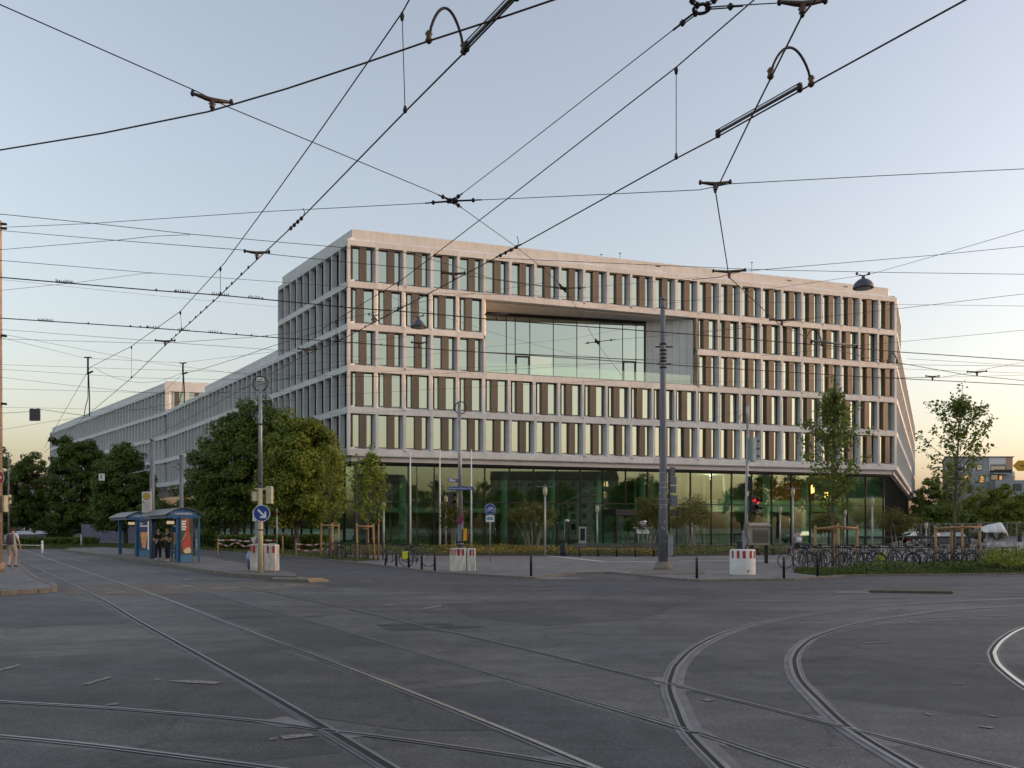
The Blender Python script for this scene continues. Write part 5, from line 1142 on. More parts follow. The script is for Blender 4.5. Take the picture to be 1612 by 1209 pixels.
for px, y0, y1, Yt, m_, lab in ((343, 872, 848, 52.1, M_WOOD, 'wooden stake holding the left end of the tapes'), (436, 874, 800, 51.8, M_GREYMET, 'red banded post right of the arrow sign mast'), (445, 874, 838, 53, M_WOOD, 'wooden stake right of the red banded post'), (466, 874, 850, 53.6, M_WOOD, 'wooden stake where the right tapes start'), (588, 881, 829, 51.5, M_WOOD, 'short stake with red tape band left of the taller one'), (596, 881, 816, 50.5, M_WOOD, 'tall stake with red tape bands at the second young tree')):
    p = Vector((DX(px, Yt), Yt, 0)); hh = ZH(y1, Yt); t = thing('marker_stake', p, lab, 'stake', 'marker stakes'); MB().m(m_).tube([(0, 0, 0), (0, 0, hh)], .045, 8).build('post', t)
    MB().m(M_RED).lathe([(.05, hh * .86), (.05, hh * .93)], n=8).build('red_band', t)
# steel rail fences and bike stands
def railfence(name, A, B, h_, n, lab, mid=False):
    d = B - A; t = thing(name, A, lab, 'railing')
    for k in range(n + 1):
        MB().m(M_DARKMET).tube([(0, 0, 0), (0, 0, h_)], .022, 6).build('upright', t, d * (k / n))
    MB().m(M_DARKMET).tube([Vector((0, 0, h_)), d + Vector((0, 0, h_))], .024, 6).build('top_rail', t)
    return t
railfence('bicycle_railing', W(1249, 898), W(1600, 896.5) + Vector((0, 0, 0)), .98, 16, 'thin dark railing along the bicycle stand at the right')
railfence('bicycle_railing', Vector((DX(511, 51), 51, 0)), Vector((DX(657, 46), 46, 0)), .95, 20, 'dark railing with close uprights behind the left stakes')
Yh = 72; t = thing('roof_rack', Vector((DX(1360, Yh), Yh, 0)), 'low dark canopy roof over the rear bicycle rows', 'canopy')
MB().m(M_BLACK).box(0, 9.2, 0, 1.6, .95, 1.12).build('roof', t)
for x in (.1, 3, 6, 9): MB().m(M_DARKMET).box(x, x + .08, .2, .28, 0, .95).build('post', t)

# ---------------------------------------------------------------- bicycles
def make_bike(mf, bag=None):
    e = empty('bicycle'); r_ = .34; M_TYRE = mat('tyre_black', (.015, .015, .016), .8)
    for x in (-.52, .53):
        w = MB().m(M_TYRE).tube([(x + r_ * math.cos(a), 0, r_ + r_ * math.sin(a)) for a in np.linspace(0, 2 * math.pi, 25)], .019, 6, cap=False).build('wheel', e)
        MB().m(M_GREYMET).tube([(x + (r_ - .03) * math.cos(a), 0, r_ + (r_ - .03) * math.sin(a)) for a in np.linspace(0, 2 * math.pi, 25)], .009, 5, cap=False).build('rim', w)
        q = MB().m(M_GREYMET)
        for k in range(9):
            a = 2 * math.pi * k / 9; q.tube([(x, .02 * (-1) ** k, r_), (x + (r_ - .03) * math.cos(a), 0, r_ + (r_ - .03) * math.sin(a))], .003, 3)
        q.lathe([(.0, -.03), (.025, -.02), (.025, .02), (0, .03)], (x, 0, r_), 8); q.build('spokes', w)
    q = MB().m(mf)
    BB, ST, HT, HB = (-.05, 0, .28), (-.2, 0, .80), (.36, 0, .86), (.40, 0, .66)
    for a, b, r0 in ((BB, ST, .018), (ST, HT, .016), (BB, HB, .019), (HT, HB, .02), (HB, (.53, 0, .34), .014)): q.tube([a, b], r0, 6)
    for y in (.05, -.05): q.tube([BB, (-.52, y, .34)], .011, 5).tube([(-.19, 0, .76), (-.52, y, .34)], .009, 5)
    q.build('frame', e)
    MB().m(M_GREYMET).tube([ST, (-.235, 0, .93)], .014, 6).build('seat_post', e)
    MB().m(M_BLACK).tube([(-.38, 0, .95), (-.28, 0, .965), (-.16, 0, .95), (-.08, 0, .945)], [.05, .075, .04, .02], 8).build('saddle', e)
    MB().m(M_DARKMET).tube([HT, (.33, 0, 1.0)], .015, 6).tube([(.22, .29, 1.04), (.30, .2, 1.03), (.34, .0, 1.02), (.30, -.2, 1.03), (.22, -.29, 1.04)], .013, 6).build('handlebar', e)
    MB().m(M_DARKMET).lathe([(.0, -.02), (.09, -.006), (.09, .006), (0, .02)], BB, 12).tube([(-.05, .06, .28), (-.05, .07, .12), (-.05, .13, .12)], .01, 5).tube([(-.05, -.06, .28), (-.05, -.07, .44), (-.05, -.13, .44)], .01, 5).build('crankset', e)
    MB().m(M_BLACK).tube([(-.52 + .37 * math.cos(a), 0, r_ + .37 * math.sin(a)) for a in np.linspace(.9, 2.9, 10)], .012, 5).build('mudguard', e)
    MB().m(M_DARKMET).box(-.78, -.3, -.06, .06, .74, .755).tube([(-.7, .05, .74), (-.53, .05, .35)], .006, 4).tube([(-.7, -.05, .74), (-.53, -.05, .35)], .006, 4).build('carrier', e)
    return e
BK = [mat('bike_paint_%d' % k, c, .35, .2) for k, c in enumerate(((.02, .02, .022), (.05, .055, .06), (.03, .05, .12), (.14, .14, .15), (.10, .025, .02), (.03, .06, .045)))]
protos = [make_bike(m_) for m_ in BK]; used = [False] * len(protos)
def put_bike(k, loc, rz, label, group, lean=.05):
    o = protos[k] if not used[k] else copy_tree(protos[k]); used[k] = True
    o.location = loc; o.rotation_euler = (lean, 0, rz); tag(o, label, 'bicycle', group); return o
b = put_bike(2, W(655, 893) + Vector((0, .6, 0)), R(8), 'dark blue bicycle with a yellow bag parked across the bollard row', 'bicycles at the left bollards')
o = MB().m(mat('yellow_bag', (.55, .56, .02), .6)).box(-.72, -.36, -.2, -.06, .38, .74).build('pannier', b); bevel(o, .03)
put_bike(3, W(600, 888) + Vector((.6, 2.2, 0)), R(170), 'grey bicycle leaning behind the leaning bollard', 'bicycles at the left bollards')
put_bike(1, Vector((DX(548, 49.5), 49.5, 0)), R(20), 'dark bicycle between the two young tree stakes', 'bicycles at the left bollards')
put_bike(0, Vector((DX(527, 50.5), 50.5, 0)), R(150), 'black bicycle behind the left young tree stakes', 'bicycles at the left bollards')
random.seed(21)
names_ = ['at the left end of the railing', 'second from the left end of the railing', 'left of the first tree stakes', 'just behind the first tree stakes', 'between the first tree stakes', 'with wheel showing between the first stakes', 'right of the first tree stakes', 'two places right of the first stakes', 'under the canopy edge', 'in the middle of the row',
          'right of the middle of the row', 'before the short lamp post', 'left of the second tree stakes', 'behind the second tree stakes', 'between the second tree stakes', 'right of the second tree trunk', 'at the right end of the railing']
cols_ = ['black', 'dark grey', 'dark blue', 'light grey', 'dark red', 'dark green']
for k, nm in enumerate(names_):
    px = 1256 + k * 18.3; Yb = 38.6 + random.uniform(-.4, .7); c = [0, 1, 0, 3, 1, 0, 2, 0, 1, 3, 4, 0, 5, 1, 0, 3, 1][k]
    put_bike(c, Vector((DX(px, Yb), Yb, .01)), R(random.choice((60, 75, 110, 125, 20, 160)) + random.uniform(-12, 12)), cols_[c] + ' bicycle ' + nm, 'bicycles behind the right railing', random.uniform(-.12, .12))
for k in range(12):
    px = 1262 + k * 25 + random.uniform(-5, 5); Yb = 43.0 + random.uniform(-.8, 1.2); c = random.randrange(6)
    put_bike(c, Vector((DX(px, Yb), Yb, .01)), R(random.uniform(40, 140)), cols_[c] + ' bicycle, number ' + ['one','two','three','four','five','six','seven','eight','nine','ten','eleven','twelve'][k] + ' from the left in the rear row behind the railing', 'bicycles in the rear row', random.uniform(-.12, .12))

# ---------------------------------------------------------------- trees and plants
def leaf_mesh(name, pos, nrm, size, m_, aspect=.62, fold=.12):
    """many leaf-sized kites; pos (n,3), nrm (n,3), size (n,)"""
    n = len(pos); nrm = nrm / (np.linalg.norm(nrm, axis=1, keepdims=True) + 1e-9)
    rnd = rng.normal(size=(n, 3)); t = np.cross(nrm, rnd); t /= (np.linalg.norm(t, axis=1, keepdims=True) + 1e-9); b = np.cross(nrm, t)
    s = size[:, None]
    v = np.empty((n, 4, 3)); v[:, 0] = pos - t * s * .5; v[:, 1] = pos + b * s * aspect * .5 + nrm * s * fold; v[:, 2] = pos + t * s * .5; v[:, 3] = pos - b * s * aspect * .5 + nrm * s * fold
    me = bpy.data.meshes.new(name); me.vertices.add(4 * n); me.vertices.foreach_set('co', v.reshape(-1)); me.loops.add(4 * n); me.loops.foreach_set('vertex_index', np.arange(4 * n, dtype=np.int32))
    me.polygons.add(n); me.polygons.foreach_set('loop_start', np.arange(0, 4 * n, 4, dtype=np.int32)); me.polygons.foreach_set('loop_total', np.full(n, 4, dtype=np.int32))
    me.materials.append(m_); me.update(); me.validate(); return me
def sph(n): v = rng.normal(size=(n, 3)); return v / np.linalg.norm(v, axis=1, keepdims=True)
def crown_leaves(ells, nclump, per, lsize, rclump=(.55, 1.0)):
    """ells: (cx,cy,cz,rx,ry,rz) ellipsoids relative to the tree base -> leaf positions in clumps over their volume"""
    vol = np.array([e[3] * e[4] * e[5] for e in ells]); pr = vol / vol.sum(); P = []; N = []
    for e_i in rng.choice(len(ells), nclump, p=pr):
        e = np.array(ells[e_i]); d = sph(1)[0]; rad = rng.uniform(.35, 1.0) ** .45
        c = e[:3] + d * e[3:] * rad * .93; rc = rng.uniform(*rclump); k = int(per * rc ** 1.6 * rng.uniform(.7, 1.3))
        q = sph(k); rr = rng.uniform(.25, 1, (k, 1)) ** .5; sq = np.array([1, 1, .72])
        P.append(c + q * rr * rc * sq); N.append(q * .7 + d * .5 + np.array([0, 0, .55]) + rng.normal(size=(k, 3)) * .45)
    P = np.concatenate(P); N = np.concatenate(N); S = rng.uniform(.7, 1.3, len(P)) * lsize
    return P, N, S
def limb(q, a, b, r0, r1, bend=.15, n=5):
    a, b = Vector(a), Vector(b); L = (b - a).length; off = Vector((random.uniform(-1, 1), random.uniform(-1, 1), random.uniform(-.2, .6))) * L * bend
    pts = [a.lerp(b, k / n) + off * math.sin(math.pi * k / n) for k in range(n + 1)]; q.tube(pts, r0, 7, r1); return pts
def tree(label, px, Yt, ells_px, leafm, nclump=90, per=150, lsize=.24, trunk_r=.2, fork=.33, depth=.8, group=None, cat='tree', rcl=(.55, 1.0), base_z=0.0):
    p = Vector((DX(px, Yt), Yt, base_z)); s_ = Yt / F
    ells = []
    for (ex, ey, rx, rz) in ells_px: ells.append((DX(ex, Yt) - p.x, random.uniform(-.6, .6), ZH(ey, Yt) - base_z, rx * s_, max(rx, rz * .8) * s_ * depth, rz * s_))
    t = thing('deciduous_tree', p, label, cat, group)
    zmin = min(e[2] - e[5] for e in ells); ztop = max(e[2] + e[5] for e in ells)
    q = MB().m(M_BARK); hf = max(zmin + .5, ztop * fork)
    limb(q, (0, 0, 0), (0, 0, hf), trunk_r, trunk_r * .72, .03)
    for e in ells:
        for k in range(4):
            d = sph(1)[0]; tip = Vector((e[0] + d[0] * e[3] * .7, e[1] + d[1] * e[4] * .7, e[2] + abs(d[2]) * e[5] * .6))
            pts = limb(q, (0, 0, hf * random.uniform(.8, 1)), tip, trunk_r * .45, .03, .1)
            for j in (2, 3): limb(q, pts[j], pts[j] + Vector(sph(1)[0] * e[3] * .5), trunk_r * .16, .015, .1, 3)
    q.build('trunk', t)
    P, N, S = crown_leaves(ells, nclump, per, lsize, rcl)
    inst('crown', leaf_mesh('crown', P, N, S, leafm), t); return t
random.seed(5)
tree('large dark tree beside the side street facade left of the lamp mast', 372, 76, [(375, 730, 60, 84), (332, 742, 36, 62), (405, 668, 38, 52), (350, 800, 48, 40), (412, 760, 34, 60), (365, 680, 32, 40)], L_DARK, 340, 190, .26, .28, .2, group='street trees by the side facade')
tree('bright green rounded tree at the near block corner', 468, 67, [(480, 735, 54, 84), (458, 688, 36, 48), (505, 770, 34, 62), (442, 775, 38, 60), (516, 715, 20, 44)], L_MID, 330, 190, .24, .24, .2, group='street trees by the side facade')
tree('dark tree in front of the far wing behind the letter E sign', 198, 100, [(195, 760, 46, 62), (175, 800, 34, 40), (222, 790, 28, 50), (200, 722, 24, 24)], L_DARK, 260, 180, .32, .3, .2, group='street trees by the side facade')
tree('tall dark tree hiding the end of the far wing', 112, 122, [(115, 760, 44, 66), (95, 712, 22, 28), (140, 735, 30, 44), (110, 815, 50, 30)], L_DARK, 260, 180, .36, .32, .2, group='street trees by the side facade')
tree('dark tree between the sky and the left edge post', 42, 128, [(45, 775, 42, 52), (50, 735, 22, 28), (20, 800, 40, 34), (75, 810, 30, 34)], L_DARK, 220, 180, .36, .3, .2, group='street trees by the side facade')
tree('leafy tree at the very left edge behind the post', 2, 118, [(4, 745, 20, 42), (-12, 790, 26, 50), (8, 815, 26, 28)], L_DARK, 90, 170, .32, .3, .2, group='street trees by the side facade')
tree('low dark tree behind the tram shelters', 275, 92, [(270, 812, 46, 30), (300, 790, 30, 34), (240, 815, 30, 26)], L_DARK, 110, 170, .28, .2, .2, group='street trees by the side facade')
tree('dark tree deep behind the platform', 150, 138, [(150, 815, 60, 24), (90, 825, 50, 18), (215, 822, 40, 20)], L_DARK, 120, 170, .34, .3, .2, group='street trees by the side facade')
# right background
tree('dark rounded tree right behind the block corner', 1462, 150, [(1462, 775, 24, 26), (1450, 800, 20, 24), (1478, 800, 22, 24)], L_DARK, 80, 150, .36, .3, .2, group='trees behind the bicycle stand')
tree('broad green tree in front of the blue apartment block', 1545, 112, [(1548, 795, 38, 30), (1520, 812, 36, 24), (1572, 790, 24, 32), (1545, 830, 60, 18)], L_MID, 150, 170, .30, .28, .2, group='trees behind the bicycle stand')
tree('green bush-like tree left of the second stakes', 1488, 100, [(1490, 815, 36, 24), (1460, 820, 28, 24), (1515, 825, 30, 18)], L_DARK, 120, 170, .28, .25, .2, group='trees behind the bicycle stand')
tree('green tree at the right picture edge', 1606, 105, [(1606, 805, 30, 32), (1590, 825, 30, 22), (1635, 800, 30, 40)], L_MID, 110, 170, .30, .25, .2, group='trees behind the bicycle stand')
# young staked trees: sparse, upswept
def young_tree(label, px, Yt, base_z, top_px, width_px, nb, nl, leafm, lsize, lean=0.0, ylow=800, clump=4):
    p = Vector((DX(px, Yt), Yt, base_z)); s_ = Yt / F; hh = ZH(top_px, Yt) - base_z; z0 = ZH(ylow, Yt) - base_z
    t = thing('young_tree', p, label, 'tree', 'young staked trees'); q = MB().m(M_BARKY)
    limb(q, (0, 0, 0), (lean * .4, 0, hh * .62), .075, .045, .01, 6); limb(q, (lean * .4, 0, hh * .6), (lean, 0, hh * .98), .045, .008, .03, 6)
    P = []; N = []; S = []
    for k in range(nb):
        u = k / max(1, nb - 1); z = z0 + (hh * .88 - z0) * u; a = k * 2.4 + random.uniform(-.4, .4)
        w = width_px * s_ * (1.0 - .55 * abs(u - .38) / .62 - .35 * max(0, u - .7) / .3) * random.uniform(.7, 1.1)
        x0 = lean * z / hh; A = Vector((x0, 0, z)); B = A + Vector((math.cos(a) * w, math.sin(a) * w * .8, w * random.uniform(.65, 1.35)))
        if B.z > hh: B.z = hh - random.uniform(0, .4)
        pts = limb(q, A, B, .02, .005, .08, 4)
        for j in range(nl):
            f = random.uniform(.25, 1.02); i0 = min(3, int(f * 4)); c = pts[i0].lerp(pts[i0 + 1], f * 4 - i0)
            k_ = random.randint(max(1, clump - 2), clump + 1); o = rng.normal(size=(k_, 3)) * .13
            P.append(np.array(c) + o); N.append(rng.normal(size=(k_, 3)) * .7 + np.array([0, 0, .6])); S.append(rng.uniform(.7, 1.35, k_) * lsize)
    for j in range(nl):
        c = np.array([lean * .9, 0, hh * random.uniform(.8, .99)]); P.append(c + rng.normal(size=(3, 3)) * .14); N.append(rng.normal(size=(3, 3)) + np.array([0, 0, .5])); S.append(rng.uniform(.7, 1.2, 3) * lsize)
    q.build('trunk', t); inst('crown', leaf_mesh('crown', np.concatenate(P), np.concatenate(N), np.concatenate(S), leafm, .75), t); return t
def stakes(label, pts, Yt, y0, y1, bars, base_z=0.0):
    c = Vector((DX(sum(x for x, d in pts) / len(pts), Yt), Yt, base_z)); t = thing('tree_stakes', c, label, 'tree stakes', 'timber tree stakes'); tops = []
    for x, d in pts:
        b = Vector((DX(x, Yt), Yt + d, base_z)); hh = ZH(y1, Yt) - base_z + random.uniform(-.05, .1); tp = Vector((random.uniform(-.07, .07), 0, hh))
        MB().m(M_WOOD).tube([(0, 0, -.05), tp], .062, 9, .055).build('stake', t, b - c); tops.append(b - c + tp)
    for i, j in bars:
        MB().m(M_WOOD).tube([tops[i] - Vector((0, .06, .16)), tops[j] - Vector((0, .06, .16))], .05, 8).build('cross_rail', t)
    MB().m(mat('jute_binding', (.20, .14, .07), .95)).lathe([(.16, -.05), (.17, 0), (.16, .05)], (tops[0] + tops[-1]) / 2 - Vector((0, 0, .3)), 10).build('binding', t)
Yt = 40.0
young_tree('young tree with upswept leafy shoots before the right bays', 1311, Yt + .3, 0, 588, 56, 48, 20, L_YOUNG, .16, .05, 815)
stakes('pale timber stakes round the young tree before the right bays', [(1283, 0), (1312, -.7), (1322, .8), (1349, 0)], Yt, 893, 826, ((0, 1), (1, 3), (0, 2), (2, 3)))
young_tree('young tree standing against the yellow sky at the right', 1502, 42, 0, 600, 68, 44, 15, L_YOUNG, .165, .45, 800)
stakes('pale timber stakes round the right young tree', [(1474, 0), (1505, -.6), (1509, .7), (1541, 0)], 41.5, 891, 826, ((0, 1), (1, 3), (2, 3), (0, 2)))
young_tree('young tree beside the big corner tree', 519, 53.5, 0, 690, 34, 30, 17, L_MID, .16, .1, 830)
stakes('timber stakes round the young tree beside the corner tree', [(505, 0), (520, .8), (525.5, -.6), (533, 0)], 53, 878, 824, ((0, 3), (0, 1), (1, 3)))
young_tree('young tree with thin trunk before the left lobby glass', 578, 50.5, 0, 700, 42, 34, 17, L_MID, .17, .25, 828)
stakes('timber stakes round the young tree before the lobby glass', [(562, 0), (577, .7), (588, .3)], 50, 880, 824, ((0, 1), (0, 2)))
# multi-stemmed shrubs of the flower bed
def shrub(label, px, Ys, cy, rx, rz, nst, leafm=L_OLIVE):
    p = Vector((DX(px, Ys), Ys, .05)); s_ = Ys / F; zc = ZH(cy, Ys) - .05; t = thing('pruned_shrub', p, label, 'shrub', 'multi-stemmed shrubs before the lobby'); q = MB().m(M_GREYBARK)
    for k in range(nst):
        a = 6.28 * k / nst + random.uniform(-.3, .3); r0 = .25; r1 = rx * s_ * random.uniform(.35, .75)
        limb(q, (math.cos(a) * r0, math.sin(a) * r0, 0), (math.cos(a) * r1, math.sin(a) * r1 * .7, zc), .05, .025, .12, 5)
    q.build('stems', t)
    P, N, S = crown_leaves([(0, 0, zc + rz * s_ * .15, rx * s_, rx * s_ * .75, rz * s_), (0, 0, zc + rz * s_ * .6, rx * s_ * .6, rx * s_ * .5, rz * s_ * .8)], 60, 190, .13, (.35, .6))
    inst('crown', leaf_mesh('crown', P, N, S, leafm), t)
shrub('wide flat-topped shrub with spreading stems left of the tall lamp post', 838, 62, 818, 42, 22, 7)
shrub('shrub with dark stems behind the street sign mast', 712, 63, 815, 22, 22, 4)
shrub('shrub partly hidden by the tall mast on its left', 1020, 63, 812, 34, 24, 4)
shrub('shrub with pale stems right of the tall mast', 1090, 62, 812, 36, 24, 5)
shrub('round shrub near the right lobby corner', 1411, 66, 823, 34, 17, 3)
shrub('small round shrub behind the left tree stakes', 1300, 66, 828, 26, 16, 3)
# planted bed in front of the lobby
def bed(name, poly_px, n, hrange, leafm, size, kind='stuff', jit=.12):
    g = [W(x, y) for x, y in poly_px]; xs = [p.x for p in g]; ys = [p.y for p in g]; out = []
    pts2 = [(p.x, p.y) for p in g]
    def inside(x, y):
        c = False
        for (x1, y1), (x2, y2) in zip(pts2, pts2[1:] + pts2[:1]):
            if (y1 > y) != (y2 > y) and x < (x2 - x1) * (y - y1) / (y2 - y1) + x1: c = not c
        return c
    while len(out) < n:
        x, y = random.uniform(min(xs), max(xs)), random.uniform(min(ys), max(ys))
        if inside(x, y): out.append((x, y))
    out = np.array(out); nh = np.array([mnoise.noise(Vector((x * .55, y * .55, 3.3))) for x, y in out])
    hh = hrange[0] + (hrange[1] - hrange[0]) * np.clip(.5 + nh * 1.1, 0, 1); z = hh * rng.uniform(.15, 1, n) ** .6
    P = np.c_[out + rng.normal(size=(n, 2)) * jit, z]; N = rng.normal(size=(n, 3)) * .8 + np.array([0, -.2, .6])
    o = inst(name, leaf_mesh(name, P, N, rng.uniform(.7, 1.3, n) * size, leafm)); o['kind'] = kind; return o
bedpoly = [(500, 874.5), (620, 874), (700, 875), (860, 875), (1060, 876), (1240, 873.5), (1240, 868), (1060, 868.5), (860, 868), (700, 867), (560, 866)]
struct(MB().m(M_SOIL).sheet([(*W(x, y)[:2], .02) for x, y in bedpoly]).build('planting_bed'))
o = bed('bed_foliage', bedpoly, 26000, (.18, .62), L_BED, .13); tag(o, 'mixed low perennials filling the bed before the lobby', 'plants')
o = bed('bed_flowers', [(700, 875), (860, 875), (1030, 876), (1030, 868.5), (860, 868), (690, 868)], 3600, (.35, .66), L_FLOWER, .12); tag(o, 'yellow flowers scattered over the left bed', 'flowers')
# rough grass verge on the right and strips of grass on the left
def grass(name, label, poly_px, n, hr, leafm=L_GRASS, wd=.03):
    g = [W(x, y) for x, y in poly_px]; xs = [p.x for p in g]; ys = [p.y for p in g]; pts2 = [(p.x, p.y) for p in g]
    X = rng.uniform(min(xs), max(xs), n * 3); Y = rng.uniform(min(ys), max(ys), n * 3); keep = np.zeros(len(X), bool)
    for (x1, y1), (x2, y2) in zip(pts2, pts2[1:] + pts2[:1]):
        cond = (y1 > Y) != (y2 > Y); xi = (x2 - x1) * (Y - y1) / (y2 - y1 + 1e-12) + x1; keep ^= cond & (X < xi)
    X, Y = X[keep][:n], Y[keep][:n]; n = len(X)
    tuft = np.array([mnoise.noise(Vector((x * .8, y * .8, 0))) for x, y in zip(X, Y)]); hgt = (hr[0] + (hr[1] - hr[0]) * np.clip(.5 + tuft * 1.2, 0, 1)) * rng.uniform(.5, 1.15, n)
    a = rng.uniform(0, 6.28, n); dx, dy = np.cos(a) * wd, np.sin(a) * wd; lx, ly = rng.normal(size=n) * hgt * .3, rng.normal(size=n) * hgt * .3
    v = np.empty((n, 3, 3)); v[:, 0] = np.c_[X - dx, Y - dy, np.zeros(n)]; v[:, 1] = np.c_[X + dx, Y + dy, np.zeros(n)]; v[:, 2] = np.c_[X + lx, Y + ly, hgt]
    me = bpy.data.meshes.new(name); me.vertices.add(3 * n); me.vertices.foreach_set('co', v.reshape(-1)); me.loops.add(3 * n); me.loops.foreach_set('vertex_index', np.arange(3 * n, dtype=np.int32))
    me.polygons.add(n); me.polygons.foreach_set('loop_start', np.arange(0, 3 * n, 3, dtype=np.int32)); me.polygons.foreach_set('loop_total', np.full(n, 3, dtype=np.int32)); me.materials.append(leafm); me.update(); me.validate()
    o = inst(name, me); tag(o, label, 'grass', kind='stuff'); return o
gp = [(1250, 902.5), (1300, 907), (1340, 906.5), (1500, 905), (1720, 904), (1720, 890), (1500, 892), (1400, 894), (1300, 898), (1252, 899)]
struct(MB().m(M_SOIL).sheet([(*W(x, y)[:2], .022) for x, y in gp]).build('verge_soil'))
grass('grass_verge', 'rough grass verge along the kerb at the right', gp, 26000, (.08, .30), wd=.022)
o = bed('verge_weeds', [(1330, 904.5), (1560, 902.5), (1720, 902), (1720, 893), (1450, 895), (1340, 898)], 7000, (.1, .42), L_GRASS, .11); tag(o, 'leafy weeds growing in the right grass verge', 'weeds')
o = bed('verge_bush', [(1548, 903), (1730, 902), (1730, 885), (1555, 890)], 8000, (.3, .95), L_MID, .13); tag(o, 'taller weeds at the right picture edge', 'weeds')
gl = [(-60, 866), (60, 864), (140, 865.5), (235, 862.5), (330, 866.3), (480, 877.6), (560, 884), (600, 882), (480, 868), (330, 860), (200, 856), (-60, 855)]
struct(MB().m(M_SOIL).sheet([(*W(x, y)[:2], .022) for x, y in gl]).build('verge_soil'))
grass('grass_strip', 'patchy grass under the street trees at the left', gl, 30000, (.05, .28), wd=.03)
# dark hedge masses under the left trees
def hedge(label, x0, x1, Yh, y1, n, leafm=L_DARK, dep=1.2):
    a, b = Vector((DX(x0, Yh), Yh, 0)), Vector((DX(x1, Yh), Yh, 0)); hh = ZH(y1, Yh); L = (b - a).length; t = thing('hedge', a, label, 'hedge', 'hedges')
    P = np.c_[rng.uniform(0, L, n), rng.uniform(-dep, dep, n), rng.uniform(0, 1, n) ** .7 * hh]; P[:, 2] += np.array([mnoise.noise(Vector((x * .4, 0, 1))) for x in P[:, 0]]) * hh * .18
    P[:, 2] = np.clip(P[:, 2], .02, None); inst('foliage', leaf_mesh('foliage', P, rng.normal(size=(n, 3)) + np.array([0, -.5, .4]), rng.uniform(.7, 1.3, n) * .24, leafm), t)
    MB().m(M_BARK).box(0, L, -.15, .15, 0, hh * .5).build('stems', t)
hedge('low dark hedge behind the white posts', 20, 150, 92, 846, 5000); hedge('dark hedge behind the far shelter', 235, 345, 80, 838, 5000); hedge('dark hedge left of the young tree stakes', 345, 520, 72, 842, 7000)

# ---------------------------------------------------------------- background buildings, fences, vehicles
M_BLUEG = mat('blue_grey_render', (.30, .34, .37), .85, var=.1, vscale=.5); M_BLUEW = mat('pale_render', (.66, .67, .68), .85); M_SHUT = mat('grey_shutter', (.09, .09, .10), .7)
M_WPANE = glass('far_window_pane', refl=.3, body=(.02, .025, .03)); M_WARM = mat('lit_window', (.6, .4, .2), emit=((1, .45, .14), .10))
Yb = 150.0; ap = empty('apartment_building', (DX(1488, Yb), Yb, 0)); tag(ap, 'blue-grey apartment block with balconies behind the trees at the right', 'building')
x0 = DX(1488, Yb)
def bx(px): return DX(px, Yb) - x0
def zy(py): return ZH(py, Yb)
MB().m(M_BLUEG).prism([(0, 0), (bx(1594), 0), (bx(1594), 14), (6.6, 14)], 0, zy(720)).build('wall', ap); MB().m(M_BLUEG).box(bx(1556), bx(1760), -2.2, -.003, 0, zy(757)).build('wing_wall', ap)
MB().m(M_BLUEW).box(bx(1557), bx(1583), -.05, -.003, zy(731), zy(719.5)).build('white_panel', ap); MB().m(mat('salmon_panel', (.45, .30, .22), .8)).box(bx(1583.5), bx(1594), -.05, -.003, zy(740), zy(719.5)).build('side_panel', ap)
MB().m(mat('roof_felt', (.12, .12, .12), .9)).prism([(-.2, -.2), (bx(1594) + .2, -.2), (bx(1594) + .2, 14.2), (6.5, 14.2)], zy(720) + .003, zy(718.5)).build('roof', ap)
def window(x, y, w, h, lit=False, par=ap, yo=0.0, shut=False):
    m_ = M_WARM if lit else (M_SHUT if shut else M_WPANE)
    f = MB().m(M_FRAME).box(bx(x), bx(x + w), yo - .06, yo - .003, zy(y + h), zy(y)).build('window', par); MB().m(m_).box(bx(x) + .1, bx(x + w) - .1, yo - .075, yo - .061, zy(y + h) + .1, zy(y) - .1).build('pane', f)
    return f
for x, y, w, h, lit in ((1500, 733, 8, 8, 0), (1517, 731, 6, 10, 0), (1537, 731, 9, 10, 0), (1559, 733, 24, 11, 0), (1490, 748, 10, 9, 0), (1503, 748, 6, 9, 1), (1514, 748, 13, 9, 1), (1541, 748, 8, 12, 1), (1559, 747, 12, 9, 0), (1572, 748, 6, 8, 1), (1492, 765, 12, 9, 0), (1511, 764, 8, 13, 0), (1522, 764, 8, 12, 0)): window(x, y, w, h, lit)
for x, y, w, h, lit in ((1566, 763, 9, 7, 0), (1583, 763, 13, 10, 0), (1604, 763, 9, 14, 0), (1588, 781, 7, 13, 0), (1612, 781, 9, 13, 0), (1566, 782, 7, 11, 0)): window(x, y, w, h, lit, ap, -2.2, True)
for x, y in ((1559, 731), (1516, 731), (1534, 731), (1555, 748), (1579, 763), (1585, 781)): MB().m(M_BLUEW).box(bx(x - 2.2), bx(x - .4), -.08 if y < 760 else -2.28, -.003 if y < 760 else -2.203, zy(y + 10), zy(y)).build('shutter_board', ap)
for x0_, x1_, y in ((1488, 1512, 742), (1488, 1512, 757), (1557, 1586, 745), (1488, 1512, 775)): MB().m(M_BLUEG).box(bx(x0_), bx(x1_), -1.4, -.07, zy(y + 2), zy(y)).build('balcony_slab', ap); 
for x0_, x1_, y in ((1488, 1512, 742), (1488, 1512, 757), (1557, 1586, 745)): MB().m(M_DARKMET).box(bx(x0_), bx(x1_), -1.4, -1.36, zy(y), zy(y - 5)).build('balcony_rail', ap)
for k, y in enumerate((734, 750, 764, 776)): MB().m(M_BLUEW).box(-.9, -.003, .5, 3, zy(y + 1.5), zy(y)).build('side_balcony', ap)
for x in (1590, 1600): MB().m(M_BLUEW).box(bx(x), bx(x + 8), 2.0, 4, zy(757) , zy(741)).build('roof_house', ap)
window(1598, 749, 5, 7, True, ap, 1.98); window(1605, 749, 3, 7, True, ap, 1.98)
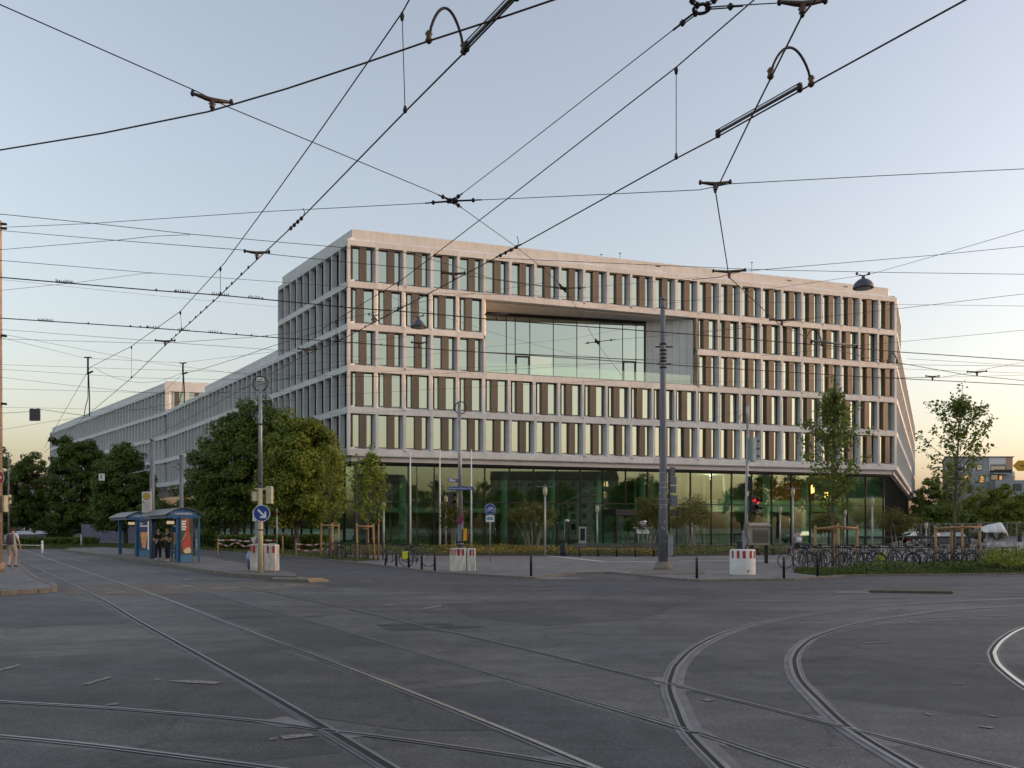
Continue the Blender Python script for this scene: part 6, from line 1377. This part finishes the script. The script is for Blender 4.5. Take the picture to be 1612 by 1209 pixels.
# yellow direction sign at the right edge
Ys = 27.0; p = Vector((DX(1640, Ys), Ys, 0)); t = thing('direction_sign', p, 'yellow pointed direction board cut by the right picture edge', 'sign')
zc = ZH(733.5, Ys); w0 = DX(1592, Ys) - p.x; hh = 8.2 * Ys / F
q = MB().m(M_YEL); P = [(w0, zc), (w0 + .16, zc + hh), (w0 + 1.7, zc + hh), (w0 + 1.7, zc - hh), (w0 + .16, zc - hh)]
q._add([(x, -.1, z) for x, z in P] + [(x, -.08, z) for x, z in P], [tuple(range(5)), tuple(range(9, 4, -1))] + [(k, k + 5, (k + 1) % 5 + 5, (k + 1) % 5) for k in range(5)]); q.build('board', t)
MB().m(M_BLACK).box(w0 + .22, w0 + 1.55, -.106, -.101, zc - .015, zc + .015).build('printed_line', t); MB().m(M_GREYMET).tube([(0, 0, 0), (0, 0, zc + .2)], .06, 8).build('pole', t)
# construction fence, tarp, barrier, car
def mesh_fence(label, xa, xb, Yf, y1, n):
    A = Vector((DX(xa, Yf), Yf, 0)); L = DX(xb, Yf) - A.x; hh = ZH(y1, Yf); t = thing('construction_fence', A, label, 'fence', 'construction fences')
    for k in range(n + 1): MB().m(M_GREYMET).tube([(L * k / n, 0, 0), (L * k / n, 0, hh)], .03, 5).build('post', t)
    for z in (.15, hh - .05): MB().m(M_GREYMET).tube([(0, 0, z), (L, 0, z)], .025, 5).build('rail', t)
    q = MB().m(M_GREYMET)
    for k in range(int(L / .16)): q.box(k * .16, k * .16 + .012, -.006, .006, .15, hh - .05)
    q.build('wire_mesh', t)['kind'] = 'stuff'
mesh_fence('tall wire fence behind the short lamp post', 1437, 1540, 86, 824, 8); mesh_fence('tall wire fence behind the white tarp', 1540, 1660, 80, 822, 8)
Yt = 66; A = Vector((DX(1545, Yt), Yt, 0)); wd_ = DX(1585, Yt) - A.x; t = thing('tarp_shelter', A, 'crumpled white tarpaulin hung over thin poles at the right', 'tarpaulin')
nx, ny = 22, 10; vs = []; fs = []
for j in range(ny + 1):
    for i_ in range(nx + 1):
        u, v = i_ / nx, j / ny; z = ZH(838, Yt) + (ZH(822, Yt) - ZH(838, Yt)) * (math.sin(math.pi * min(1, v * 1.1)) ** .7) * (.35 + .65 * u ** .6) + .10 * mnoise.noise(Vector((u * 3, v * 2.2, 2))) + .05 * mnoise.noise(Vector((u * 9 + v * 5, v * 2, 5)))
        if u > .9: z -= (u - .9) * 5
        vs.append((u * wd_, v * 1.8 - .3 + .12 * mnoise.noise(Vector((u * 6, v * 6, 9))), z))
for j in range(ny):
    for i_ in range(nx): a = j * (nx + 1) + i_; fs.append((a, a + 1, a + nx + 2, a + nx + 1))
q = MB().m(mat('white_tarp', (.68, .68, .66), .6)); q._add(vs, fs, True); o = q.build('sheet', t); so = o.modifiers.new('thick', 'SOLIDIFY'); so.thickness = .01
for u in (.25, .95): MB().m(M_GREYMET).tube([(u * wd_, .2, 0), (u * wd_, .2, ZH(836, Yt))], .025, 6).build('pole', t)
MB().m(mat('printed_banner', (.55, .55, .55), .7, var=.5, vscale=1.6, c2=(.12, .12, .13))).box(DX(1553, 60) - A.x, DX(1640, 60) - A.x, -6.05, -6, ZH(863, 60), ZH(853, 60)).build('banner', t)
def make_car(col_):
    e = empty('parked_car'); mp_ = mat('car_paint_%s' % col_, {'red': (.12, .012, .014), 'white': (.55, .55, .55), 'grey': (.12, .125, .13), 'dark': (.03, .032, .04)}[col_], .25, .3)
    body = [(-2.05, .32), (-2.1, .62), (-2.0, .86), (-1.5, .93), (-.95, .96), (.9, .95), (1.75, .86), (2.05, .72), (2.1, .45), (2.0, .3)]
    q = MB().m(mp_); n = len(body)
    for y0, y1, ins in ((-.86, .86, 0),):
        vs = [(x, y0, z) for x, z in body] + [(x, y1, z) for x, z in body]; q._add(vs, [tuple(range(n)), tuple(range(2 * n - 1, n - 1, -1))] + [(k, k + n, (k + 1) % n + n, (k + 1) % n) for k in range(n)])
    bevel(q.build('body', e), .06, 3)
    cab = [(-1.75, .9), (-1.35, 1.40), (.15, 1.44), (1.0, .93)]; q = MB().m(M_WPANE)
    vs = [(x, -.80 + (.12 if z > 1.2 else 0), z) for x, z in cab] + [(x, .80 - (.12 if z > 1.2 else 0), z) for x, z in cab]; q._add(vs, [(0, 1, 2, 3), (7, 6, 5, 4)] + [(k, k + 4, (k + 1) % 4 + 4, (k + 1) % 4) for k in range(4)]); q.build('windows', e)
    bevel(MB().m(mp_).box(-1.36, .2, -.69, .69, 1.40, 1.47).build('roof', e), .03)
    for x in (-1.3, 1.3):
        for y in (-.86, .74): w = MB().m(M_BLACK).disc_y((x, 0, .31), .31, y, y + .12, 18).build('wheel', e); MB().m(M_GREYMET).disc_y((x, 0, .31), .2, y - .004 if y < 0 else y + .12, y if y < 0 else y + .124, 14).build('rim', w)
    for y in (-.6, .6): MB().m(M_WHITE).box(2.0, 2.08, y - .15, y + .15, .62, .72).build('headlight', e); MB().m(M_RED).box(-2.1, -2.03, y - .14, y + .14, .68, .82).build('tail_light', e)
    return e
for c_, px, Yc, rz, lab in (('red', 1446, 100, 12, 'red parked car half hidden behind the bicycles'), ('grey', 1487, 80, 175, 'grey parked car behind the wire fence'), ('grey', 45, 118, 25, 'grey parked car under the left trees'), ('dark', 75, 124, 25, 'dark parked car under the left trees'), ('white', 120, 132, 25, 'white parked car far behind the platform')):
    o = make_car(c_); o.location = (DX(px, Yc), Yc, .01); o.rotation_euler = (0, 0, R(rz)); tag(o, lab, 'car', 'parked cars')
# pale hoarding and far houses under the left trees
A = Vector((DX(128, 112), 112, 0)); L = DX(250, 104) - A.x + 2; t = thing('site_hoarding', A, 'pale violet-grey site hoarding glimpsed under the left trees', 'hoarding'); M_HOARD = mat('hoarding_violet', (.19, .18, .24), .8, var=.12, vscale=1)
for k in range(12): MB().m(M_HOARD).box(k * L / 12 + .02, (k + 1) * L / 12 - .02, -.03, .03, .1, 2.3).build('panel', t)
MB().m(M_GREYMET).box(0, L, .04, .1, .5, .6).box(0, L, .04, .1, 1.8, 1.9).build('rail', t)
A = Vector((DX(-60, 210), 210, 0)); L = DX(230, 210) - A.x; t = thing('town_house', A, 'pale house row with white windows glimpsed beyond the left trees', 'building'); MB().m(mat('far_plaster', (.30, .29, .28), .9, var=.15, vscale=.3)).box(0, L, 0, 10, 0, 11.5).build('wall', t); MB().m(mat('far_roof', (.12, .06, .045), .9)).extr_x([(-.4, 11.4), (5, 15.5), (10.4, 11.4)], -.3, L + .3).build('roof', t)
for k in range(14):
    for r_ in range(3): f = MB().m(M_WHITE).box(1.5 + k * 3.1, 3.1 + k * 3.1, -.08, -.003, 1.0 + r_ * 3.5, 3.0 + r_ * 3.5).build('window', t); MB().m(M_WPANE).box(1.65 + k * 3.1, 2.95 + k * 3.1, -.1, -.081, 1.15 + r_ * 3.5, 2.85 + r_ * 3.5).build('pane', f)
# the city behind the photographer: it is reflected in the glass and keeps the low sun off the square
def block(label, c, w, d, h, rz, m_, roof=3.0, rows=5):
    t = thing('town_house', Vector((c[0], c[1], 0)), label, 'building', 'houses behind the photographer'); t.rotation_euler = (0, 0, rz)
    MB().m(m_).box(-w / 2, w / 2, -d / 2, d / 2, 0, h).build('wall', t); MB().m(mat('city_roof', (.10, .055, .04), .9)).extr_x([(-d / 2 - .4, h), (0, h + roof), (d / 2 + .4, h)], -w / 2 - .2, w / 2 + .2).build('roof', t)
    n = int(w / 3.4); q = MB().m(M_WPANE)
    for s in (-1, 1):
        for k in range(n):
            for r_ in range(rows):
                xx = -w / 2 + 1.4 + k * 3.4; y_ = s * (d / 2 + .03); q.box(xx, xx + 1.4, y_ - .025, y_ + .025, 1.2 + r_ * h / rows, 1.2 + r_ * h / rows + 1.8)
    q.build('window_panes', t)['kind'] = 'stuff'
pa = mat('city_plaster_a', (.34, .31, .26), .9, var=.1, vscale=.3); pb_ = mat('city_plaster_b', (.30, .24, .18), .9, var=.1, vscale=.3)
sdir = Vector((math.sin(R(SUN_AZ)), math.cos(R(SUN_AZ)), 0)); sper = Vector((-sdir.y, sdir.x, 0)); ctr = Vector((13, 81, 0))
for k, (off_, dist, h_, w_, lab) in enumerate(((-62, 150, 15.5, 46, 'plaster house behind the camera, nearest of the row on the right'), (-14, 150, 17.3, 44, 'taller plaster house in the row right of the picture'), (34, 152, 16.6, 46, 'long plaster house in the row right of the picture'), (88, 155, 16.8, 54, 'far plaster house in the row right of the picture'))):
    c = ctr + sdir * dist + sper * off_; block(lab, c, w_, 13, h_, math.atan2(sper.y, sper.x), (pa, pb_)[k % 2], 3.2 if k % 2 else 2.2)
for k, (x, y, w_, h_, rz, lab) in enumerate(((60, -95, 48, 15, 20, 'house row directly behind the photographer'), (128, -70, 40, 17, 38, 'house behind the photographer to the right'), (-20, -110, 60, 14, 5, 'low house row behind the photographer'), (-95, -60, 50, 16, -40, 'house behind the photographer to the left'))): block(lab, (x, y), w_, 13, h_, R(rz), (pb_, pa)[k % 2])
def back_tree(label, x, y, h_, r_):  # unseen trees, extra ones added to darken what the lobby glass mirrors
    t = thing('deciduous_tree', Vector((x, y, 0)), label, 'tree', 'trees behind the photographer'); q = MB().m(M_BARK); limb(q, (0, 0, 0), (0, 0, h_ * .5), .3, .2, .03); q.build('trunk', t)
    P, N, S = crown_leaves([(0, 0, h_ * .62, r_, r_, h_ * .36)], 70, 70, .45, (.9, 1.6)); inst('crown', leaf_mesh('crown', P, N, S, L_DARK), t)
for k, (x, y, h_, r_) in enumerate(((34, -42, 11, 4.5), (52, -30, 12, 5), (72, -18, 11, 4.5), (92, 0, 13, 5), (110, 18, 12, 5), (22, -52, 12, 5), (124, 40, 12.5, 5), (84, -40, 12, 5), (104, 58, 14, 5.5), (112, 78, 14, 6), (78, 60, 12, 5), (84, 46, 13, 5.5), (66, 30, 12, 5), (58, 14, 11, 5), (96, 72, 13, 6), (47, -2, 10, 4.5), (74, 20, 12, 5), (118, 95, 14, 7))):
    back_tree('%s unseen tree outside the picture, placed to darken the lobby reflections' % ['first', 'second', 'third', 'fourth', 'fifth', 'sixth', 'seventh', 'eighth', 'ninth', 'tenth', 'eleventh', 'twelfth', 'thirteenth', 'fourteenth', 'fifteenth', 'sixteenth', 'seventeenth', 'eighteenth'][k], x, y, h_, r_)

# ---------------------------------------------------------------- people
def person(loc, rz, label, pose, pal, hgt=1.74, hair='short'):
    """one continuous body grown over a posed skeleton (facing -y); clothes are shells of that body"""
    sc = hgt / 1.76; V = []; Rr = []; E = []; seg = {}
    def v(p, r_, par=None, sname=None):
        V.append(Vector(p)); Rr.append(r_); i = len(V) - 1
        if par is not None: E.append((par, i)); seg[(par, i)] = sname
        return i
    pel = v((0, 0, .96), (.145, .105)); ab = v((0, -.005, 1.10), (.125, .095), pel, 'torso'); ch = v((0, .005, 1.30), (.155, .11), ab, 'torso'); nb_ = v((0, .015, 1.455), (.075, .065), ch, 'torso')
    nk = v((0, .0, 1.53), (.052, .055), nb_, 'neck'); hd = pose.get('head', (0, -.01)); h0 = v((hd[0] * .5, -.015 + hd[1] * .4, 1.585), (.068, .078), nk, 'head'); h1 = v((hd[0], -.012 + hd[1] * .8, 1.665), (.078, .098), h0, 'head'); h2 = v((hd[0], .0 + hd[1], 1.735), (.055, .068), h1, 'head')
    nose = v((hd[0], -.118 + hd[1] * .8, 1.645), (.013, .016), h1, 'head')
    for s, side in ((-1, 'l'), (1, 'r')):
        sh = v((.165 * s, .01, 1.415), (.062, .06), nb_, 'torso'); el = v(pose['el_' + side], (.043, .043), sh, 'uarm'); wr = v(pose['wr_' + side], (.028, .026), el, 'farm')
        d = (Vector(pose['wr_' + side]) - Vector(pose['el_' + side])).normalized(); pm = v(Vector(pose['wr_' + side]) + d * .07, (.036, .02), wr, 'hand')
        sd_ = d.cross(Vector((0, 1, .2))).normalized() if abs(d.y) < .8 else d.cross(Vector((0, 0, 1))).normalized(); cv = d.cross(sd_).normalized() * pose.get('curl', -1) * .03
        for k, (o_, L_) in enumerate(((-.027, .07), (-.009, .082), (.009, .076), (.027, .06))):
            b_ = V[pm] + sd_ * o_ + d * .025; f1 = v(b_ + d * L_ * .5, (.0095, .0095), pm, 'hand'); f2 = v(b_ + d * L_ * .85 + cv, (.0082, .0082), f1, 'hand')
        t1 = v(V[wr] + d * .035 + sd_ * .04 * -s, (.011, .011), wr, 'hand'); v(V[t1] + d * .045 + sd_ * .012 * -s + cv * .3, (.009, .009), t1, 'hand')
        hp = v((.088 * s, 0, .90), (.105, .10), pel, 'hip'); kn = v(pose['kn_' + side], (.064, .066), hp, 'thigh'); cf = v(Vector(pose['kn_' + side]).lerp(Vector(pose['an_' + side]), .35) + Vector((0, .018, 0)), (.056, .06), kn, 'shin'); an = v(pose['an_' + side], (.036, .042), cf, 'shin')
        A = Vector(pose['an_' + side]); ft = pose.get('toe_' + side, (0, -1)); hl = v(A + Vector((-ft[0] * .05, -ft[1] * .05, -.045)), (.032, .03), an, 'foot'); bl = v(A + Vector((ft[0] * .11, ft[1] * .11, -.055)), (.042, .024), an, 'foot'); v(A + Vector((ft[0] * .18, ft[1] * .18, -.058)), (.032, .02), bl, 'foot')
    me = bpy.data.meshes.new('skeleton'); me.from_pydata([p * sc for p in V], E, []); ob = bpy.data.objects.new('skeleton', me); col.objects.link(ob)
    sm = ob.modifiers.new('skin', 'SKIN'); sm.use_smooth_shade = True
    for i, sv in enumerate(me.skin_vertices[0].data): sv.radius = (Rr[i][0] * sc, Rr[i][1] * sc); sv.use_root = (i == 0)
    su = ob.modifiers.new('sub', 'SUBSURF'); su.levels = 1; su.render_levels = 1
    dg = bpy.context.evaluated_depsgraph_get(); bm_ = bpy.data.meshes.new_from_object(ob.evaluated_get(dg)); bpy.data.objects.remove(ob)
    bm_.materials.clear(); bm_.materials.append(mat('skin_tone', (.46, .27, .18), .6)); bm_.name = 'body'
    zmin = min(q.co.z for q in bm_.vertices)
    root = empty('person', Vector(loc) - Vector((0, 0, zmin)), rz); tag(root, label, 'person'); root.location = Vector(loc)
    for q in bm_.vertices: q.co.z -= zmin
    inst('body', bm_, root)
    co = [q.co.copy() for q in bm_.vertices]; no = [q.normal.copy() for q in bm_.vertices]; tagv = []
    S = [(V[a] * sc - Vector((0, 0, zmin)), V[b] * sc - Vector((0, 0, zmin)), nm) for (a, b), nm in seg.items()]
    for c in co:
        best = (9, None, 0)
        for a, b, nm in S:
            ab_ = b - a; t_ = max(0, min(1, (c - a).dot(ab_) / max(1e-9, ab_.length_squared))); d_ = (c - a - ab_ * t_).length
            if d_ < best[0]: best = (d_, nm, t_)
        tagv.append(best)
    def shell(name, test, off_, m_):
        keep = [f for f in bm_.polygons if all(test(co[i], tagv[i][1], tagv[i][2]) for i in f.vertices)]
        if not keep: return
        idx = {}; vs = []; fs = []
        for f in keep:
            for i in f.vertices:
                if i not in idx: idx[i] = len(vs); vs.append(co[i] + no[i] * off_)
            fs.append(tuple(idx[i] for i in f.vertices))
        q = MB().m(m_); q._add(vs, fs, True); o = q.build(name, root); so = o.modifiers.new('cloth', 'SOLIDIFY'); so.thickness = .012; so.offset = -1
    slv = pal.get('sleeve', .65)
    shell(pal.get('top_name', 'shirt'), lambda c, n, t: n in ('torso', 'hip') and c.z > .93 * sc or (n == 'uarm' and t < slv) or (n == 'farm' and slv > 1), .022, pal['top'])
    leg = pal.get('leg', 2.0)
    shell(pal.get('leg_name', 'trousers'), lambda c, n, t: (n == 'hip') or (n == 'torso' and c.z < 1.03 * sc) or (n == 'thigh' and t < leg) or (n == 'shin' and leg > 1), .016, pal['legs'])
    shell('shoes', lambda c, n, t: n == 'foot' or (n == 'shin' and c.z < .07), .010, pal['shoes'])
    hz = 1.665 * sc - zmin; hy = (-.012 + hd[1] * .8) * sc
    shell('hair', lambda c, n, t: n == 'head' and (c.z > hz + .045 or (c.y > hy - .005 and c.z > hz - (.09 if hair == 'short' else .2))), .016, pal['hair'])
    if hair == 'long':
        MB().m(pal['hair']).tube([(hd[0] * sc, hy + .07, hz + .03), (hd[0] * sc, hy + .10, hz - .12), (hd[0] * sc, hy + .10, hz - .28)], [.075, .085, .04], 9).build('long_hair', root)
    for s in (-1, 1): MB().m(M_BLACK).lathe([(0, -.008), (.008, 0), (0, .008)], ((hd[0] + .03 * s) * sc, hy - .088 * sc, hz + .005), 6).build('eye', root)
    for s in (-1, 1): MB().m(mat('skin_tone')).lathe([(.004, -.03), (.013, 0), (.006, .03)], ((hd[0] + .082 * s) * sc, hy + .01, hz - .01), 7).build('ear', root)
    return root, sc
cl = lambda n, c: mat(n, c, .9, var=.12, vscale=12)
# walker with a backpack, seen from behind
p = W(20, 892.3, .12)
r1, s1 = person(p, R(180 + 8), 'person in white shirt and beige shorts walking away with a backpack', dict(el_l=(-.27, .03, 1.13), el_r=(.27, -.02, 1.13), wr_l=(-.29, -.06, .88), wr_r=(.28, -.12, .89), kn_l=(-.10, -.06, .50), kn_r=(.10, .03, .50), an_l=(-.10, -.03, .085), an_r=(.10, .17, .10)),
        dict(top=cl('white_tshirt', (.55, .56, .58)), legs=cl('beige_shorts', (.36, .31, .23)), leg=.9, leg_name='shorts', shoes=cl('dark_shoes', (.03, .03, .03)), hair=cl('brown_hair', (.05, .03, .02))), 1.74)
bp = MB().m(cl('plum_backpack', (.075, .058, .065))).lathe([(.10, .0), (.165, .03), (.17, .22), (.15, .38), (.08, .46), (.02, .47)], n=14).build('backpack', None, p + Vector((-.012, -.185, .98))); bp.scale = (1, .55, 1); tag(bp, 'dark plum backpack on the back of the walking person', 'backpack')
for s in (-1, 1): MB().m(cl('plum_backpack', ())).tube([(.1 * s, .12, .10), (.12 * s, .36, .25), (.10 * s, .30, .46), (.07 * s, .02, .47)], .018, 6).build('strap', bp)
# two people waiting in the shelter
p = Vector((DX(249, 44.4), 44.4, PZ))
person(p, R(35), 'person in black with long dark hair looking at hands inside the shelter', dict(el_l=(-.25, -.02, 1.12), el_r=(.25, -.02, 1.12), wr_l=(-.12, -.24, 1.12), wr_r=(.10, -.25, 1.14), kn_l=(-.10, -.02, .50), kn_r=(.10, .0, .50), an_l=(-.11, .0, .085), an_r=(.11, .02, .085), head=(0, -.03)),
       dict(top=cl('black_top', (.015, .015, .017)), legs=cl('black_trousers', (.014, .014, .018)), shoes=cl('white_trainers', (.45, .45, .45)), hair=cl('black_hair', (.012, .010, .009))), 1.68, 'long')
p = Vector((DX(264, 43.6), 43.6, PZ))
person(p, R(-30), 'person with ginger hair and dark clothes waiting beside the blue post', dict(el_l=(-.25, .02, 1.12), el_r=(.25, -.02, 1.12), wr_l=(-.08, -.22, 1.16), wr_r=(.08, -.24, 1.18), kn_l=(-.09, -.02, .50), kn_r=(.09, .0, .50), an_l=(-.09, .0, .085), an_r=(.10, -.02, .085), head=(0, -.035)),
       dict(top=cl('maroon_top', (.035, .018, .02)), legs=cl('navy_trousers', (.015, .016, .024)), shoes=cl('white_trainers', ()), hair=cl('ginger_hair', (.22, .075, .02))), 1.70, 'short')
p = Vector((DX(262, 43.6) + .33, 43.7, PZ)); t = thing('litter_bin', p + Vector((.2, .1, 0)), 'blue litter bin with steel rim beside the shelter post', 'litter bin'); MB().m(mat('bin_blue', (.03, .06, .12), .5)).lathe([(.16, .1), (.18, .2), (.18, .85), (.16, .9)], n=14).build('body', t); MB().m(M_GREYMET).lathe([(.185, .86), (.19, .9), (.185, .94)], n=14).build('rim', t)
p = Vector((DX(1255, 51), 51, .01))
person(p, R(170), 'person in pale shirt and dark shorts standing near the right lamp post', dict(el_l=(-.26, .03, 1.14), el_r=(.27, -.03, 1.14), wr_l=(-.22, -.13, 1.0), wr_r=(.2, -.12, 1.02), kn_l=(-.10, -.02, .50), kn_r=(.10, .0, .50), an_l=(-.11, .0, .085), an_r=(.10, .06, .085)),
       dict(top=cl('pale_shirt', (.42, .38, .40)), legs=cl('dark_shorts', (.03, .03, .04)), leg=.85, leg_name='shorts', shoes=cl('dark_shoes', ()), hair=cl('fair_hair', (.22, .15, .08))), 1.72)
bq_ = MB().m(M_WHITE).lathe([(.05, 0), (.13, .03), (.14, .22), (.06, .28)], n=12).build('shoulder_bag', None, p + Vector((.06, -.17, .98))); bq_.scale = (1, .5, 1); tag(bq_, 'small white bag on the back of the person near the right lamp', 'bag')
